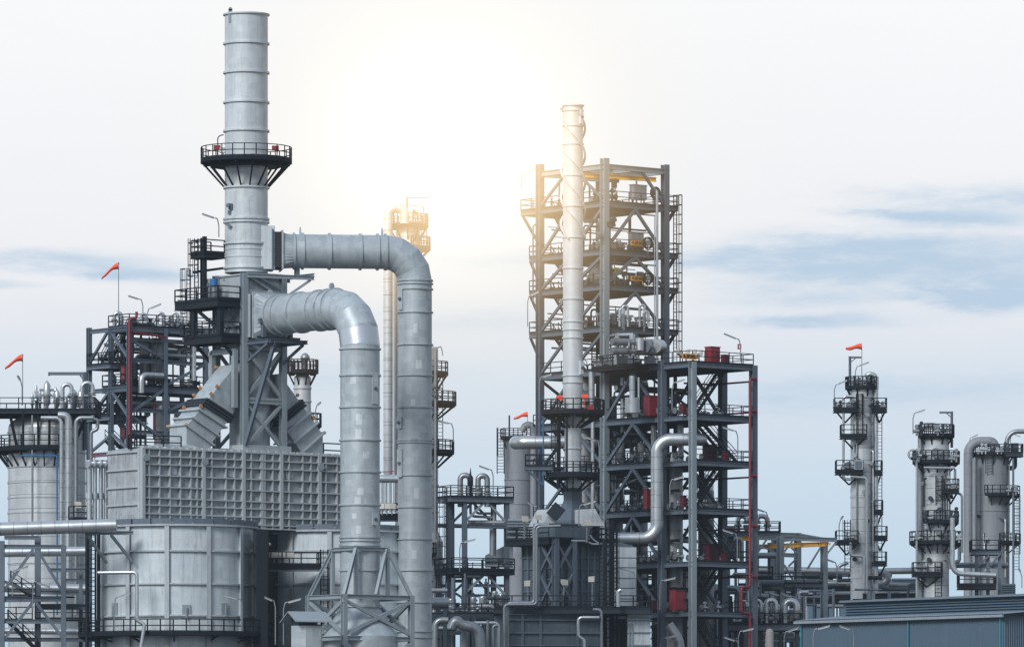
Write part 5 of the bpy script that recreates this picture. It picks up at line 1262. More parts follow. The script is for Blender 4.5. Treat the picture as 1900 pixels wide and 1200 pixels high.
for k, (pts, r_) in enumerate((([(868,969),(962,969)],.24),([(866,976),(945,976)],.2),([(873,930),(873,957),(905,959),(917,959)],.13),([(882,930),(882,952),(912,952)],.12),([(913,936),(917,940),(917,985)],.2),([(914,975),(914,1030)],.3),([(845,1100),(858,1108),(858,1150)],.12),([(880,1100),(868,1108),(868,1150)],.12))):
    pipe_thing('process_pipe', ['upper of two level pipes crossing the middle structure','lower of two level pipes crossing the middle structure','dark U shaped pipe loop under the relief pipes','second thin dark pipe loop under the relief pipes','pipe with top elbow near the right post of the middle structure','thick grey stub pipe under the level pipes of the middle structure','left curved pipe of the low pair in the middle structure','right curved pipe of the low pair in the middle structure'][k], [P(a_,b_,598) for a_, b_ in pts], r_, 'alu_dark', 'pipe', 10, .4, 3)
for k, px_ in enumerate((838,878,896,918,930)): pot(0,0,(1108,1106,1104,1095,1100)[k],1142,(.42,.3,.36,.3,.34)[k], ['silver pot at the lower left of the middle structure','slim silver pot behind the small curved pipe pair','round silver pot right of the small curved pipe pair','slim silver pot under the hopper','silver pot nearest the heater at the lower middle structure'][k], 'alu', Frame(px_,595,0), name='knock_drum', cat='drum')
# hopper building and louvre block
t = thing('hopper_casing', 'pale sloping sheet metal hopper beside the heater left edge', 'hopper', P(925,1060,600))
mb = MB(); pr = [(900,1050),(900,1030),(936,1012),(952,1010),(952,1050)]; mb.prism([P(a_,b_,600) for a_, b_ in pr], V((0,3,0))); mb.build('casing', 'steel_light', t); MB().box(P(926,1038,599.9), (m(54,600),.3,.3)).build('edge_band', 'steel', t)
t = thing('louvre_block', 'grey block with horizontal louvres left of the slanted heater ducts', 'cooler', P(965,1010,592))
MB().box(P(964,986,592), (m(44,592),2.5,m(46,592))).build('casing', 'steel_light', t)
mb = MB()
for i in range(9): mb.cut().box(P(964,966+5.2*i,590.7), (m(46,592),.2,.08))
mb.build_each('louvre_blade', 'steel', t)
# far weathered column and windsock
DW = 780
t, c, r = vessel('weathered_column', 'hazy weathered grey column far behind, between the ducts and the open tower', 'column', 961, DW, 25, 806, 1200, 'farvessel', (890,935), .3)
ring_platform(t, c, Z(812,DW), r*.3, m(33,DW), 0, 360, nb=6, bh=1.2, rin=r, w=.08)
ladder(t, c+V((-m(32,DW),-2,0)), Z(880,DW), Z(795,DW), (-.2,-1,0), True, .9, 'steel_dark', .09)
MB().bar(P(945,1200,DW), P(945,770,DW), .15).build('guide_pole', 'steel_dark', t)
pipe_thing('overhead_line', 'pale vertical pipe beside the hazy far column', [P(990,1010,DW-3), P(990,790,DW-3), P(976,786,DW-3), P(968,800,DW-3)], .42, 'farvessel', 'pipe', 12, 1.0, 5)
windsock(979, 767, DW-4, 806, 'small orange windsock above the hazy far column left of the open tower', 1.75, .30, -1, .3)

# ================================================================== OPEN STEEL TOWER
B = Frame(1122, 600, 40); zB = lambda py, a=0, b=0: B.z(py, a, b)
XA, XB, MBq, FB = 7.8, 9.7, -8.4, -12.8
tw = thing('open_steel_tower', 'tall open steel tower with decks, the highest steel frame in the photo', 'steel tower', B.at(4,1,0))
def col(par, a_, b_, yt, w_=.62, zb_=0, mat='steel'): return MB().ibeam(B.at(a_,b_,zb_), B.at(a_,b_,zB(yt,a_,b_)), w_, w_, up=B.e2, t=.07).build('column', mat, par)
col(tw, 0, 0, 294, .66, 0, 'steel_light'); col(tw, XA, 0, 306); col(tw, 0, XB, 305); col(tw, XA, XB, 312)
U = [zB(374), zB(463), zB(528), zB(606)]
LZ = [B.z(y, 0, MBq) for y in (676,773,857,946,1043,1135)]
ztop = zB(304)
mb = MB()
for p, q in (((0,0),(XA,0)),((0,0),(0,XB)),((XA,0),(XA,XB)),((0,XB),(XA,XB)),((0,XB*.35),(XA,XB*.35)),((0,XB*.7),(XA,XB*.7)),((XA*.5,0),(XA*.5,XB))): mb.cut().ibeam(B.at(*p,ztop-.25), B.at(*q,ztop-.25), .3, .5)
mb.build_each('roof_beam', 'steel_light', tw)
for k, z_ in enumerate(U):
    d = flat_platform(tw, B, 0, XA, 0, XB+(2.9 if k==0 else 1.6), z_, 'SNWE', thick=.42, w=.07, mat='deck', beam='steel')
    flat_platform(tw, B, XA, XA+1.5, -.2, 1.4, z_, 'SEN', thick=.3, w=.07, name='ladder_landing')
for k, z_ in enumerate(LZ):
    if k: flat_platform(tw, B, 0, XA, 0, XB+1.0, z_-(0 if k else 0), 'W' if k < 5 else 'WS', thick=.5, w=.075)
flat_platform(tw, B, 0, XA, 0, XB, LZ[0], 'W', thick=.5, w=.075)
mb = MB()
allz = [ztop-.5]+U+LZ
for z1_, z0_ in zip(U, U[1:]+[LZ[0]]):
    mb.cut().bar(B.at(XA*.5,0,z1_-.55), B.at(.2,0,z0_+.1), .22,.28); mb.cut().bar(B.at(XA*.5,0,z1_-.55), B.at(XA-.2,0,z0_+.1), .22,.28)
    mb.cut().bar(B.at(0,.3,z1_-.55), B.at(0,XB*.5,z0_+.1), .22,.28); mb.cut().bar(B.at(0,XB*.55,z1_-.55), B.at(0,XB-.2,z0_+.1), .22,.26)
mb.cut().bar(B.at(XA*.62,0,ztop-.5), B.at(XA-.2,0,U[0]+.2), .24); mb.cut().bar(B.at(XA*.42,2.5,ztop-.5), B.at(.9,2.5,U[0]+.2), .22)
mb.cut().bar(B.at(0,XB*.45,ztop-.5), B.at(0,.2,U[0]+.3), .22); mb.cut().bar(B.at(0,XB*.6,ztop-.5), B.at(0,XB-.2,U[0]+.3), .22)
for k in range(5):
    z1_, z0_ = LZ[k], LZ[k+1]
    for b0_, b1_ in ((0,XB),):
        mb.cut().bar(B.at(0,(b0_+b1_)/2,z1_-.5), B.at(0,b0_+.2,z0_+.1), .24,.28); mb.cut().bar(B.at(0,(b0_+b1_)/2,z1_-.5), B.at(0,b1_-.2,z0_+.1), .22,.26)
    mb.cut().bar(B.at(0,XB,z1_-.5), B.at(XA,XB,z0_+.1), .2,.24)
mb.build_each('brace', 'steel', tw)
mb = MB()
for z_ in U: mb.cut().bar(B.at(XA+1.3,.1,z_-.3), B.at(XA+.2,.1,z_-1.7), .2,.3); 
mb.cut().bar(B.at(0,XB+2.6,U[0]-.5), B.at(0,XB+.2,U[0]-3.4), .2)
for z_ in U[1:]: mb.cut().bar(B.at(0,XB+1.4,z_-.5), B.at(0,XB+.2,z_-2.4), .2)
mb.build_each('knee_bracket', 'steel_dark', tw)
for k in range(3): stair(tw, B.at(1.2, 5.4, U[k+1]), B.at(1.2, 8.9, U[k]), B.e1)
stair(tw, B.at(1.2, 4.6, LZ[0]), B.at(1.2, 8.9, U[3]), B.e1); stair(tw, B.at(1.2, 8.9, LZ[1]), B.at(1.2, 5.2, LZ[0]), B.e1); stair(tw, B.at(1.2, 5.2, LZ[2]), B.at(1.2, 8.9, LZ[1]), B.e1)
ladder(tw, B.at(XA+1.0,-.35), LZ[0], U[0]+1.2, B.e1, True, .5, 'rail', .05)
t = thing('runway_crane', 'yellow crane runway beam under the roof of the open steel tower', 'crane', B.at(XA/2,2.4,ztop-1.4))
MB().ibeam(B.at(-1.0,2.6,ztop-.95), B.at(XA*.97,1.1,ztop-.95), .28,.42).build('runway_beam', 'yellow', t)
MB().box(B.at(2.9,1.95,ztop-1.3), (.9,.5,.35), B.e1, B.e2).box(B.at(2.9,1.95,ztop-1.75), (.4,.4,.5), B.e1, B.e2).bar(B.at(2.7,1.95,ztop-1.9), B.at(2.5,1.95,ztop-4.0), .04).bar(B.at(3.1,1.95,ztop-1.9), B.at(3.2,1.95,ztop-4.3), .04).build('hoist', 'steel_dark', t)
# signs
def sign(txt, a_, z_, label, b_=-.16, w_=1.75, h_=.47, mat='signorange', fr=B):
    t = thing('tag_sign', label, 'sign', fr.at(a_,b_,z_-h_/2)); MB().box(fr.at(a_,b_,z_), (w_,.04,h_), fr.e1, fr.e2).build('sign_plate', mat, t)
    if txt: text_mesh(txt, h_*.92, fr.at(a_,b_-.035,z_), fr.e1, (0,0,1), 'ink', t)
    return t
sign('V-5B302', B.a(1183,-.16), B.z(451.5,4,0), 'amber equipment sign reading V-5B302 on the upper rail of the open tower')
sign('V-5B303', B.a(1183,-.16), B.z(517,4,0), 'amber equipment sign reading V-5B303 on the lower rail of the open tower')
t = thing('warning_sign', 'lime yellow warning board on the open tower above the V-5B303 level', 'sign', B.at(1.6,.6,U[2]+1.5)); p = B.at(B.a(1144.5,.5),.5,B.z(503,1.6,.5)); MB().box(p, (.6,.05,.75), B.e1, B.e2).build('sign_plate', 'signyellow', t); text_mesh('!', .5, p-B.e2*.045, B.e1, (0,0,1), 'ink', t)
# cabinets, wheels on the upper decks
for k, (px_, z_, w_, h_) in enumerate(((1184,U[0],1.7,1.9),(1180,U[1],1.5,1.8))):
    a_ = B.a(px_, .9); t = thing('control_cabinet', ('upper','lower')[k]+' pale grey control panel on legs on the right side of the open tower', 'cabinet', B.at(a_,.9,z_))
    MB().box(B.at(a_,.9,z_+1.25), (w_,.6,h_*.75), B.e1, B.e2).box(B.at(a_,.9,z_+1.25+h_*.38), (w_+.15,.75,.06), B.e1, B.e2).build('casing', 'casing_in', t)
    MB().cut().bar(B.at(a_-w_*.45,.9,z_), B.at(a_-w_*.45,.9,z_+.6), .1).cut().bar(B.at(a_+w_*.45,.9,z_), B.at(a_+w_*.45,.9,z_+.6), .1).build_each('leg', 'steel_dark', t)
    MB().box(B.at(a_,.585,z_+1.25), (w_*.86,.03,h_*.62), B.e1, B.e2).build('door', 'steel_light', t)
for k, (px_, py_) in enumerate(((1216,358),(1202,451),(1202,516))):
    b_ = .6 if k == 0 else -.28; a_ = B.a(px_, b_); p = B.at(a_, b_, B.z(py_, a_, b_)); t = thing('hose_reel', ['topmost dark hose reel on the open tower beside the upper control panel','dark hose reel beside the V-5B302 sign','dark hose reel beside the V-5B303 sign'][k], 'hose reel', p)
    for r_ in (.56,.44): MB().band(p, -B.e2, r_, .22, .05, 24).build('hoop', 'rail', t)
    MB().cyl(p-B.e2*.14, p+B.e2*.1, .28, n=14).bar(p-B.e1*.45, p+B.e1*.45, .06).bar(p-V((0,0,1.1)), p+V((0,0,.6)), .07).build('hub', 'alu_dark', t)
pipe_thing('service_riser', 'bright twin service pipe up the right front of the open tower', [B.at(B.a(1219,-.6),-.6,LZ[0]), B.at(B.a(1219,-.6),-.6,zB(347))], .14, 'alu', 'pipe', 10)
pipe_thing('service_riser', 'thin pipe close beside the bright riser on the open tower', [B.at(B.a(1214.5,-.6),-.6,LZ[0]), B.at(B.a(1214.5,-.6),-.6,zB(395))], .05, 'alu', 'pipe', 6)
pipe_thing('service_riser', 'dark riser pipe on the left side of the open tower', [B.at(B.a(997,XB+.6),XB+.6,LZ[2]), B.at(B.a(997,XB+.6),XB+.6,zB(420))], .15, 'steel', 'pipe', 8)
pipe_thing('service_riser', 'hooked thin riser left of the open tower, bending to the left column', [P(989,560,606), P(989,420,606), P(996,414,606)], .08, 'steel', 'pipe', 8)
pipe_thing('blue_conduit', 'thin blue line on the left column of the open tower', [P(1008,900,602), P(1008,735,602)], .07, 'blue', 'pipe', 6)
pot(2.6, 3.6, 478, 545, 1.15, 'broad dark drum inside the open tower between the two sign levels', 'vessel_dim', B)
R4 = random.Random(11)
def valve_set(p, lb, grp, hh=1.0, fr=B, mat='alu', wheel=False):
    t = thing('valve_set', lb, 'valve', p, grp); p = V(p)
    MB().cyl(p, p+V((0,0,hh)), .12, n=8).cyl(p-fr.e1*.4+V((0,0,hh*.45)), p+fr.e1*.4+V((0,0,hh*.45)), .2, n=10).cyl(p+V((0,0,hh*.8)), p+V((0,0,hh)), .24, .14, 10).build('valve_body', mat, t)
    MB().cut().cyl(p-fr.e1*.48+V((0,0,hh*.45)), p-fr.e1*.38+V((0,0,hh*.45)), .31, n=12).cut().cyl(p+fr.e1*.38+V((0,0,hh*.45)), p+fr.e1*.48+V((0,0,hh*.45)), .31, n=12).build_each('flange', 'alu_dark', t)
    if wheel: valve_wheel(t, p+V((0,0,hh+.15)), .3, (0,0,1), 'rail')
    return t
for z_, n_ in ((U[1],5),(U[2],5),(U[3],8)):
    for i in range(n_):
        a_ = .8+(XA-1.6)*i/n_; valve_set(B.at(a_, .8+R4.random()*1.6, z_), 'small valve set with flanges standing on an upper deck of the open steel tower', 'valve sets on the upper decks of the open tower', .8+.7*R4.random(), wheel=i%2)
for z_ in (U[0],U[1],U[2],U[3]):
    for i in range(3): valve_set(B.at(1.0+R4.random(), 1.2+2.4*i, z_), 'small valve set with flanges standing on an upper deck of the open steel tower', 'valve sets on the upper decks of the open tower', .8+.7*R4.random(), mat='steel_dark')
for k, (px_, yt) in enumerate(((1165,565),(1187,563),(1150,570),(1203,575))):
    goose(px_, yt, 606, 598, (-10,9,8,-8)[k], 1, ['dark-wheeled curved pipe at the left of the fourth deck valves of the open tower','curved pipe with round valve at the right of the fourth deck valves','small curved pipe nearest the front column on the fourth deck','small curved pipe furthest right on the fourth deck of the open tower'][k], .13, 'alu')
t = thing('floodlight_bank', 'bank of four dark floodlights on a mast beside the slim stack', 'floodlight', B.at(.4,2.6,U[1]))
MB().bar(B.at(.4,2.6,U[1]), B.at(.4,2.6,zB(408)), .12).bar(P(1085,413,598.5), P(1104,410,598.5), .1).build('mast', 'steel_dark', t)
mb = MB()
for k in range(4): mb.cut().box(P(1087+6*k,410,598), (.34,.5,.34), (.9,-.4,.1), (.4,.9,0))
mb.build_each('lamp_housing', 'steel_dark', t)
pot(1.0, 2.0, 405, 460, .3, 'slim dark vertical fitting behind the front column on the second deck', 'alu_dark', B, name='level_gauge', cat='gauge')
t = thing('speaker_horn', 'dark blue horn box on the front column of the open tower below the top deck', 'speaker', P(1134,425,598.5)); MB().box(P(1134,416,598.6), (.7,.5,.6), (.9,.3,.2), (-.3,.95,0)).cyl(P(1134,411,598.3), P(1140,406,598), .15,.34,10).build('housing', 'steel_dark', t)

# ---- lower annex
an = thing('stair_annex', 'lower steel annex with zigzag stairs and red cabinets in front of the open tower', 'steel frame', B.at(4,-10,0))
for a_, b_, yt, w_ in ((0,MBq,668,.62),(XA,MBq,680,.66),(0,FB,671,.56),(XA,FB,678,.6)): MB().ibeam(B.at(a_,b_,0), B.at(a_,b_,B.z(yt if b_ != FB else yt,a_,b_)), w_, w_, up=B.e2, t=.07).build('column', 'steel_light' if (b_ == FB and a_ == 0) else 'steel', an)
for k, z_ in enumerate(LZ):
    flat_platform(an, B, 0, XA, MBq, 0, z_, 'W' if k else 'WN', thick=.42, w=.08, mat='deck')
    flat_platform(an, B, 0, XA, FB, MBq, z_, 'SEW' if k == 0 else ('E' if k > 4 else 'ES'), thick=.42, w=.07, mat='deck', beam='steel')
flat_platform(an, B, -1.9, 0, MBq+2, -.3, LZ[0], 'SWN', thick=.3, w=.085, beam='rail', name='side_platform')
mb = MB()
for k in range(5):
    z1_, z0_ = LZ[k], LZ[k+1]
    mb.cut().bar(B.at(0,MBq/2,z1_-.5), B.at(0,MBq+.2,z0_+.1), .24,.3); mb.cut().bar(B.at(0,MBq/2,z1_-.5), B.at(0,-.2,z0_+.1), .24,.3)
    mb.cut().bar(B.at(XA,FB+.2,z1_-.5) if 0 else B.at(XA,MBq/2,z1_-.5), B.at(XA,MBq+.2,z0_+.1), .22,.26)
    mb.cut().bar(B.at(XA,MBq/2,z1_-.5), B.at(XA,-.2,z0_+.1), .22,.26)
    mb.cut().bar(B.at(XA*.5,MBq,z1_-.5), B.at(XA-.2,MBq,z0_+.1), .2,.24)
mb.build_each('brace', 'steel', an)
sa = lambda px, py, b_: B.at(B.a(px, b_), b_, B.z(py, B.a(px, b_), b_))
for k, ((x0,y0),(x1,y1)) in enumerate((((1283,762),(1345,684)),((1362,855),(1286,776)),((1281,945),(1340,866)),((1362,1043),(1289,951)),((1281,1128),(1341,1050)),((1345,1215),(1285,1138)))):
    b_ = -10.9 if k % 2 == 0 else -11.6
    z0_, z1_ = LZ[k+1] if k < 5 else LZ[5]-5.2, LZ[k]
    p = sa(x0,y0,b_); q = sa(x1,y1,b_); p.z = z0_; q.z = z1_-.05; stair(an, p, q, B.e2, 1.0)
def cab(px_, py_, w_, h_, b_, k, lb, mat='red'):
    a_ = B.a(px_, b_); cabinet(B.at(a_, b_, LZ[k]+.01), w_, .9 if w_ > .8 else .5, h_, lb, mat, B)
cab(1322,0,1.15,1.75,-10.2,0,'tall red cabinet on the top deck of the stair annex, under open sky')
cab(1345,0,.6,.95,-11.4,0,'small red cabinet beside the tall one on the top annex deck','red_dark')
cab(1208,0,1.2,2.0,-7.2,1,'large red cabinet behind a brace one deck below the top annex deck')
cab(1268,0,.5,1.0,-11.9,1,'narrow red cabinet half hidden by the front annex column on the second deck','red_dark')
cab(1317,0,1.1,1.7,-10.0,2,'dark red cabinet behind the stair on the third annex deck','red_dark')
cab(1346,0,.5,1.0,-11.9,2,'small red box near the stair foot on the third annex deck','red_dark')
cab(1203,0,.8,2.0,-7.0,3,'narrow tall red cabinet just left of the bright vertical pipe')
cab(1268,0,.4,1.2,-11.9,3,'thin dark red box beside the front annex column on the fourth deck','red_dark')
cab(1319,0,1.2,1.8,-10.0,4,'dark red cabinet behind the stair on the fifth annex deck','red_dark')
cab(1344,0,.5,.9,-11.7,4,'small dark red box near the stair foot on the fifth annex deck','red_dark')
cab(1257,0,1.25,2.0,-10.6,5,'largest bright red cabinet, lowest on the annex in front of the clad vessel')
cab(1212,0,.5,1.0,-9.2,5,'small red box left of the lowest bright red cabinet','red_dark')
sign('E-5B302', B.a(1279,FB-.2), B.z(663,1,FB), 'amber equipment sign reading E-5B302 on top of the front annex column', FB-.2, 1.75, .5)
t = thing('warning_sign', 'small red and white notice on the lamp pole above the annex', 'sign', P(1372,648,588)); MB().box(P(1372,643,588), (.36,.05,.5)).build('sign_plate', 'red', t); MB().box(P(1372,643,587.96), (.1,.02,.26)).build('symbol', 'white', t)
for k, px_ in enumerate((1262,1273,1286,1297)): flood(B.at(B.a(px_,-9.6), -9.6, LZ[0]), (.9,.5,0) if k else (-.8,-.4,0), ('first','second','third','fourth')[k]+' upturned floodlight from the left behind the E-5B302 sign', h=1.0, mat='cream', tilt=-1.0, group='upturned floodlights behind the equipment sign')
# red fire main
ax = B.a(1391.5, FB-.55); fz = lambda py: B.z(py, ax, FB-.55)
t = thing('fire_main', 'long red fire main rising along the right column of the stair annex', 'pipe', B.at(ax, FB-.55, fz(1240)))
MB().tube([B.at(ax,FB-.55,fz(1260)), B.at(ax,FB-.55,fz(1137)), B.at(ax-1.1,FB-.55,fz(1137)), B.at(ax-1.1,FB-.55,fz(1089)), B.at(ax,FB-.55,fz(1089)), B.at(ax,FB-.55,fz(702)), B.at(ax+.7,FB-.55,fz(702))], .135, 10, .3, 3).build('pipe_run', 'maroon', t)
mb = MB()
for y in (703,762,882,975,1069): mb.cut().tube([B.at(ax-.0,FB-.55,fz(y)), B.at(ax+.75,FB-.55,fz(y))], .13, 8).cyl(B.at(ax+.75,FB-.55,fz(y)), B.at(ax+.9,FB-.55,fz(y)-.1), .22,.1, 8)
mb.build_each('outlet', 'maroon', t)
mb = MB()
for y in (708,765,885,980,1069): mb.cut().tube([B.at(ax,FB-.55,fz(y)), B.at(ax,MBq+.6,fz(y)), B.at(ax-3.5,MBq+.6,fz(y))], .09, 8)
mb.build_each('branch_pipe', 'red_dark', t)
# big bright pipes
DP = 591.2
t = pipe_thing('vapour_line', 'fat bright pipe that bends down and then left in front of the annex', [P(1300,815,DP+6), P(1300,815,DP), P(1219,815,DP), P(1219,998,DP), P(1132,998,DP)], m(11.6,DP), 'alu', 'pipe', 28, 1.35, 10, bands=1.2)
pipe_thing('vapour_line', 'fat bright level pipe passing behind the slim stack', [P(957,821,612), P(957,821,604.5), P(1210,818,604.5), P(1210,870,604.5)], m(12.3,604), 'alu', 'pipe', 28, 1.2, 10, bands=1.5)
# vessels inside lower tower
def invessel(px_, D_, rpx, y0, y1, lb, mat='vessel_dim'):
    t, c, r = vessel('process_column', lb, 'column', px_, D_, rpx, y0, y1, mat, tuple(range(int(y0)+25, 1200, 45)), .45, z0=0); return t
invessel(1248, 598, 19, 838, 1200, 'clad vessel behind the lowest bright red cabinet', 'vessel')
invessel(1108, 606, 12, 880, 1200, 'slim clad vessel right of the slim stack foot')
invessel(1137, 607, 13, 872, 1200, 'clad vessel just right of the front tower column')
invessel(1185, 610, 17, 690, 1200, 'dark clad column in the middle of the lower tower')
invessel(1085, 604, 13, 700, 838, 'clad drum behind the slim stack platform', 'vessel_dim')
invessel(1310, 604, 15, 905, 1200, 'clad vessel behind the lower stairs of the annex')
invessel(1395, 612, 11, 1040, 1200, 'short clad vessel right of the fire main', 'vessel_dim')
# heat exchangers on deck L5
t = thing('heat_exchanger', 'silver twin horizontal exchanger with a round end, on the annex top deck', 'heat exchanger', B.at(0,-4,LZ[0]))
for k, (y, r_) in enumerate(((634,.42),(651,.42))):
    MB().tube([P(1135,y,591.5), P(1225,y+2,594)], r_*.85, 18).build('shell_pipe', 'alu_dark', t)
MB().cyl(P(1216,642,593.2), P(1226,643,594.2), .66, n=24).lathe(P(1228,643,594.2), [(.01,0)], 3).build('channel_head', 'alu', t)
MB().cut().cyl(P(1197,643,592.6), P(1202,643,592.9), .6, n=20).cut().cyl(P(1165,643,592), P(1168,643,592), .55, n=18).build_each('flange', 'alu_dark', t)
MB().cut().box(P(1155,668,592.3), (1.0,.9,.7)).cut().box(P(1205,668,593.2), (1.0,.9,.7)).build_each('saddle', 'steel_dark', t)
for k, (pts, r_) in enumerate((([(1145,676),(1145,622)],.27),([(1173,660),(1173,620)],.3),([(1187,650),(1187,627)],.4),([(1135,622),(1175,621)],.2),([(1173,765),(1173,697)],.28),([(1185,765),(1185,700)],.1),([(1098,765),(1098,690)],.3),([(1100,960),(1100,690)],.2),([(1155,812),(1155,700)],.22))):
    pipe_thing('process_pipe', ['upright bright pipe at the left of the twin exchanger','upright bright pipe in the middle of the twin exchanger','short fat bright nozzle on top of the twin exchanger','level pipe above the left of the twin exchanger','bright upright pipe with a box collar one deck under the exchanger','thin line right of the collared upright pipe','fat pipe behind the right rail of the slim stack platform','long upright pipe between the slim stack and the front tower column','upright pipe left of the collared pipe in the lower tower'][k], [P(a_,b_,593-.4*(k%3)) if k < 6 else P(a_,b_,601) for a_, b_ in pts], r_, 'alu', 'pipe', 14, .4, 3, bands=1.1 if k in (4,6,7) else 0)
solo(MB().cyl(P(1173,766,592.4), P(1173,738,592.4), .7, n=16), 'pipe_collar', 'alu', 'fat silver cylinder collar around the bright upright pipe under the exchanger deck', 'silencer')
for i in range(9): valve_set(B.at(-1.2+.25*(i%3), -6+.75*i, LZ[0]), 'small valve set on the platform edge beside the twin exchanger', 'valve sets beside the twin exchanger', .7+.8*R4.random(), wheel=i%2)
# pipework clutter inside the bays
grp = 'process pipes inside the open tower bays'
for k in range(120):
    lv = R4.randrange(0,5); a0_ = R4.uniform(.8,XA-.8); b0_ = R4.uniform(MBq+.8, XB-1); ztp = LZ[lv]-.6; zbt = LZ[lv+1]+.1; kind = R4.random(); r_ = R4.choice((.07,.09,.12,.16,.2,.28))
    if kind < .5: pts = [B.at(a0_,b0_,zbt), B.at(a0_,b0_,ztp)]
    elif kind < .8:
        zz1 = R4.uniform(zbt+1.2, ztp-.3); pts = [B.at(a0_,b0_,zbt), B.at(a0_,b0_,zz1), B.at(a0_,min(XB-.5,b0_+R4.uniform(2,6)),zz1)]
    else:
        zz1 = R4.uniform(zbt+1.6, ztp-.2); pts = [B.at(.4,b0_,zz1), B.at(XA-.4,b0_,zz1)]
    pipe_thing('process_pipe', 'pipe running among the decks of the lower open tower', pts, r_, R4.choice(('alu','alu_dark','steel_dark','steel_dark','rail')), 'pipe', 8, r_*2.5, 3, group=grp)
for lv in range(1,6):
    for i in range(6): valve_set(B.at(R4.uniform(.6,2.5), MBq+1+1.25*i, LZ[lv]), 'valve set standing on a lower deck of the open tower', 'valve sets on the lower decks of the open tower', .8+R4.random(), wheel=i%2, mat=R4.choice(('alu','alu_dark','steel_dark')))
    for i in range(4): valve_set(B.at(1.0+1.7*i, FB+3.2, LZ[lv]), 'valve set standing on a lower deck of the open tower', 'valve sets on the lower decks of the open tower', .7+.8*R4.random(), wheel=i%2, mat='alu')
    for i in range(3): pot(R4.uniform(2.5,6), MBq+1.5+2.6*i, 0, 0, 0, '', fr=B) if 0 else None

# secondary framing in the lower bays
mb = MB()
for k in range(5):
    z1_, z0_ = LZ[k], LZ[k+1]; zm = (z0_+z1_)/2-.3
    for b_ in (-2.1, -6.3, 3.2, 6.5): mb.cut().bar(B.at(2.6,b_,z0_), B.at(2.6,b_,z1_-.4), .2)
    for b_ in (-4.2, 1.5): mb.cut().bar(B.at(5.4,b_,z0_), B.at(5.4,b_,z1_-.4), .26)
    mb.cut().ibeam(B.at(2.6,-8,zm), B.at(2.6,9,zm), .18, .26); mb.cut().ibeam(B.at(.3,-4.2,zm+.5), B.at(7.5,-4.2,zm+.5), .18, .26)
    mb.cut().bar(B.at(5.4,-8,z0_+.2), B.at(5.4,-.4,z1_-.5), .18); mb.cut().bar(B.at(5.4,9,z0_+.2), B.at(5.4,.6,z1_-.5), .18)
mb.build_each('secondary_post', 'steel_dark', an)
for k in range(5):
    pot(R4.uniform(3.5,6.5), R4.uniform(-7,-1), 0, 0, 0, '') if 0 else None
# low equipment between the heater and the annex, and under the crowded deck
grp = 'pipes low down behind the heater and the annex'
for k in range(130):
    px_ = R4.uniform(1120,1345) if k % 3 else R4.uniform(1350,1490); y0 = R4.uniform(1060,1190); D_ = R4.uniform(606,622); w_ = R4.uniform(15,70)*R4.choice((-1,1)); r_ = R4.choice((.08,.12,.16,.22,.3)); kk = R4.random()
    px2 = max(1118,min(1492,px_+w_))
    if kk < .4: pts = [P(px_,1245,D_), P(px_,y0,D_)]
    elif kk < .75: pts = [P(px_,1245,D_), P(px_,y0,D_), P(px2,y0,D_)]
    else: pts = [P(px_,y0,D_), P(px2+.1,y0,D_)]
    pipe_thing('low_pipe', 'one of many pipes low down behind the heater and the annex', pts, r_, R4.choice(('alu','alu_dark','steel_dark','steel_dark','steel')), 'pipe', 8, r_*2.5, 3, group=grp)
grp = 'pipes low down between the round ducts and the heater'
for k in range(60):
    px_ = R4.uniform(803,948); y0 = R4.uniform(1062,1185); D_ = R4.uniform(592,606); w_ = R4.uniform(12,50)*R4.choice((-1,1)); r_ = R4.choice((.08,.12,.16,.22)); kk = R4.random(); px2 = max(802,min(945,px_+w_))
    if kk < .4: pts = [P(px_,1245,D_), P(px_,y0,D_)]
    elif kk < .75: pts = [P(px_,1245,D_), P(px_,y0,D_), P(px2,y0,D_)]
    else: pts = [P(px_,y0,D_), P(px2+.1,y0,D_)]
    pipe_thing('low_pipe', 'one of many pipes low down between the round ducts and the heater', pts, r_, R4.choice(('alu_dark','steel_dark','steel_dark','rail','steel')), 'pipe', 8, r_*2.5, 3, group=grp)

R6 = random.Random(33); grp = 'thin lines and cables in the upper bays of the open tower'
tops = [ztop-.5]+U+[LZ[0]]
for k in range(80):
    lv = R6.randrange(0,5); zb_, zt_ = tops[lv+1]+.05, tops[lv]-.6; a_ = R6.uniform(.6,XA-.6); b_ = R6.uniform(.6, XB-.5); r_ = R6.choice((.04,.05,.07,.1)); kk = R6.random(); zq_ = R6.uniform(zb_+1.0, zt_-.2)
    if lv == 0 and kk > .5: continue
    if kk < .4: pts = [B.at(a_,b_,zb_), B.at(a_,b_,zt_)]
    elif kk < .75: pts = [B.at(a_,b_,zb_), B.at(a_,b_,zq_), B.at(min(XA-.3,a_+R6.uniform(1,3)),b_,zq_)]
    else: pts = [B.at(.4,b_,zq_), B.at(XA-.4,b_,zq_)]
    pipe_thing('service_line', 'thin line or cable running between the upper decks of the open tower', pts, r_, R6.choice(('alu_dark','steel_dark','rail')), 'pipe', 6, r_*3, 2, group=grp)
for k in range(14):
    lv = R6.randrange(1,4); a_ = R6.uniform(1,XA-1.5); b_ = R6.uniform(.8, 6); p = B.at(a_, b_, U[lv]); w_ = R6.uniform(.4,.8); h_ = R6.uniform(.8,1.5)
    t = thing('junction_box', 'small grey junction box on a stand on an upper deck of the open tower', 'box', p, 'junction boxes on the upper decks of the open tower')
    MB().box(p+V((0,0,h_)), (w_,.3,w_*.9), B.e1, B.e2).build('casing', R6.choice(('steel','casing','steel_dark')), t); MB().bar(p, p+V((0,0,h_-w_*.45)), .09).build('stand', 'steel_dark', t)

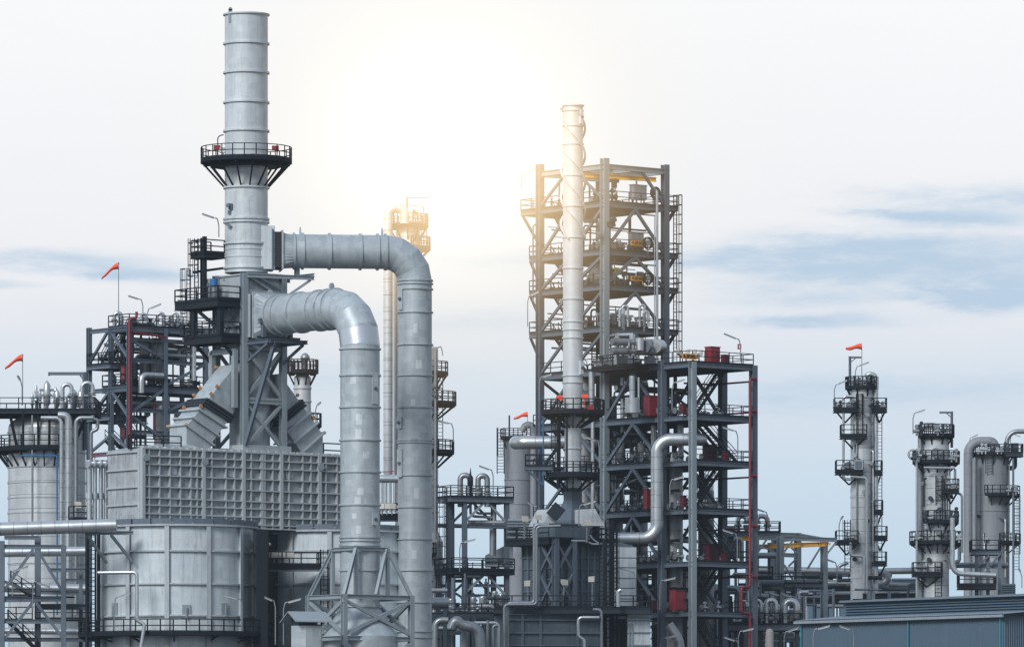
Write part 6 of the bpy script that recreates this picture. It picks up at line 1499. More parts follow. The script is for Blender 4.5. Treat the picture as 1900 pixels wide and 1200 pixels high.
R7 = random.Random(44)
for k in range(26):
    lv = R7.randrange(0,5); a_ = R7.uniform(1.2,6.6); b_ = R7.uniform(MBq+1, 8); p = B.at(a_, b_, LZ[lv+1]+.02); r_ = R7.uniform(.22,.5); h_ = R7.uniform(1.2,3.0)
    t = thing('knock_drum', 'upright drum standing between the pipes on a lower deck of the open tower', 'drum', p, 'upright drums on the lower decks of the open tower')
    MB().lathe(p, [(r_*.7,p.z),(r_*.7,p.z+.3),(r_,p.z+.35),(r_,p.z+h_-r_*.5)], 16).dome(p, r_, p.z+h_-r_*.5, r_*.5, 16, 4).build('drum_body', R7.choice(('alu_dark','vessel_dim','steel_dark')), t)
    MB().tube([p+V((0,0,h_-.1)), p+V((0,0,h_+.4)), p+B.e1*.8+V((0,0,h_+.4))], .09, 8, .2, 3).build('outlet_pipe', 'alu_dark', t)
# ================================================================== RIGHT SIDE
def front_platform(t, c, r, D, x0, x1, py, name='side_platform', h=1.1, nb=0):
    """rectangular stage at the front of a column between two photo columns"""
    Fp = Frame(x0, D-r-.9, 0); ww = m(x1-x0, D)
    d = flat_platform(t, Fp, 0, ww, 0, 1.5+r*.6, Z(py, D), 'SEW', thick=.3, beam='rail', w=.085, joists=False, name=name)
    MB().cut().bar(Fp.at(.15,.2,Z(py,D)-.3), Fp.at(ww*.5,1.4,Z(py,D)-1.4), .13).cut().bar(Fp.at(ww-.15,.2,Z(py,D)-.3), Fp.at(ww*.5,1.4,Z(py,D)-1.4), .13).build_each('bracket', 'rail', d)
    return d
def kit(t, px, py, D, n=3, seed=1, w=20):
    """small fittings fixed on a column's platform: their own things"""
    rr_ = random.Random(seed)
    for i in range(n):
        p = V((X(px+w*(i/(max(1,n-1))-.5), D), D, Z(py, D))); hh = .6+.8*rr_.random()
        o = thing('valve_set', 'small valve fitting on a platform of a right hand column', 'valve', p, 'valve fittings on the right hand columns')
        MB().cyl(p, p+V((0,0,hh)), .12, n=8).cyl(p+V((-.3,0,hh*.5)), p+V((.3,0,hh*.5)), .18, n=8).cyl(p+V((0,-.15,hh)), p+V((0,.15,hh)), .2, n=10).build('valve_body', rr_.choice(('alu','steel_dark','alu_dark')), o)
D1 = 655
t, c, r = vessel('tall_column', 'leftmost and tallest of the three right hand columns, slim, pale and carrying a windsock', 'column', 1599, D1, 21, 700, 1200, 'vessel', (724,828,922,1009), .35); C1 = t
MB().lathe(c, [(r*1.1, Z(738,D1)),(r*1.1, Z(714,D1))], 32).build('top_jacket', 'vessel', t)
ring_platform(t, c, Z(719,D1), r*.2, m(31,D1), 0, 360, nb=8, bh=.9, rin=r, w=.085)
front_platform(t, c, r, D1, 1549, 1590, 760); front_platform(t, c, r, D1, 1621, 1645, 760)
front_platform(t, c, r, D1, 1561, 1608, 809); front_platform(t, c, r, D1, 1552, 1601, 875)
for y in (876,949,997,1044): front_platform(t, c, r, D1+1, 1622, {876:1637,949:1638,997:1646,1044:1645}[y], y)
front_platform(t, c, r, D1, 1552, 1592, 1005)
ladder(t, c+V((-.3,-r-.25,0)), Z(809,D1), Z(732,D1), (0,-1,0), True, .6, 'rail', .08)
ladder(t, c+V((m(33,D1),-.2,0)), Z(1044,D1), Z(745,D1), (.3,-1,0), False, .5, 'rail', .06)
ladder(t, c+V((m(-27,D1),-.8,0)), Z(1060,D1), Z(965,D1), (-.3,-1,0), True, .6, 'rail', .07)
MB().cut().cyl(P(1574,862,D1-r-.3), P(1574,862,D1-r-.5), .35, n=16).cut().cyl(P(1574,752,D1-r-.3), P(1574,752,D1-r-.5), .3, n=16).build_each('manway', 'alu_dark', t)
pipe_thing('overhead_line', 'bright pipe with rounded top down the right side of the column with the windsock', [P(1606,712,D1-.6), P(1606,694,D1-.6), P(1625,694,D1-.6), P(1625,1100,D1-.6)], .27, 'alu', 'pipe', 12, .7, 5, bands=2.2)
pipe_thing('side_line', 'thin pale pipe left of the column with the windsock', [P(1584,735,D1-1.8), P(1565,735,D1-1.8), P(1565,888,D1-1.8), P(1578,889,D1-1.8)], .14, 'alu', 'pipe', 8, .3, 3)
pipe_thing('side_line', 'pale pipe down the lower face of the column with the windsock', [P(1578,884,D1-1.9), P(1608,886,D1-1.9), P(1608,1100,D1-1.9)], .17, 'alu', 'pipe', 8, .3, 3)
pipe_thing('side_line', 'short dog-legged pipe at the foot of the column with the windsock', [P(1578,1005,D1-2), P(1578,1030,D1-2), P(1603,1031,D1-2), P(1603,1100,D1-2)], .17, 'alu', 'pipe', 8, .3, 3)
t = thing('jib_crane', 'small grey jib above the column with the windsock', 'jib crane', P(1577,719,D1)); MB().bar(P(1577,725,D1), P(1577,661,D1), .2).bar(P(1575,663,D1), P(1598,663,D1), .16,.2).bar(P(1578,672,D1), P(1588,664,D1), .1).build('arm', 'steel', t)
windsock(1599, 641, D1-.5, 700, 'orange windsock on the tallest right hand column', 1.7, .12, -1, .28)
for a_ in ((1555,760,1),(1583,760,2),(1570,875,3),(1590,875,4),(1590,719,5),(1612,719,6),(1575,1005,7),(1633,760,8)): kit(C1, a_[0], a_[1], D1-1.2, 2, a_[2], 9)
t = thing('control_box', 'pale square instrument box on the front of the column with the windsock', 'box', P(1592,860,D1-2.2)); MB().box(P(1593,862,D1-2.2), (.9,.3,1.0)).build('casing', 'casing_in', t); MB().box(P(1593,862,D1-2.37), (.7,.03,.8)).build('door', 'steel', t)
D2 = 640
t, c, r = vessel('middle_column', 'middle one of the three right hand columns, pale with six black platforms', 'column', 1737, D2, 24, 806, 1200, 'vessel', (838,873,935,1025), .5); C2 = t
ring_platform(t, c, Z(808,D2), r*.2, m(34,D2), 0, 360, nb=8, bh=.9, rin=r*.9, w=.09)
ring_platform(t, c, Z(857,D2), r, m(44,D2), 0, 360, nb=10, bh=.9, rin=r, w=.09)
front_platform(t, c, r, D2, 1752, 1779, 910); 
ring_platform(t, c, Z(968,D2), r, m(42,D2), 230, 400, nb=6, bh=.9, rin=r, w=.09); ring_platform(t, c, Z(1006,D2), r, m(50,D2), 170, 400, nb=8, bh=.9, rin=r, w=.09)
front_platform(t, c, r, D2, 1695, 1748, 1064)
ladder(t, c+V((.2,-r-.3,0)), Z(968,D2), Z(884,D2), (0,-1,0), True, .65, 'rail', .08); ladder(t, c+V((.1,-r-.5,0)), Z(1110,D2), Z(1045,D2), (0,-1,0), True, .65, 'rail', .08)
for px_, py_ in ((1737,840),(1743,982)): MB().cyl(P(px_,py_,D2-r-.1), P(px_,py_,D2-r-.4), .42, n=18).cyl(P(px_,py_,D2-r-.4), P(px_,py_,D2-r-.5), .52, n=18).build('manway', 'alu_dark', t)
for k, (px_, py_) in enumerate(((1694,843),(1720,990))):
    p = P(px_, py_, D2-2.6); o = thing('hose_reel', ('dark wheel on the left of the middle right hand column, high up','dark round fitting on the lower platform of the middle right hand column')[k], 'hose reel', p)
    for r_ in (.5,.38): MB().band(p, (0,-1,0), r_, .2, .05, 20).build('hoop', 'rail', o)
    MB().bar(p-V((.4,0,0)), p+V((.4,0,0)), .06).bar(p-V((0,0,.8)), p+V((0,0,.4)), .07).build('hub', 'steel_dark', o)
pipe_thing('overhead_line', 'pale pipe down the left side of the middle right hand column', [P(1736,800,D2), P(1736,789,D2), P(1708,789,D2), P(1708,1110,D2)], .30, 'alu_dark', 'pipe', 12, .6, 4, bands=2.2)
pipe_thing('side_line', 'thin pale pipe low on the left of the middle right hand column', [P(1701,1110,D2-2), P(1701,832,D2-2)], .12, 'alu', 'pipe', 8)
pipe_thing('side_line', 'bent pipe leaving the right side of the middle right hand column', [P(1772,870,D2-2), P(1772,914,D2-2), P(1785,916,D2-2), P(1785,1025,D2-2)], .13, 'alu_dark', 'pipe', 8, .4, 3)
pipe_thing('side_line', 'bright pipe that curves right from the foot of the middle right hand column', [P(1767,960,D2-2.4), P(1767,1063,D2-2.4), P(1848,1067,D2-2.4)], .27, 'alu', 'pipe', 12, 1.0, 5, bands=1.6)
pipe_thing('side_line', 'level pipe across the face of the middle right hand column', [P(1714,867,D2-2.2), P(1772,868,D2-2.2)], .12, 'alu', 'pipe', 8)
t = thing('jib_crane', 'pale jib above the right side of the middle right hand column', 'jib crane', P(1766,808,D2)); MB().bar(P(1766,830,D2), P(1766,763,D2), .2).bar(P(1767,765,D2), P(1743,765,D2), .16,.2).bar(P(1765,774,D2), P(1756,766,D2), .1).build('arm', 'steel', t)
for a_ in ((1705,808,11),(1745,808,12),(1700,857,13),(1770,857,14),(1765,910,15),(1722,968,16),(1770,968,17),(1705,1006,18),(1775,1006,19),(1710,1064,20)): kit(C2, a_[0], a_[1], D2-2, 2, a_[2], 9)
D3 = 785
t, c, r = vessel('weathered_column', 'broad dull weathered column, rightmost and farthest of the three right hand columns', 'column', 1841, D3, 32, 838, 1200, 'farvessel', (850,948), .25); C3 = t
ring_platform(t, c, Z(842,D3), r*.3, m(42,D3), 0, 360, nb=10, bh=1.2, rin=r, w=.085)
ring_platform(t, c, Z(918,D3), r, m(52,D3), 250, 380, nb=5, bh=1.1, rin=r, w=.085); ring_platform(t, c, Z(1006,D3), r, m(53,D3), 290, 390, nb=3, bh=1.1, rin=r, w=.085)
ladder(t, c+V((m(42,D3),-2,0)), Z(1060,D3), Z(922,D3), (.3,-1,0), True, .8, 'steel_dark', .08)
flat_platform(t, Frame(1866,D3-3,0), 0, m(32,D3), 0, 3, Z(842,D3), 'SEN', thick=.4, beam='steel_dark', w=.09)
ladder(t, c+V((-.6,-r-.3,0)), Z(880,D3), Z(835,D3), (0,-1,0), True, .8, 'steel_dark', .07)
pipe_thing('overhead_line', 'fat dull pipe that arches from the farthest right column down its left side', [P(1845,838,D3-2), P(1845,819,D3-2), P(1797,819,D3-2), P(1797,1110,D3-2)], .62, 'farvessel', 'pipe', 16, 1.5, 7, bands=3.0)
pipe_thing('overhead_line', 'second thinner pipe beside the fat dull pipe of the farthest right column', [P(1808,850,D3-3), P(1808,1110,D3-3)], .3, 'alu_dark', 'pipe', 10)
pipe_thing('overhead_line', 'pale pipe arching in from the right edge onto the farthest right column', [P(1925,800,D3-2), P(1868,800,D3-2), P(1868,842,D3-2)], .3, 'alu_dark', 'pipe', 12, 1.6, 6)
pipe_thing('side_line', 'thin pipe on the right side of the farthest right column', [P(1880,850,D3-3), P(1880,1100,D3-3)], .14, 'steel', 'pipe', 8)
t = thing('vent_valve', 'dark motor valve on the platform end of the farthest right column', 'valve', P(1883,842,D3-1)); MB().cyl(P(1883,842,D3-1), P(1883,822,D3-1), .5, n=12).cyl(P(1877,832,D3-1), P(1889,832,D3-1), .6, n=12).tube([P(1883,842,D3-1),P(1883,868,D3-1),P(1872,868,D3-1)], .3, 8).build('valve_body', 'steel_dark', t)
for a_ in ((1822,842,31),(1858,842,32),(1878,918,33)): kit(C3, a_[0], a_[1], D3-3, 3, a_[2], 14)
# deck structure between the two right columns
t = thing('pipe_support', 'low steel deck with handrail under the farthest right column', 'steel frame', P(1830,1100,645)); Fd = Frame(1803, 642, 0)
flat_platform(t, Fd, 0, m(54,642), 0, 3, Z(1021,642), 'SEW', thick=.35, w=.085); flat_platform(t, Frame(1780,641,0), 0, m(68,641), 0, 3, Z(1084,641), 'SEW', thick=.4, beam='rail', w=.085)
for px_ in (1812,1855,1833): MB().ibeam(P(px_,1200,642.4), P(px_,1024,642.4), .35, .35, up=(0,1,0)).build('column', 'steel', t)
mb = MB(); mb.cut().bar(P(1838,1048,642), P(1855,1028,642), .18); mb.cut().bar(P(1835,1030,642), P(1815,1050,642), .18); mb.cut().ibeam(P(1780,1050,642.4), P(1856,1052,642.4), .2,.3); mb.build_each('brace', 'steel', t)
pipe_thing('process_pipe', 'level grey pipe behind the bright pipe at lower right', [P(1770,1048,646), P(1870,1048,646)], .3, 'alu_dark', 'pipe', 10)
pipe_thing('process_pipe', 'small looped pipe right of the middle right hand column', [P(1780,1006,643), P(1780,1040,643), P(1772,1042,643), P(1772,1060,643)], .2, 'alu', 'pipe', 10, .4, 3)
# ---- pipe rack with long pipes
t = thing('pipe_rack', 'long grey steel pipe rack crossing low between the annex and the right hand columns', 'steel frame', P(1560,1120,668))
for px_ in (1476,1535,1597,1650,1703): 
    MB().ibeam(P(px_,1200,668), P(px_,1062 if px_ != 1597 else 1078,668), .35, .35, up=(0,1,0)).build('column', 'steel', t)
mb = MB()
for y0_, x0_, x1_ in ((1066,1470,1655),(1093,1400,1710),(1120,1400,1710)): mb.cut().ibeam(P(x0_,y0_,668), P(x1_,y0_+1,668), .25, .4)
mb.build_each('beam', 'steel', t)
mb = MB()
for x0_, x1_ in ((1597,1580),(1650,1633),(1535,1518)): mb.cut().bar(P(x0_,1092,667.8), P(x1_,1076,667.8), .18)
mb.build_each('brace', 'steel', t)
flat_platform(t, Frame(1452,664,0), 0, m(90,664), 0, 2.5, Z(1088,664), 'SEW', thick=.35, beam='steel_dark', w=.08); flat_platform(t, Frame(1545,664,0), 0, m(90,664), 0, 2.5, Z(1088,664), 'SEW', thick=.3, beam='steel_dark', w=.07)
pipe_thing('rack_pipe', 'thick grey pipe along the rack that turns back in a U at its right end', [P(1405,1056,662), P(1646,1062,662), P(1646,1082,662), P(1430,1082,662)], .40, 'alu_dark', 'pipe', 14, .7, 6, bands=3)
pipe_thing('rack_pipe', 'lower level pipe on the rack reaching the middle right hand column', [P(1560,1083,664), P(1712,1086,664)], .3, 'alu_dark', 'pipe', 10)
pipe_thing('rack_pipe', 'pipe on the rack between the two nearer right hand columns', [P(1640,1059,670), P(1700,1058,670)], .36, 'alu_dark', 'pipe', 10)
pipe_thing('rack_pipe', 'curved stub pipe rising from the rack left of the windsock column', [P(1556,1060,663), P(1556,1049,663), P(1568,1045,663), P(1574,1043,663)], .2, 'alu_dark', 'pipe', 8, .4, 3)
for k in range(7): pipe_thing('rack_pipe', 'thin level pipe lying on the rack behind its front beam', [P(1400,1098+3.4*k,669.5+.3*k), P(1712,1099+3.4*k,669.5+.3*k)], .14, ('alu_dark','steel_dark','steel')[k%3], 'pipe', 8, group='thin pipes on the low rack')
for k, (x0_, x1_, yt, lb) in enumerate(((1500,1545,1068,'left'),(1560,1640,1072,'middle'),(1655,1702,1072,'right'),(1858,1884,1082,'far right'))):
    t = thing('cooler_block', lb+' dull blue-grey cooler block with slats low behind the pipe rack', 'cooler', P((x0_+x1_)/2,1120,720)); w_ = m(x1_-x0_,720)
    MB().box((X((x0_+x1_)/2,720),722,Z(yt,720)/2), (w_,4,Z(yt,720))).build('casing', 'clad', t)
    mb = MB()
    for i in range(7): mb.cut().box((X((x0_+x1_)/2,720),719.9,Z(yt+3+4*i,720)), (w_+.05,.3,.1))
    mb.build_each('louvre_blade', 'louvre', t)
# ---- crane frame with yellow beams
t = thing('portal_gantry', 'open grey portal frame with yellow crane beams right of the annex', 'steel frame', P(1465,1100,628)); DC = 625
for px_, yt, D_, yb in ((1401.5,996,622,1200),(1448,994,623,1200),(1529,1000,628,1200),(1480,988,640,1200),(1431,1006,636,1200)): MB().ibeam(P(px_,yb,D_), P(px_,yt,D_), .55, .55, up=B.e2, t=.06).build('column', 'steel_light', t)
mb = MB()
for x0_,y0_,D0_,x1_,y1_,D1_ in ((1403,990,640,1479,992,640),(1402,997,623,1553,1001,628),(1431,1003,637,1482,998,640),(1455,1029,636,1480,1030,640),(1404,1030,636,1432,1030,636),(1480,992,640,1531,1001,628),(1404,1077,624,1535,1080,628),(1395,1074,630,1450,1076,630)): mb.cut().ibeam(P(x0_,y0_,D0_), P(x1_,y1_,D1_), .25, .42)
mb.build_each('beam', 'steel_light', t)
mb = MB()
for x0_,y0_,x1_,y1_,D_ in ((1453,1026,1474,998,622.6),(1533,1029,1551,1006,628),(1406,1024,1424,998,622.5),(1525,1011,1498,1055,629),(1466,1013,1478,1025,639),(1463,1050,1478,1036,639),(1455,1047,1475,1082,626),(1434,1014,1448,1037,634)): mb.cut().bar(P(x0_,y0_,D_), P(x1_,y1_,D_), .2)
mb.build_each('brace', 'steel_light', t)
flat_platform(t, Frame(1457,622,4), 0, m(70,622), 0, 3, Z(1082,622), 'SEW', thick=.3, w=.075); flat_platform(t, Frame(1398,618,0), 0, m(36,618), 0, 3, Z(1071,618), 'SEWN', thick=.6, beam='rail', w=.085); flat_platform(t, Frame(1370,620,0), 0, m(80,620), 0, 4, Z(1084,620), 'S', thick=.4, w=.07)
t = thing('crane_beam', 'long yellow crane beam lettered 4.5 TON under the open portal frame', 'crane', P(1470,1010,624))
MB().ibeam(P(1409,1014,633), P(1536,1008.5,622.5), .3, .46).build('beam', 'yellow', t); text_mesh('4.5 TON', .36, P(1528.5,1009,622.9)+V((0,-.5,0)), V((1,-.3,0)), (0,0,1), 'ink', t, bold=.008)
t = thing('crane_beam', 'short yellow crane beam ending just left of the fire main', 'crane', P(1385,1000,622)); MB().ibeam(P(1366,999,622), P(1403.5,999,621.4), .3, .42).build('beam', 'yellow', t); MB().box(P(1398,999,621.3), (.5,.03,.25)).build('end_plate', 'ink', t)
# structures behind the fire main
t = thing('relief_platform', 'railed platform with two curved relief pipes behind the fire main', 'platform', P(1400,990,632))
flat_platform(t, Frame(1345,630,0), 0, m(103,630), 0, 3.5, Z(987,630), 'SEWN', thick=.35, w=.075)
for px_ in (1352,1386,1440): MB().ibeam(P(px_,1200,631), P(px_,990,631), .3, .3, up=(0,1,0)).build('column', 'steel', t)
goose(1369, 952, 986, 630.5, 16, 1, 'left curved relief pipe on the railed platform behind the fire main', .26, 'alu'); goose(1424, 952, 986, 630.5, -19, 1, 'right curved relief pipe on the railed platform behind the fire main', .26, 'alu')
t2 = thing('vent_rod', 'thin upright vent pipe standing tallest between the two curved relief pipes', 'valve', P(1400,987,630)); MB().cyl(P(1400,987,630), P(1400,926,630), .14, n=8).cyl(P(1400,974,630), P(1400,970,630), .26, n=10).build('valve_body', 'alu_dark', t2)
t = thing('louvre_block', 'grey slatted block behind the annex stairs, left of the curved relief pipes', 'cooler', P(1357,1035,634)); MB().box(P(1357,1005,634), (m(30,634),2.5,m(58,634))).build('casing', 'steel_light', t)
mb = MB()
for i in range(9): mb.cut().box(P(1357,980+6*i,632.7), (m(31,634),.2,.08))
mb.build_each('louvre_blade', 'steel', t)
for k, (pts, r_) in enumerate((([(1362,1000),(1376,1000),(1376,1040)],.24),([(1296,905),(1296,888),(1314,888),(1314,950)],.55),([(1405,1030),(1440,1030)],.3),([(1345,1090),(1372,1090),(1372,1135)],.26),([(1350,1098),(1395,1098)],.22),([(1365,1175),(1365,1052)],.15),([(1482,1110),(1482,1098),(1500,1098)],.2),([(1494,1155),(1494,1105)],.14),([(1240,1158),(1258,1184),(1268,1240)],.5),([(1345,1160),(1395,1160)],.2),([(1455,1180),(1492,1180)],.42))):
    pipe_thing('process_pipe', ['elbow pipe left of the short yellow beam','fat arched pipe behind the annex stair, third bay up','thick level pipe behind the portal frame posts','elbow pipe low behind the fire main','level pipe low behind the fire main','thin upright pipe left of the fire main foot','curved bright pipe near the foot of the right portal post','thin bright upright pipe near the warehouse left end','fat shiny segmented pipe slanting out of the bottom edge beside the annex column','short level pipe at the foot of the fire main','fat pale pipe end beside the warehouse corner'][k], [P(a_,b_,611+k%3 if k != 8 else 586) for a_, b_ in pts], r_, 'alu' if k in (1,6,7,10) else 'alu_dark', 'pipe', 14, r_*2.4, 4, bands=.8 if k == 8 else 0)
t = thing('valve_deck', 'crowded low deck of silver pipes and drums between the fire main and the warehouse', 'platform', P(1430,1160,604)); Fv = Frame(1352,602,0)
flat_platform(t, Fv, 0, m(134,602), 0, 6, Z(1158,602), 'SEWN', thick=.5, w=.085, mat='deck')
for px_ in (1372,1410,1448,1480): MB().ibeam(P(px_,1240,602.5), P(px_,1162,602.5), .35, .35, up=(0,1,0)).build('column', 'steel_dark', t)
for k, (px_, yt, w_, s_, r_) in enumerate(((1398,1110,14,1,.16),(1422,1108,18,1,.26),(1456,1108,22,1,.34),(1440,1118,-9,1,.14),(1375,1112,10,1,.18),(1410,1120,9,1,.12))):
    goose(px_, yt, 1157, 603+.5*k, w_, s_, ['thin','medium','largest','small dark','left hand','smallest'][k]+' curved silver pipe on the crowded low deck by the warehouse', r_, 'alu')
for k, px_ in enumerate((1404,1415,1428,1442,1470,1386)): pot(0,0,(1122,1118,1126,1120,1128,1124)[k],1158,(.3,.26,.34,.28,.4,.3)[k], ['silver drum, first from the left after the thin curved pipe','slim silver drum, second on the crowded low deck','silver drum, third on the crowded low deck','slim silver drum, fourth on the crowded low deck','widest silver drum near the warehouse on the crowded low deck','silver drum nearest the fire main on the crowded low deck'][k], 'alu', Frame(px_,605,0), name='knock_drum', cat='drum')
for k in range(22):
    px_ = R4.uniform(1355,1482); valve_set(P(px_,1158,603.5+R4.random()*3), 'valve set on the crowded low deck beside the warehouse', 'valve sets on the crowded low deck', .7+R4.random(), Fv, R4.choice(('alu','alu_dark','steel_dark')), k%2)
t = thing('marker_post', 'rounded concrete post in the bottom edge left of the warehouse', 'post', P(1428,1215,596)); MB().lathe(P(1428,0,596), [(.42,Z(1240,596)),(.4,Z(1172,596)),(.28,Z(1167,596)),(.01,Z(1165,596))], 16).build('post', 'concrete', t)
# ---- warehouse
Wh = Frame(1862, 556, 40); wz = lambda py: Wh.z(py, 0, 0)
t = thing('warehouse', 'blue-grey corrugated warehouse with a louvred upper strip in the lower right corner', 'warehouse', Wh.at(8, 14, 0))
Lw = Wh.b(1487, 0); hw = wz(1136)
def corrugated(mb, p, q, z0, z1, nrm, pitch=.28, dp=.07):
    n = int((q-p).length/pitch); d = (q-p)/n; vs = []
    for i in range(n+1):
        for f, o in ((0,0),(.3,0),(.5,dp),(.8,dp)):
            if i == n and f > 0: break
            c = p+d*(i+f)+nrm*o; vs.append((c.x,c.y,z0)); vs.append((c.x,c.y,z1))
    k = len(vs)//2; mb.add(vs, [(2*i,2*i+2,2*i+3,2*i+1) for i in range(k-1)])
mb = MB(); corrugated(mb, Wh.at(0,0), Wh.at(0,Lw), 0, hw-.25, -Wh.e1); corrugated(mb, Wh.at(0,0), Wh.at(16,0), 0, hw-.25, -Wh.e2); mb.build('wall', 'clad', t)
mb = MB(); zr1 = hw+.1
ov = .45
mb.add([Wh.at(-ov,-ov,hw-.2), Wh.at(-ov,Lw+ov,hw-.2), Wh.at(5,Lw+ov,hw+.3), Wh.at(5,-ov,hw+.3)], [(0,1,2,3)])
n = int((Lw+2*ov)/.3); vs = []
for i in range(n+1):
    for f, o in ((0,0),(.5,.06)):
        if i == n and f: break
        b_ = -ov+(Lw+2*ov)*(i+f)/n; 
        for a_, z_ in ((-ov,hw-.12),(5,hw+.36)): p = Wh.at(a_,b_,z_+o); vs.append(tuple(p))
k = len(vs)//2; mb.add(vs, [(2*i,2*i+2,2*i+3,2*i+1) for i in range(k-1)]); mb.build('roof', 'cladroof', t)
MB().bar(Wh.at(-ov-.05,-ov,hw-.28), Wh.at(-ov-.05,Lw+ov,hw-.28), .2,.24).build('gutter', 'steel_light', t)
for b_ in (.25, Wh.b(1686,-.1), Lw-.15): MB().bar(Wh.at(-.16,b_,0), Wh.at(-.16,b_,hw-.3), .13).build('downpipe', 'teal', t)
a2 = 5.0; b2a, b2b = -6.0, Wh.b(1565, a2); zu0, zu1 = hw+.2, Z(1101.5, Wh.D(a2,0))
mb = MB(); mb.box(Wh.at(a2+4,(b2a+b2b)/2,(zu0+zu1)/2), (8,b2b-b2a,zu1-zu0), Wh.e1, Wh.e2); mb.build('upper_wall', 'clad', t)
mb = MB()
for i in range(6): z_ = zu0+(zu1-zu0)*(i+.8)/6.4; mb.cut().prism([Wh.at(a2-.02,b2a,z_+.12), Wh.at(a2-.28,b2a,z_-.10), Wh.at(a2-.02,b2a,z_-.06)], Wh.e2*(b2b-b2a-.4))
mb.build_each('louvre_blade', 'clad', t)
vs = []; n = int((b2b-b2a)/.3)
for i in range(n+1):
    for f, o in ((0,0),(.5,.06)):
        if i == n and f: break
        b_ = b2a+(b2b-b2a)*(i+f)/n
        for a_, z_ in ((a2-.6,zu1+.02),(a2+6,zu1+.25)): vs.append(tuple(Wh.at(a_,b_,z_+o)))
k = len(vs)//2; MB().add(vs, [(2*i,2*i+2,2*i+3,2*i+1) for i in range(k-1)]).add([Wh.at(a2-.6,b2a,zu1-.12),Wh.at(a2-.6,b2b,zu1-.12),Wh.at(a2-.6,b2b,zu1+.04),Wh.at(a2-.6,b2a,zu1+.04)],[(0,1,2,3)]).build('upper_roof', 'cladroof', t)
# ---- bottom strip between the ducts and the heater
for k, (pts, r_, D_) in enumerate((([(838,1165),(846,1148),(858,1160),(890,1164),(896,1240)],.5,572),([(862,1240),(862,1168),(846,1168)],.45,574),([(800,1095),(830,1095)],.22,575),([(808,1240),(808,1150),(832,1150)],.3,577),([(905,1240),(905,1150)],.14,574),([(915,1240),(915,1160),(925,1160)],.14,573))):
    pipe_thing('process_pipe', ['dull ducted pipe bending down near the bottom edge right of the upper duct','dark fat elbow behind the bent dull pipe at the bottom edge','level pipe right of the upper duct foot','dark elbow pipe beside the upper duct foot','thin upright pipe left of the lower furnace box','second thin upright pipe left of the lower furnace box'][k], [P(a_,b_,D_) for a_, b_ in pts], r_, 'alu_dark', 'pipe', 16, r_*2.2, 5, bands=.7 if k == 0 else 0)
t = thing('low_rack', 'dark low steel rack between the round ducts and the heater at the bottom', 'steel frame', P(860,1200,582))
for px_ in (806,826,868,880,912): MB().ibeam(P(px_,1260,582), P(px_,1140 if px_ != 826 else 1128,582), .4, .4, up=(0,1,0)).build('column', 'steel_dark', t)
mb = MB()
for x0_, x1_, y in ((800,925,1140),(800,925,1172),(800,872,1152)): mb.cut().ibeam(P(x0_,y,582), P(x1_,y,582), .3, .5)
mb.build_each('beam', 'steel_dark', t)
flat_platform(t, Frame(800,583,0), 0, m(125,583), 0, 8, Z(1141,583), 'S', thick=.4, beam='steel_dark', w=.085)

# nozzles, brackets and thin lines fixed to the right hand columns
rq = random.Random(5)
for par, c_, r_, D_, ya, yb, n in ((C1, V((X(1599,D1),D1,0)), m(21,D1), D1, 730, 1050, 16), (C2, V((X(1737,D2),D2,0)), m(24,D2), D2, 835, 1090, 16), (C3, V((X(1841,D3),D3,0)), m(32,D3), D3, 860, 1060, 10)):
    for k in range(n):
        an = rad(rq.uniform(-165,-15)); o = V((math.cos(an), math.sin(an), 0)); p = c_+o*r_; p.z = Z(rq.uniform(ya,yb), D_)
        MB().cyl(p-o*.1, p+o*.42, .13, n=8).cyl(p+o*.36, p+o*.48, .24, n=10).build('nozzle', rq.choice(('alu','alu_dark','steel_dark')), par)
    for k in range(4):
        an = rad(rq.choice((-150,-35,-120,-60))+rq.uniform(-8,8)); o = V((math.cos(an), math.sin(an), 0)); p = c_+o*(r_+.28); y0, y1 = sorted((rq.uniform(ya,yb), rq.uniform(ya,yb)))
        MB().tube([V((p.x,p.y,Z(y1+20,D_))), V((p.x,p.y,Z(y0,D_))), V((p.x,p.y,Z(y0,D_)))-o*.5], rq.choice((.05,.08,.11)), 6, .2, 2).build('impulse_line', rq.choice(('alu','alu_dark','steel_dark')), par)
grp = 'pipes low down around the portal frame and rack'
for k in range(46):
    px_ = rq.uniform(1395,1700); y0 = rq.uniform(1064,1130); DD = rq.uniform(640,660); w_ = rq.uniform(20,90)*rq.choice((-1,1)); rr_ = rq.choice((.07,.1,.14,.2)); kk = rq.random(); px2 = max(1396,min(1702,px_+w_))
    if kk < .3: pts = [P(px_,1200,DD), P(px_,y0,DD)]
    elif kk < .6: pts = [P(px_,1200,DD), P(px_,y0,DD), P(px2,y0,DD)]
    else: pts = [P(px_,y0,DD), P(px2+.2,y0,DD)]
    pipe_thing('low_pipe', 'one of many pipes low down around the grey portal frame and pipe rack', pts, rr_, rq.choice(('alu_dark','steel_dark','steel','rail')), 'pipe', 8, rr_*2.5, 3, group=grp)
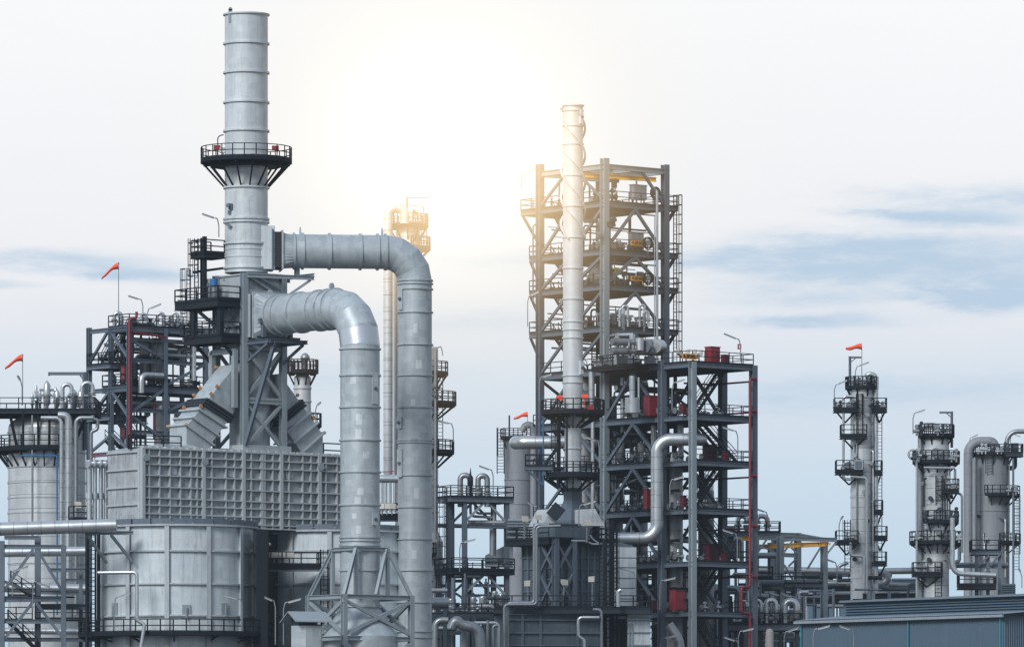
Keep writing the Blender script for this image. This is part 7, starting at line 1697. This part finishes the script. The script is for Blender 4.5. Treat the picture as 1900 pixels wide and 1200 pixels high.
# ================================================================== LAMPS
L_ = [
 (375,397,403,406,440,530,'tube lamp left of the tall stack, just above the highest black cage'),
 (238,549,262,556,582,572,'tube lamp with its head pointing left above the upper left structure'),
 (299,564,276,573,590,572,'tube lamp pointing right above the upper left structure'),
 (330,557,351,564,592,573,'tube lamp nearest the dark casing platforms, above the upper left structure'),
 (33,697,38,706,752,552,'small tube lamp beside the far left windsock'),
 (284,918,285,0,0,0,None),
 (242,1100,215,1108,1168,516,'tube lamp in front of the left part of the near round furnace'),
 (413,1102,446,1111,1170,516,'tube lamp in front of the right part of the near round furnace'),
 (491,1107,508,1114,1195,516,'short tube lamp in the dark gap between the round furnaces, pointing left'),
 (559,1110,529,1118,1195,516,'tube lamp pointing right in front of the gap between the round furnaces'),
 (800,648,818,643,660,598,'stub lamp right of the upper duct high up'),
 (813,781,838,786,820,598,'tube lamp above the lowest side platform right of the upper duct'),
 (595,746,588,752,786,598,'small tube lamp above the little platform right of the slanted flue'),
 (889,864,912,872,920,596,'tube lamp between the two curved relief pipes on the middle structure'),
 (882,1000,856,1006,1060,594,'tube lamp pointing right in the middle structure below the crossing pipes'),
 (909,1062,931,0,0,0,None),
 (978,932,1000,940,990,588,'tube lamp left of the slanted heater ducts'),
 (1106,929,1077,937,975,581,'tube lamp above the heater top deck pointing right'),
 (1145,1052,1176,1062,1125,580,'tube lamp in front of the pale panelled box'),
 (1083,809,1109,818,868,584,'tube lamp in front of the fat level pipe right of the slim stack'),
 (1149,618,1126,623,670,592,'tube lamp beside the front column of the open tower near the twin exchanger'),
 (1024,694,1004,700,745,602,'tube lamp on the left column of the open tower above the stack platform'),
 (994,314,970,323,350,606,'tube lamp at the left end of the open tower top deck, in the glow'),
 (1000,541,982,549,606,606,'tube lamp on the left side of the open tower, low'),
 (1343,619,1371,630,668,588,'highest tube lamp of the annex, over its top deck at the right'),
 (1340,792,1366,800,850,588,'tube lamp on the third deck at the right end of the annex'),
 (1270,704,1250,710,760,589,'tube lamp under the annex top deck beside the front column'),
 (1182,888,1160,896,925,598,'tube lamp in the lower tower bay left of the bright vertical pipe'),
 (1268,884,1246,890,940,590,'tube lamp in front of the clad vessel beside the front annex column'),
 (1340,982,1365,990,1040,588,'tube lamp at the right end of the fifth annex deck'),
 (1254,1071,1227,1077,1130,587,'tube lamp above the lowest bright red cabinet'),
 (1254,1178,1228,1184,1230,585,'tube lamp in the bottom edge below the lowest bright red cabinet'),
 (1343,1181,1368,1189,1230,588,'tube lamp pointing left in the bottom edge near the fire main'),
 (1399,1165,1373,1171,1230,588,'tube lamp pointing right in the bottom edge near the fire main'),
 (1402,943,1422,950,975,630,'tube lamp above the right curved relief pipe behind the fire main'),
 (1408,1012,1428,1019,1070,620,'tube lamp left of the front portal post'),
 (1426,1097,1449,1105,1150,604,'left one of two tube lamps side by side above the crowded deck'),
 (1450,1100,1474,1107,1150,604,'right one of two tube lamps side by side above the crowded deck'),
 (1534,1037,1550,1043,1085,626,'tube lamp right of the right portal post'),
 (1564,957,1560,963,1000,654,'tube lamp above the lowest left platform of the windsock column'),
 (1612,672,1590,680,718,654,'tube lamp on the top platform of the windsock column'),
 (1572,705,1551,714,755,653,'tube lamp left of the windsock column at its second platform'),
 (1716,760,1697,766,805,639,'tube lamp above the top platform of the middle right column'),
 (1814,806,1801,812,840,783,'small tube lamp above the farthest right column platform'),
 (1893,810,1878,804,840,783,'lit tube lamp at the right end of the farthest column platform'),
 (1890,1054,1893,1060,1090,700,'small tube lamp low at the right edge above the warehouse roof'),
 (1540,1160,1512,1167,1215,548,'left one of the two tube lamps in front of the warehouse wall'),
 (1557,1160,1581,1168,1215,548,'right one of the two tube lamps in front of the warehouse wall'),
 (1481,1164,1458,1172,1225,596,'tube lamp just left of the warehouse corner'),
 (52,1050,26,1058,1105,525,'tube lamp crossing the brace of the bottom left pipe rack'),
 (92,1088,64,1078,1130,524.5,'tube lamp in the right half of the bottom left pipe rack'),
]
for hx, hy, bx, by_, pb, D_, lb in L_:
    if lb: tube_lamp(hx, hy, bx, by_, pb, D_, lb)
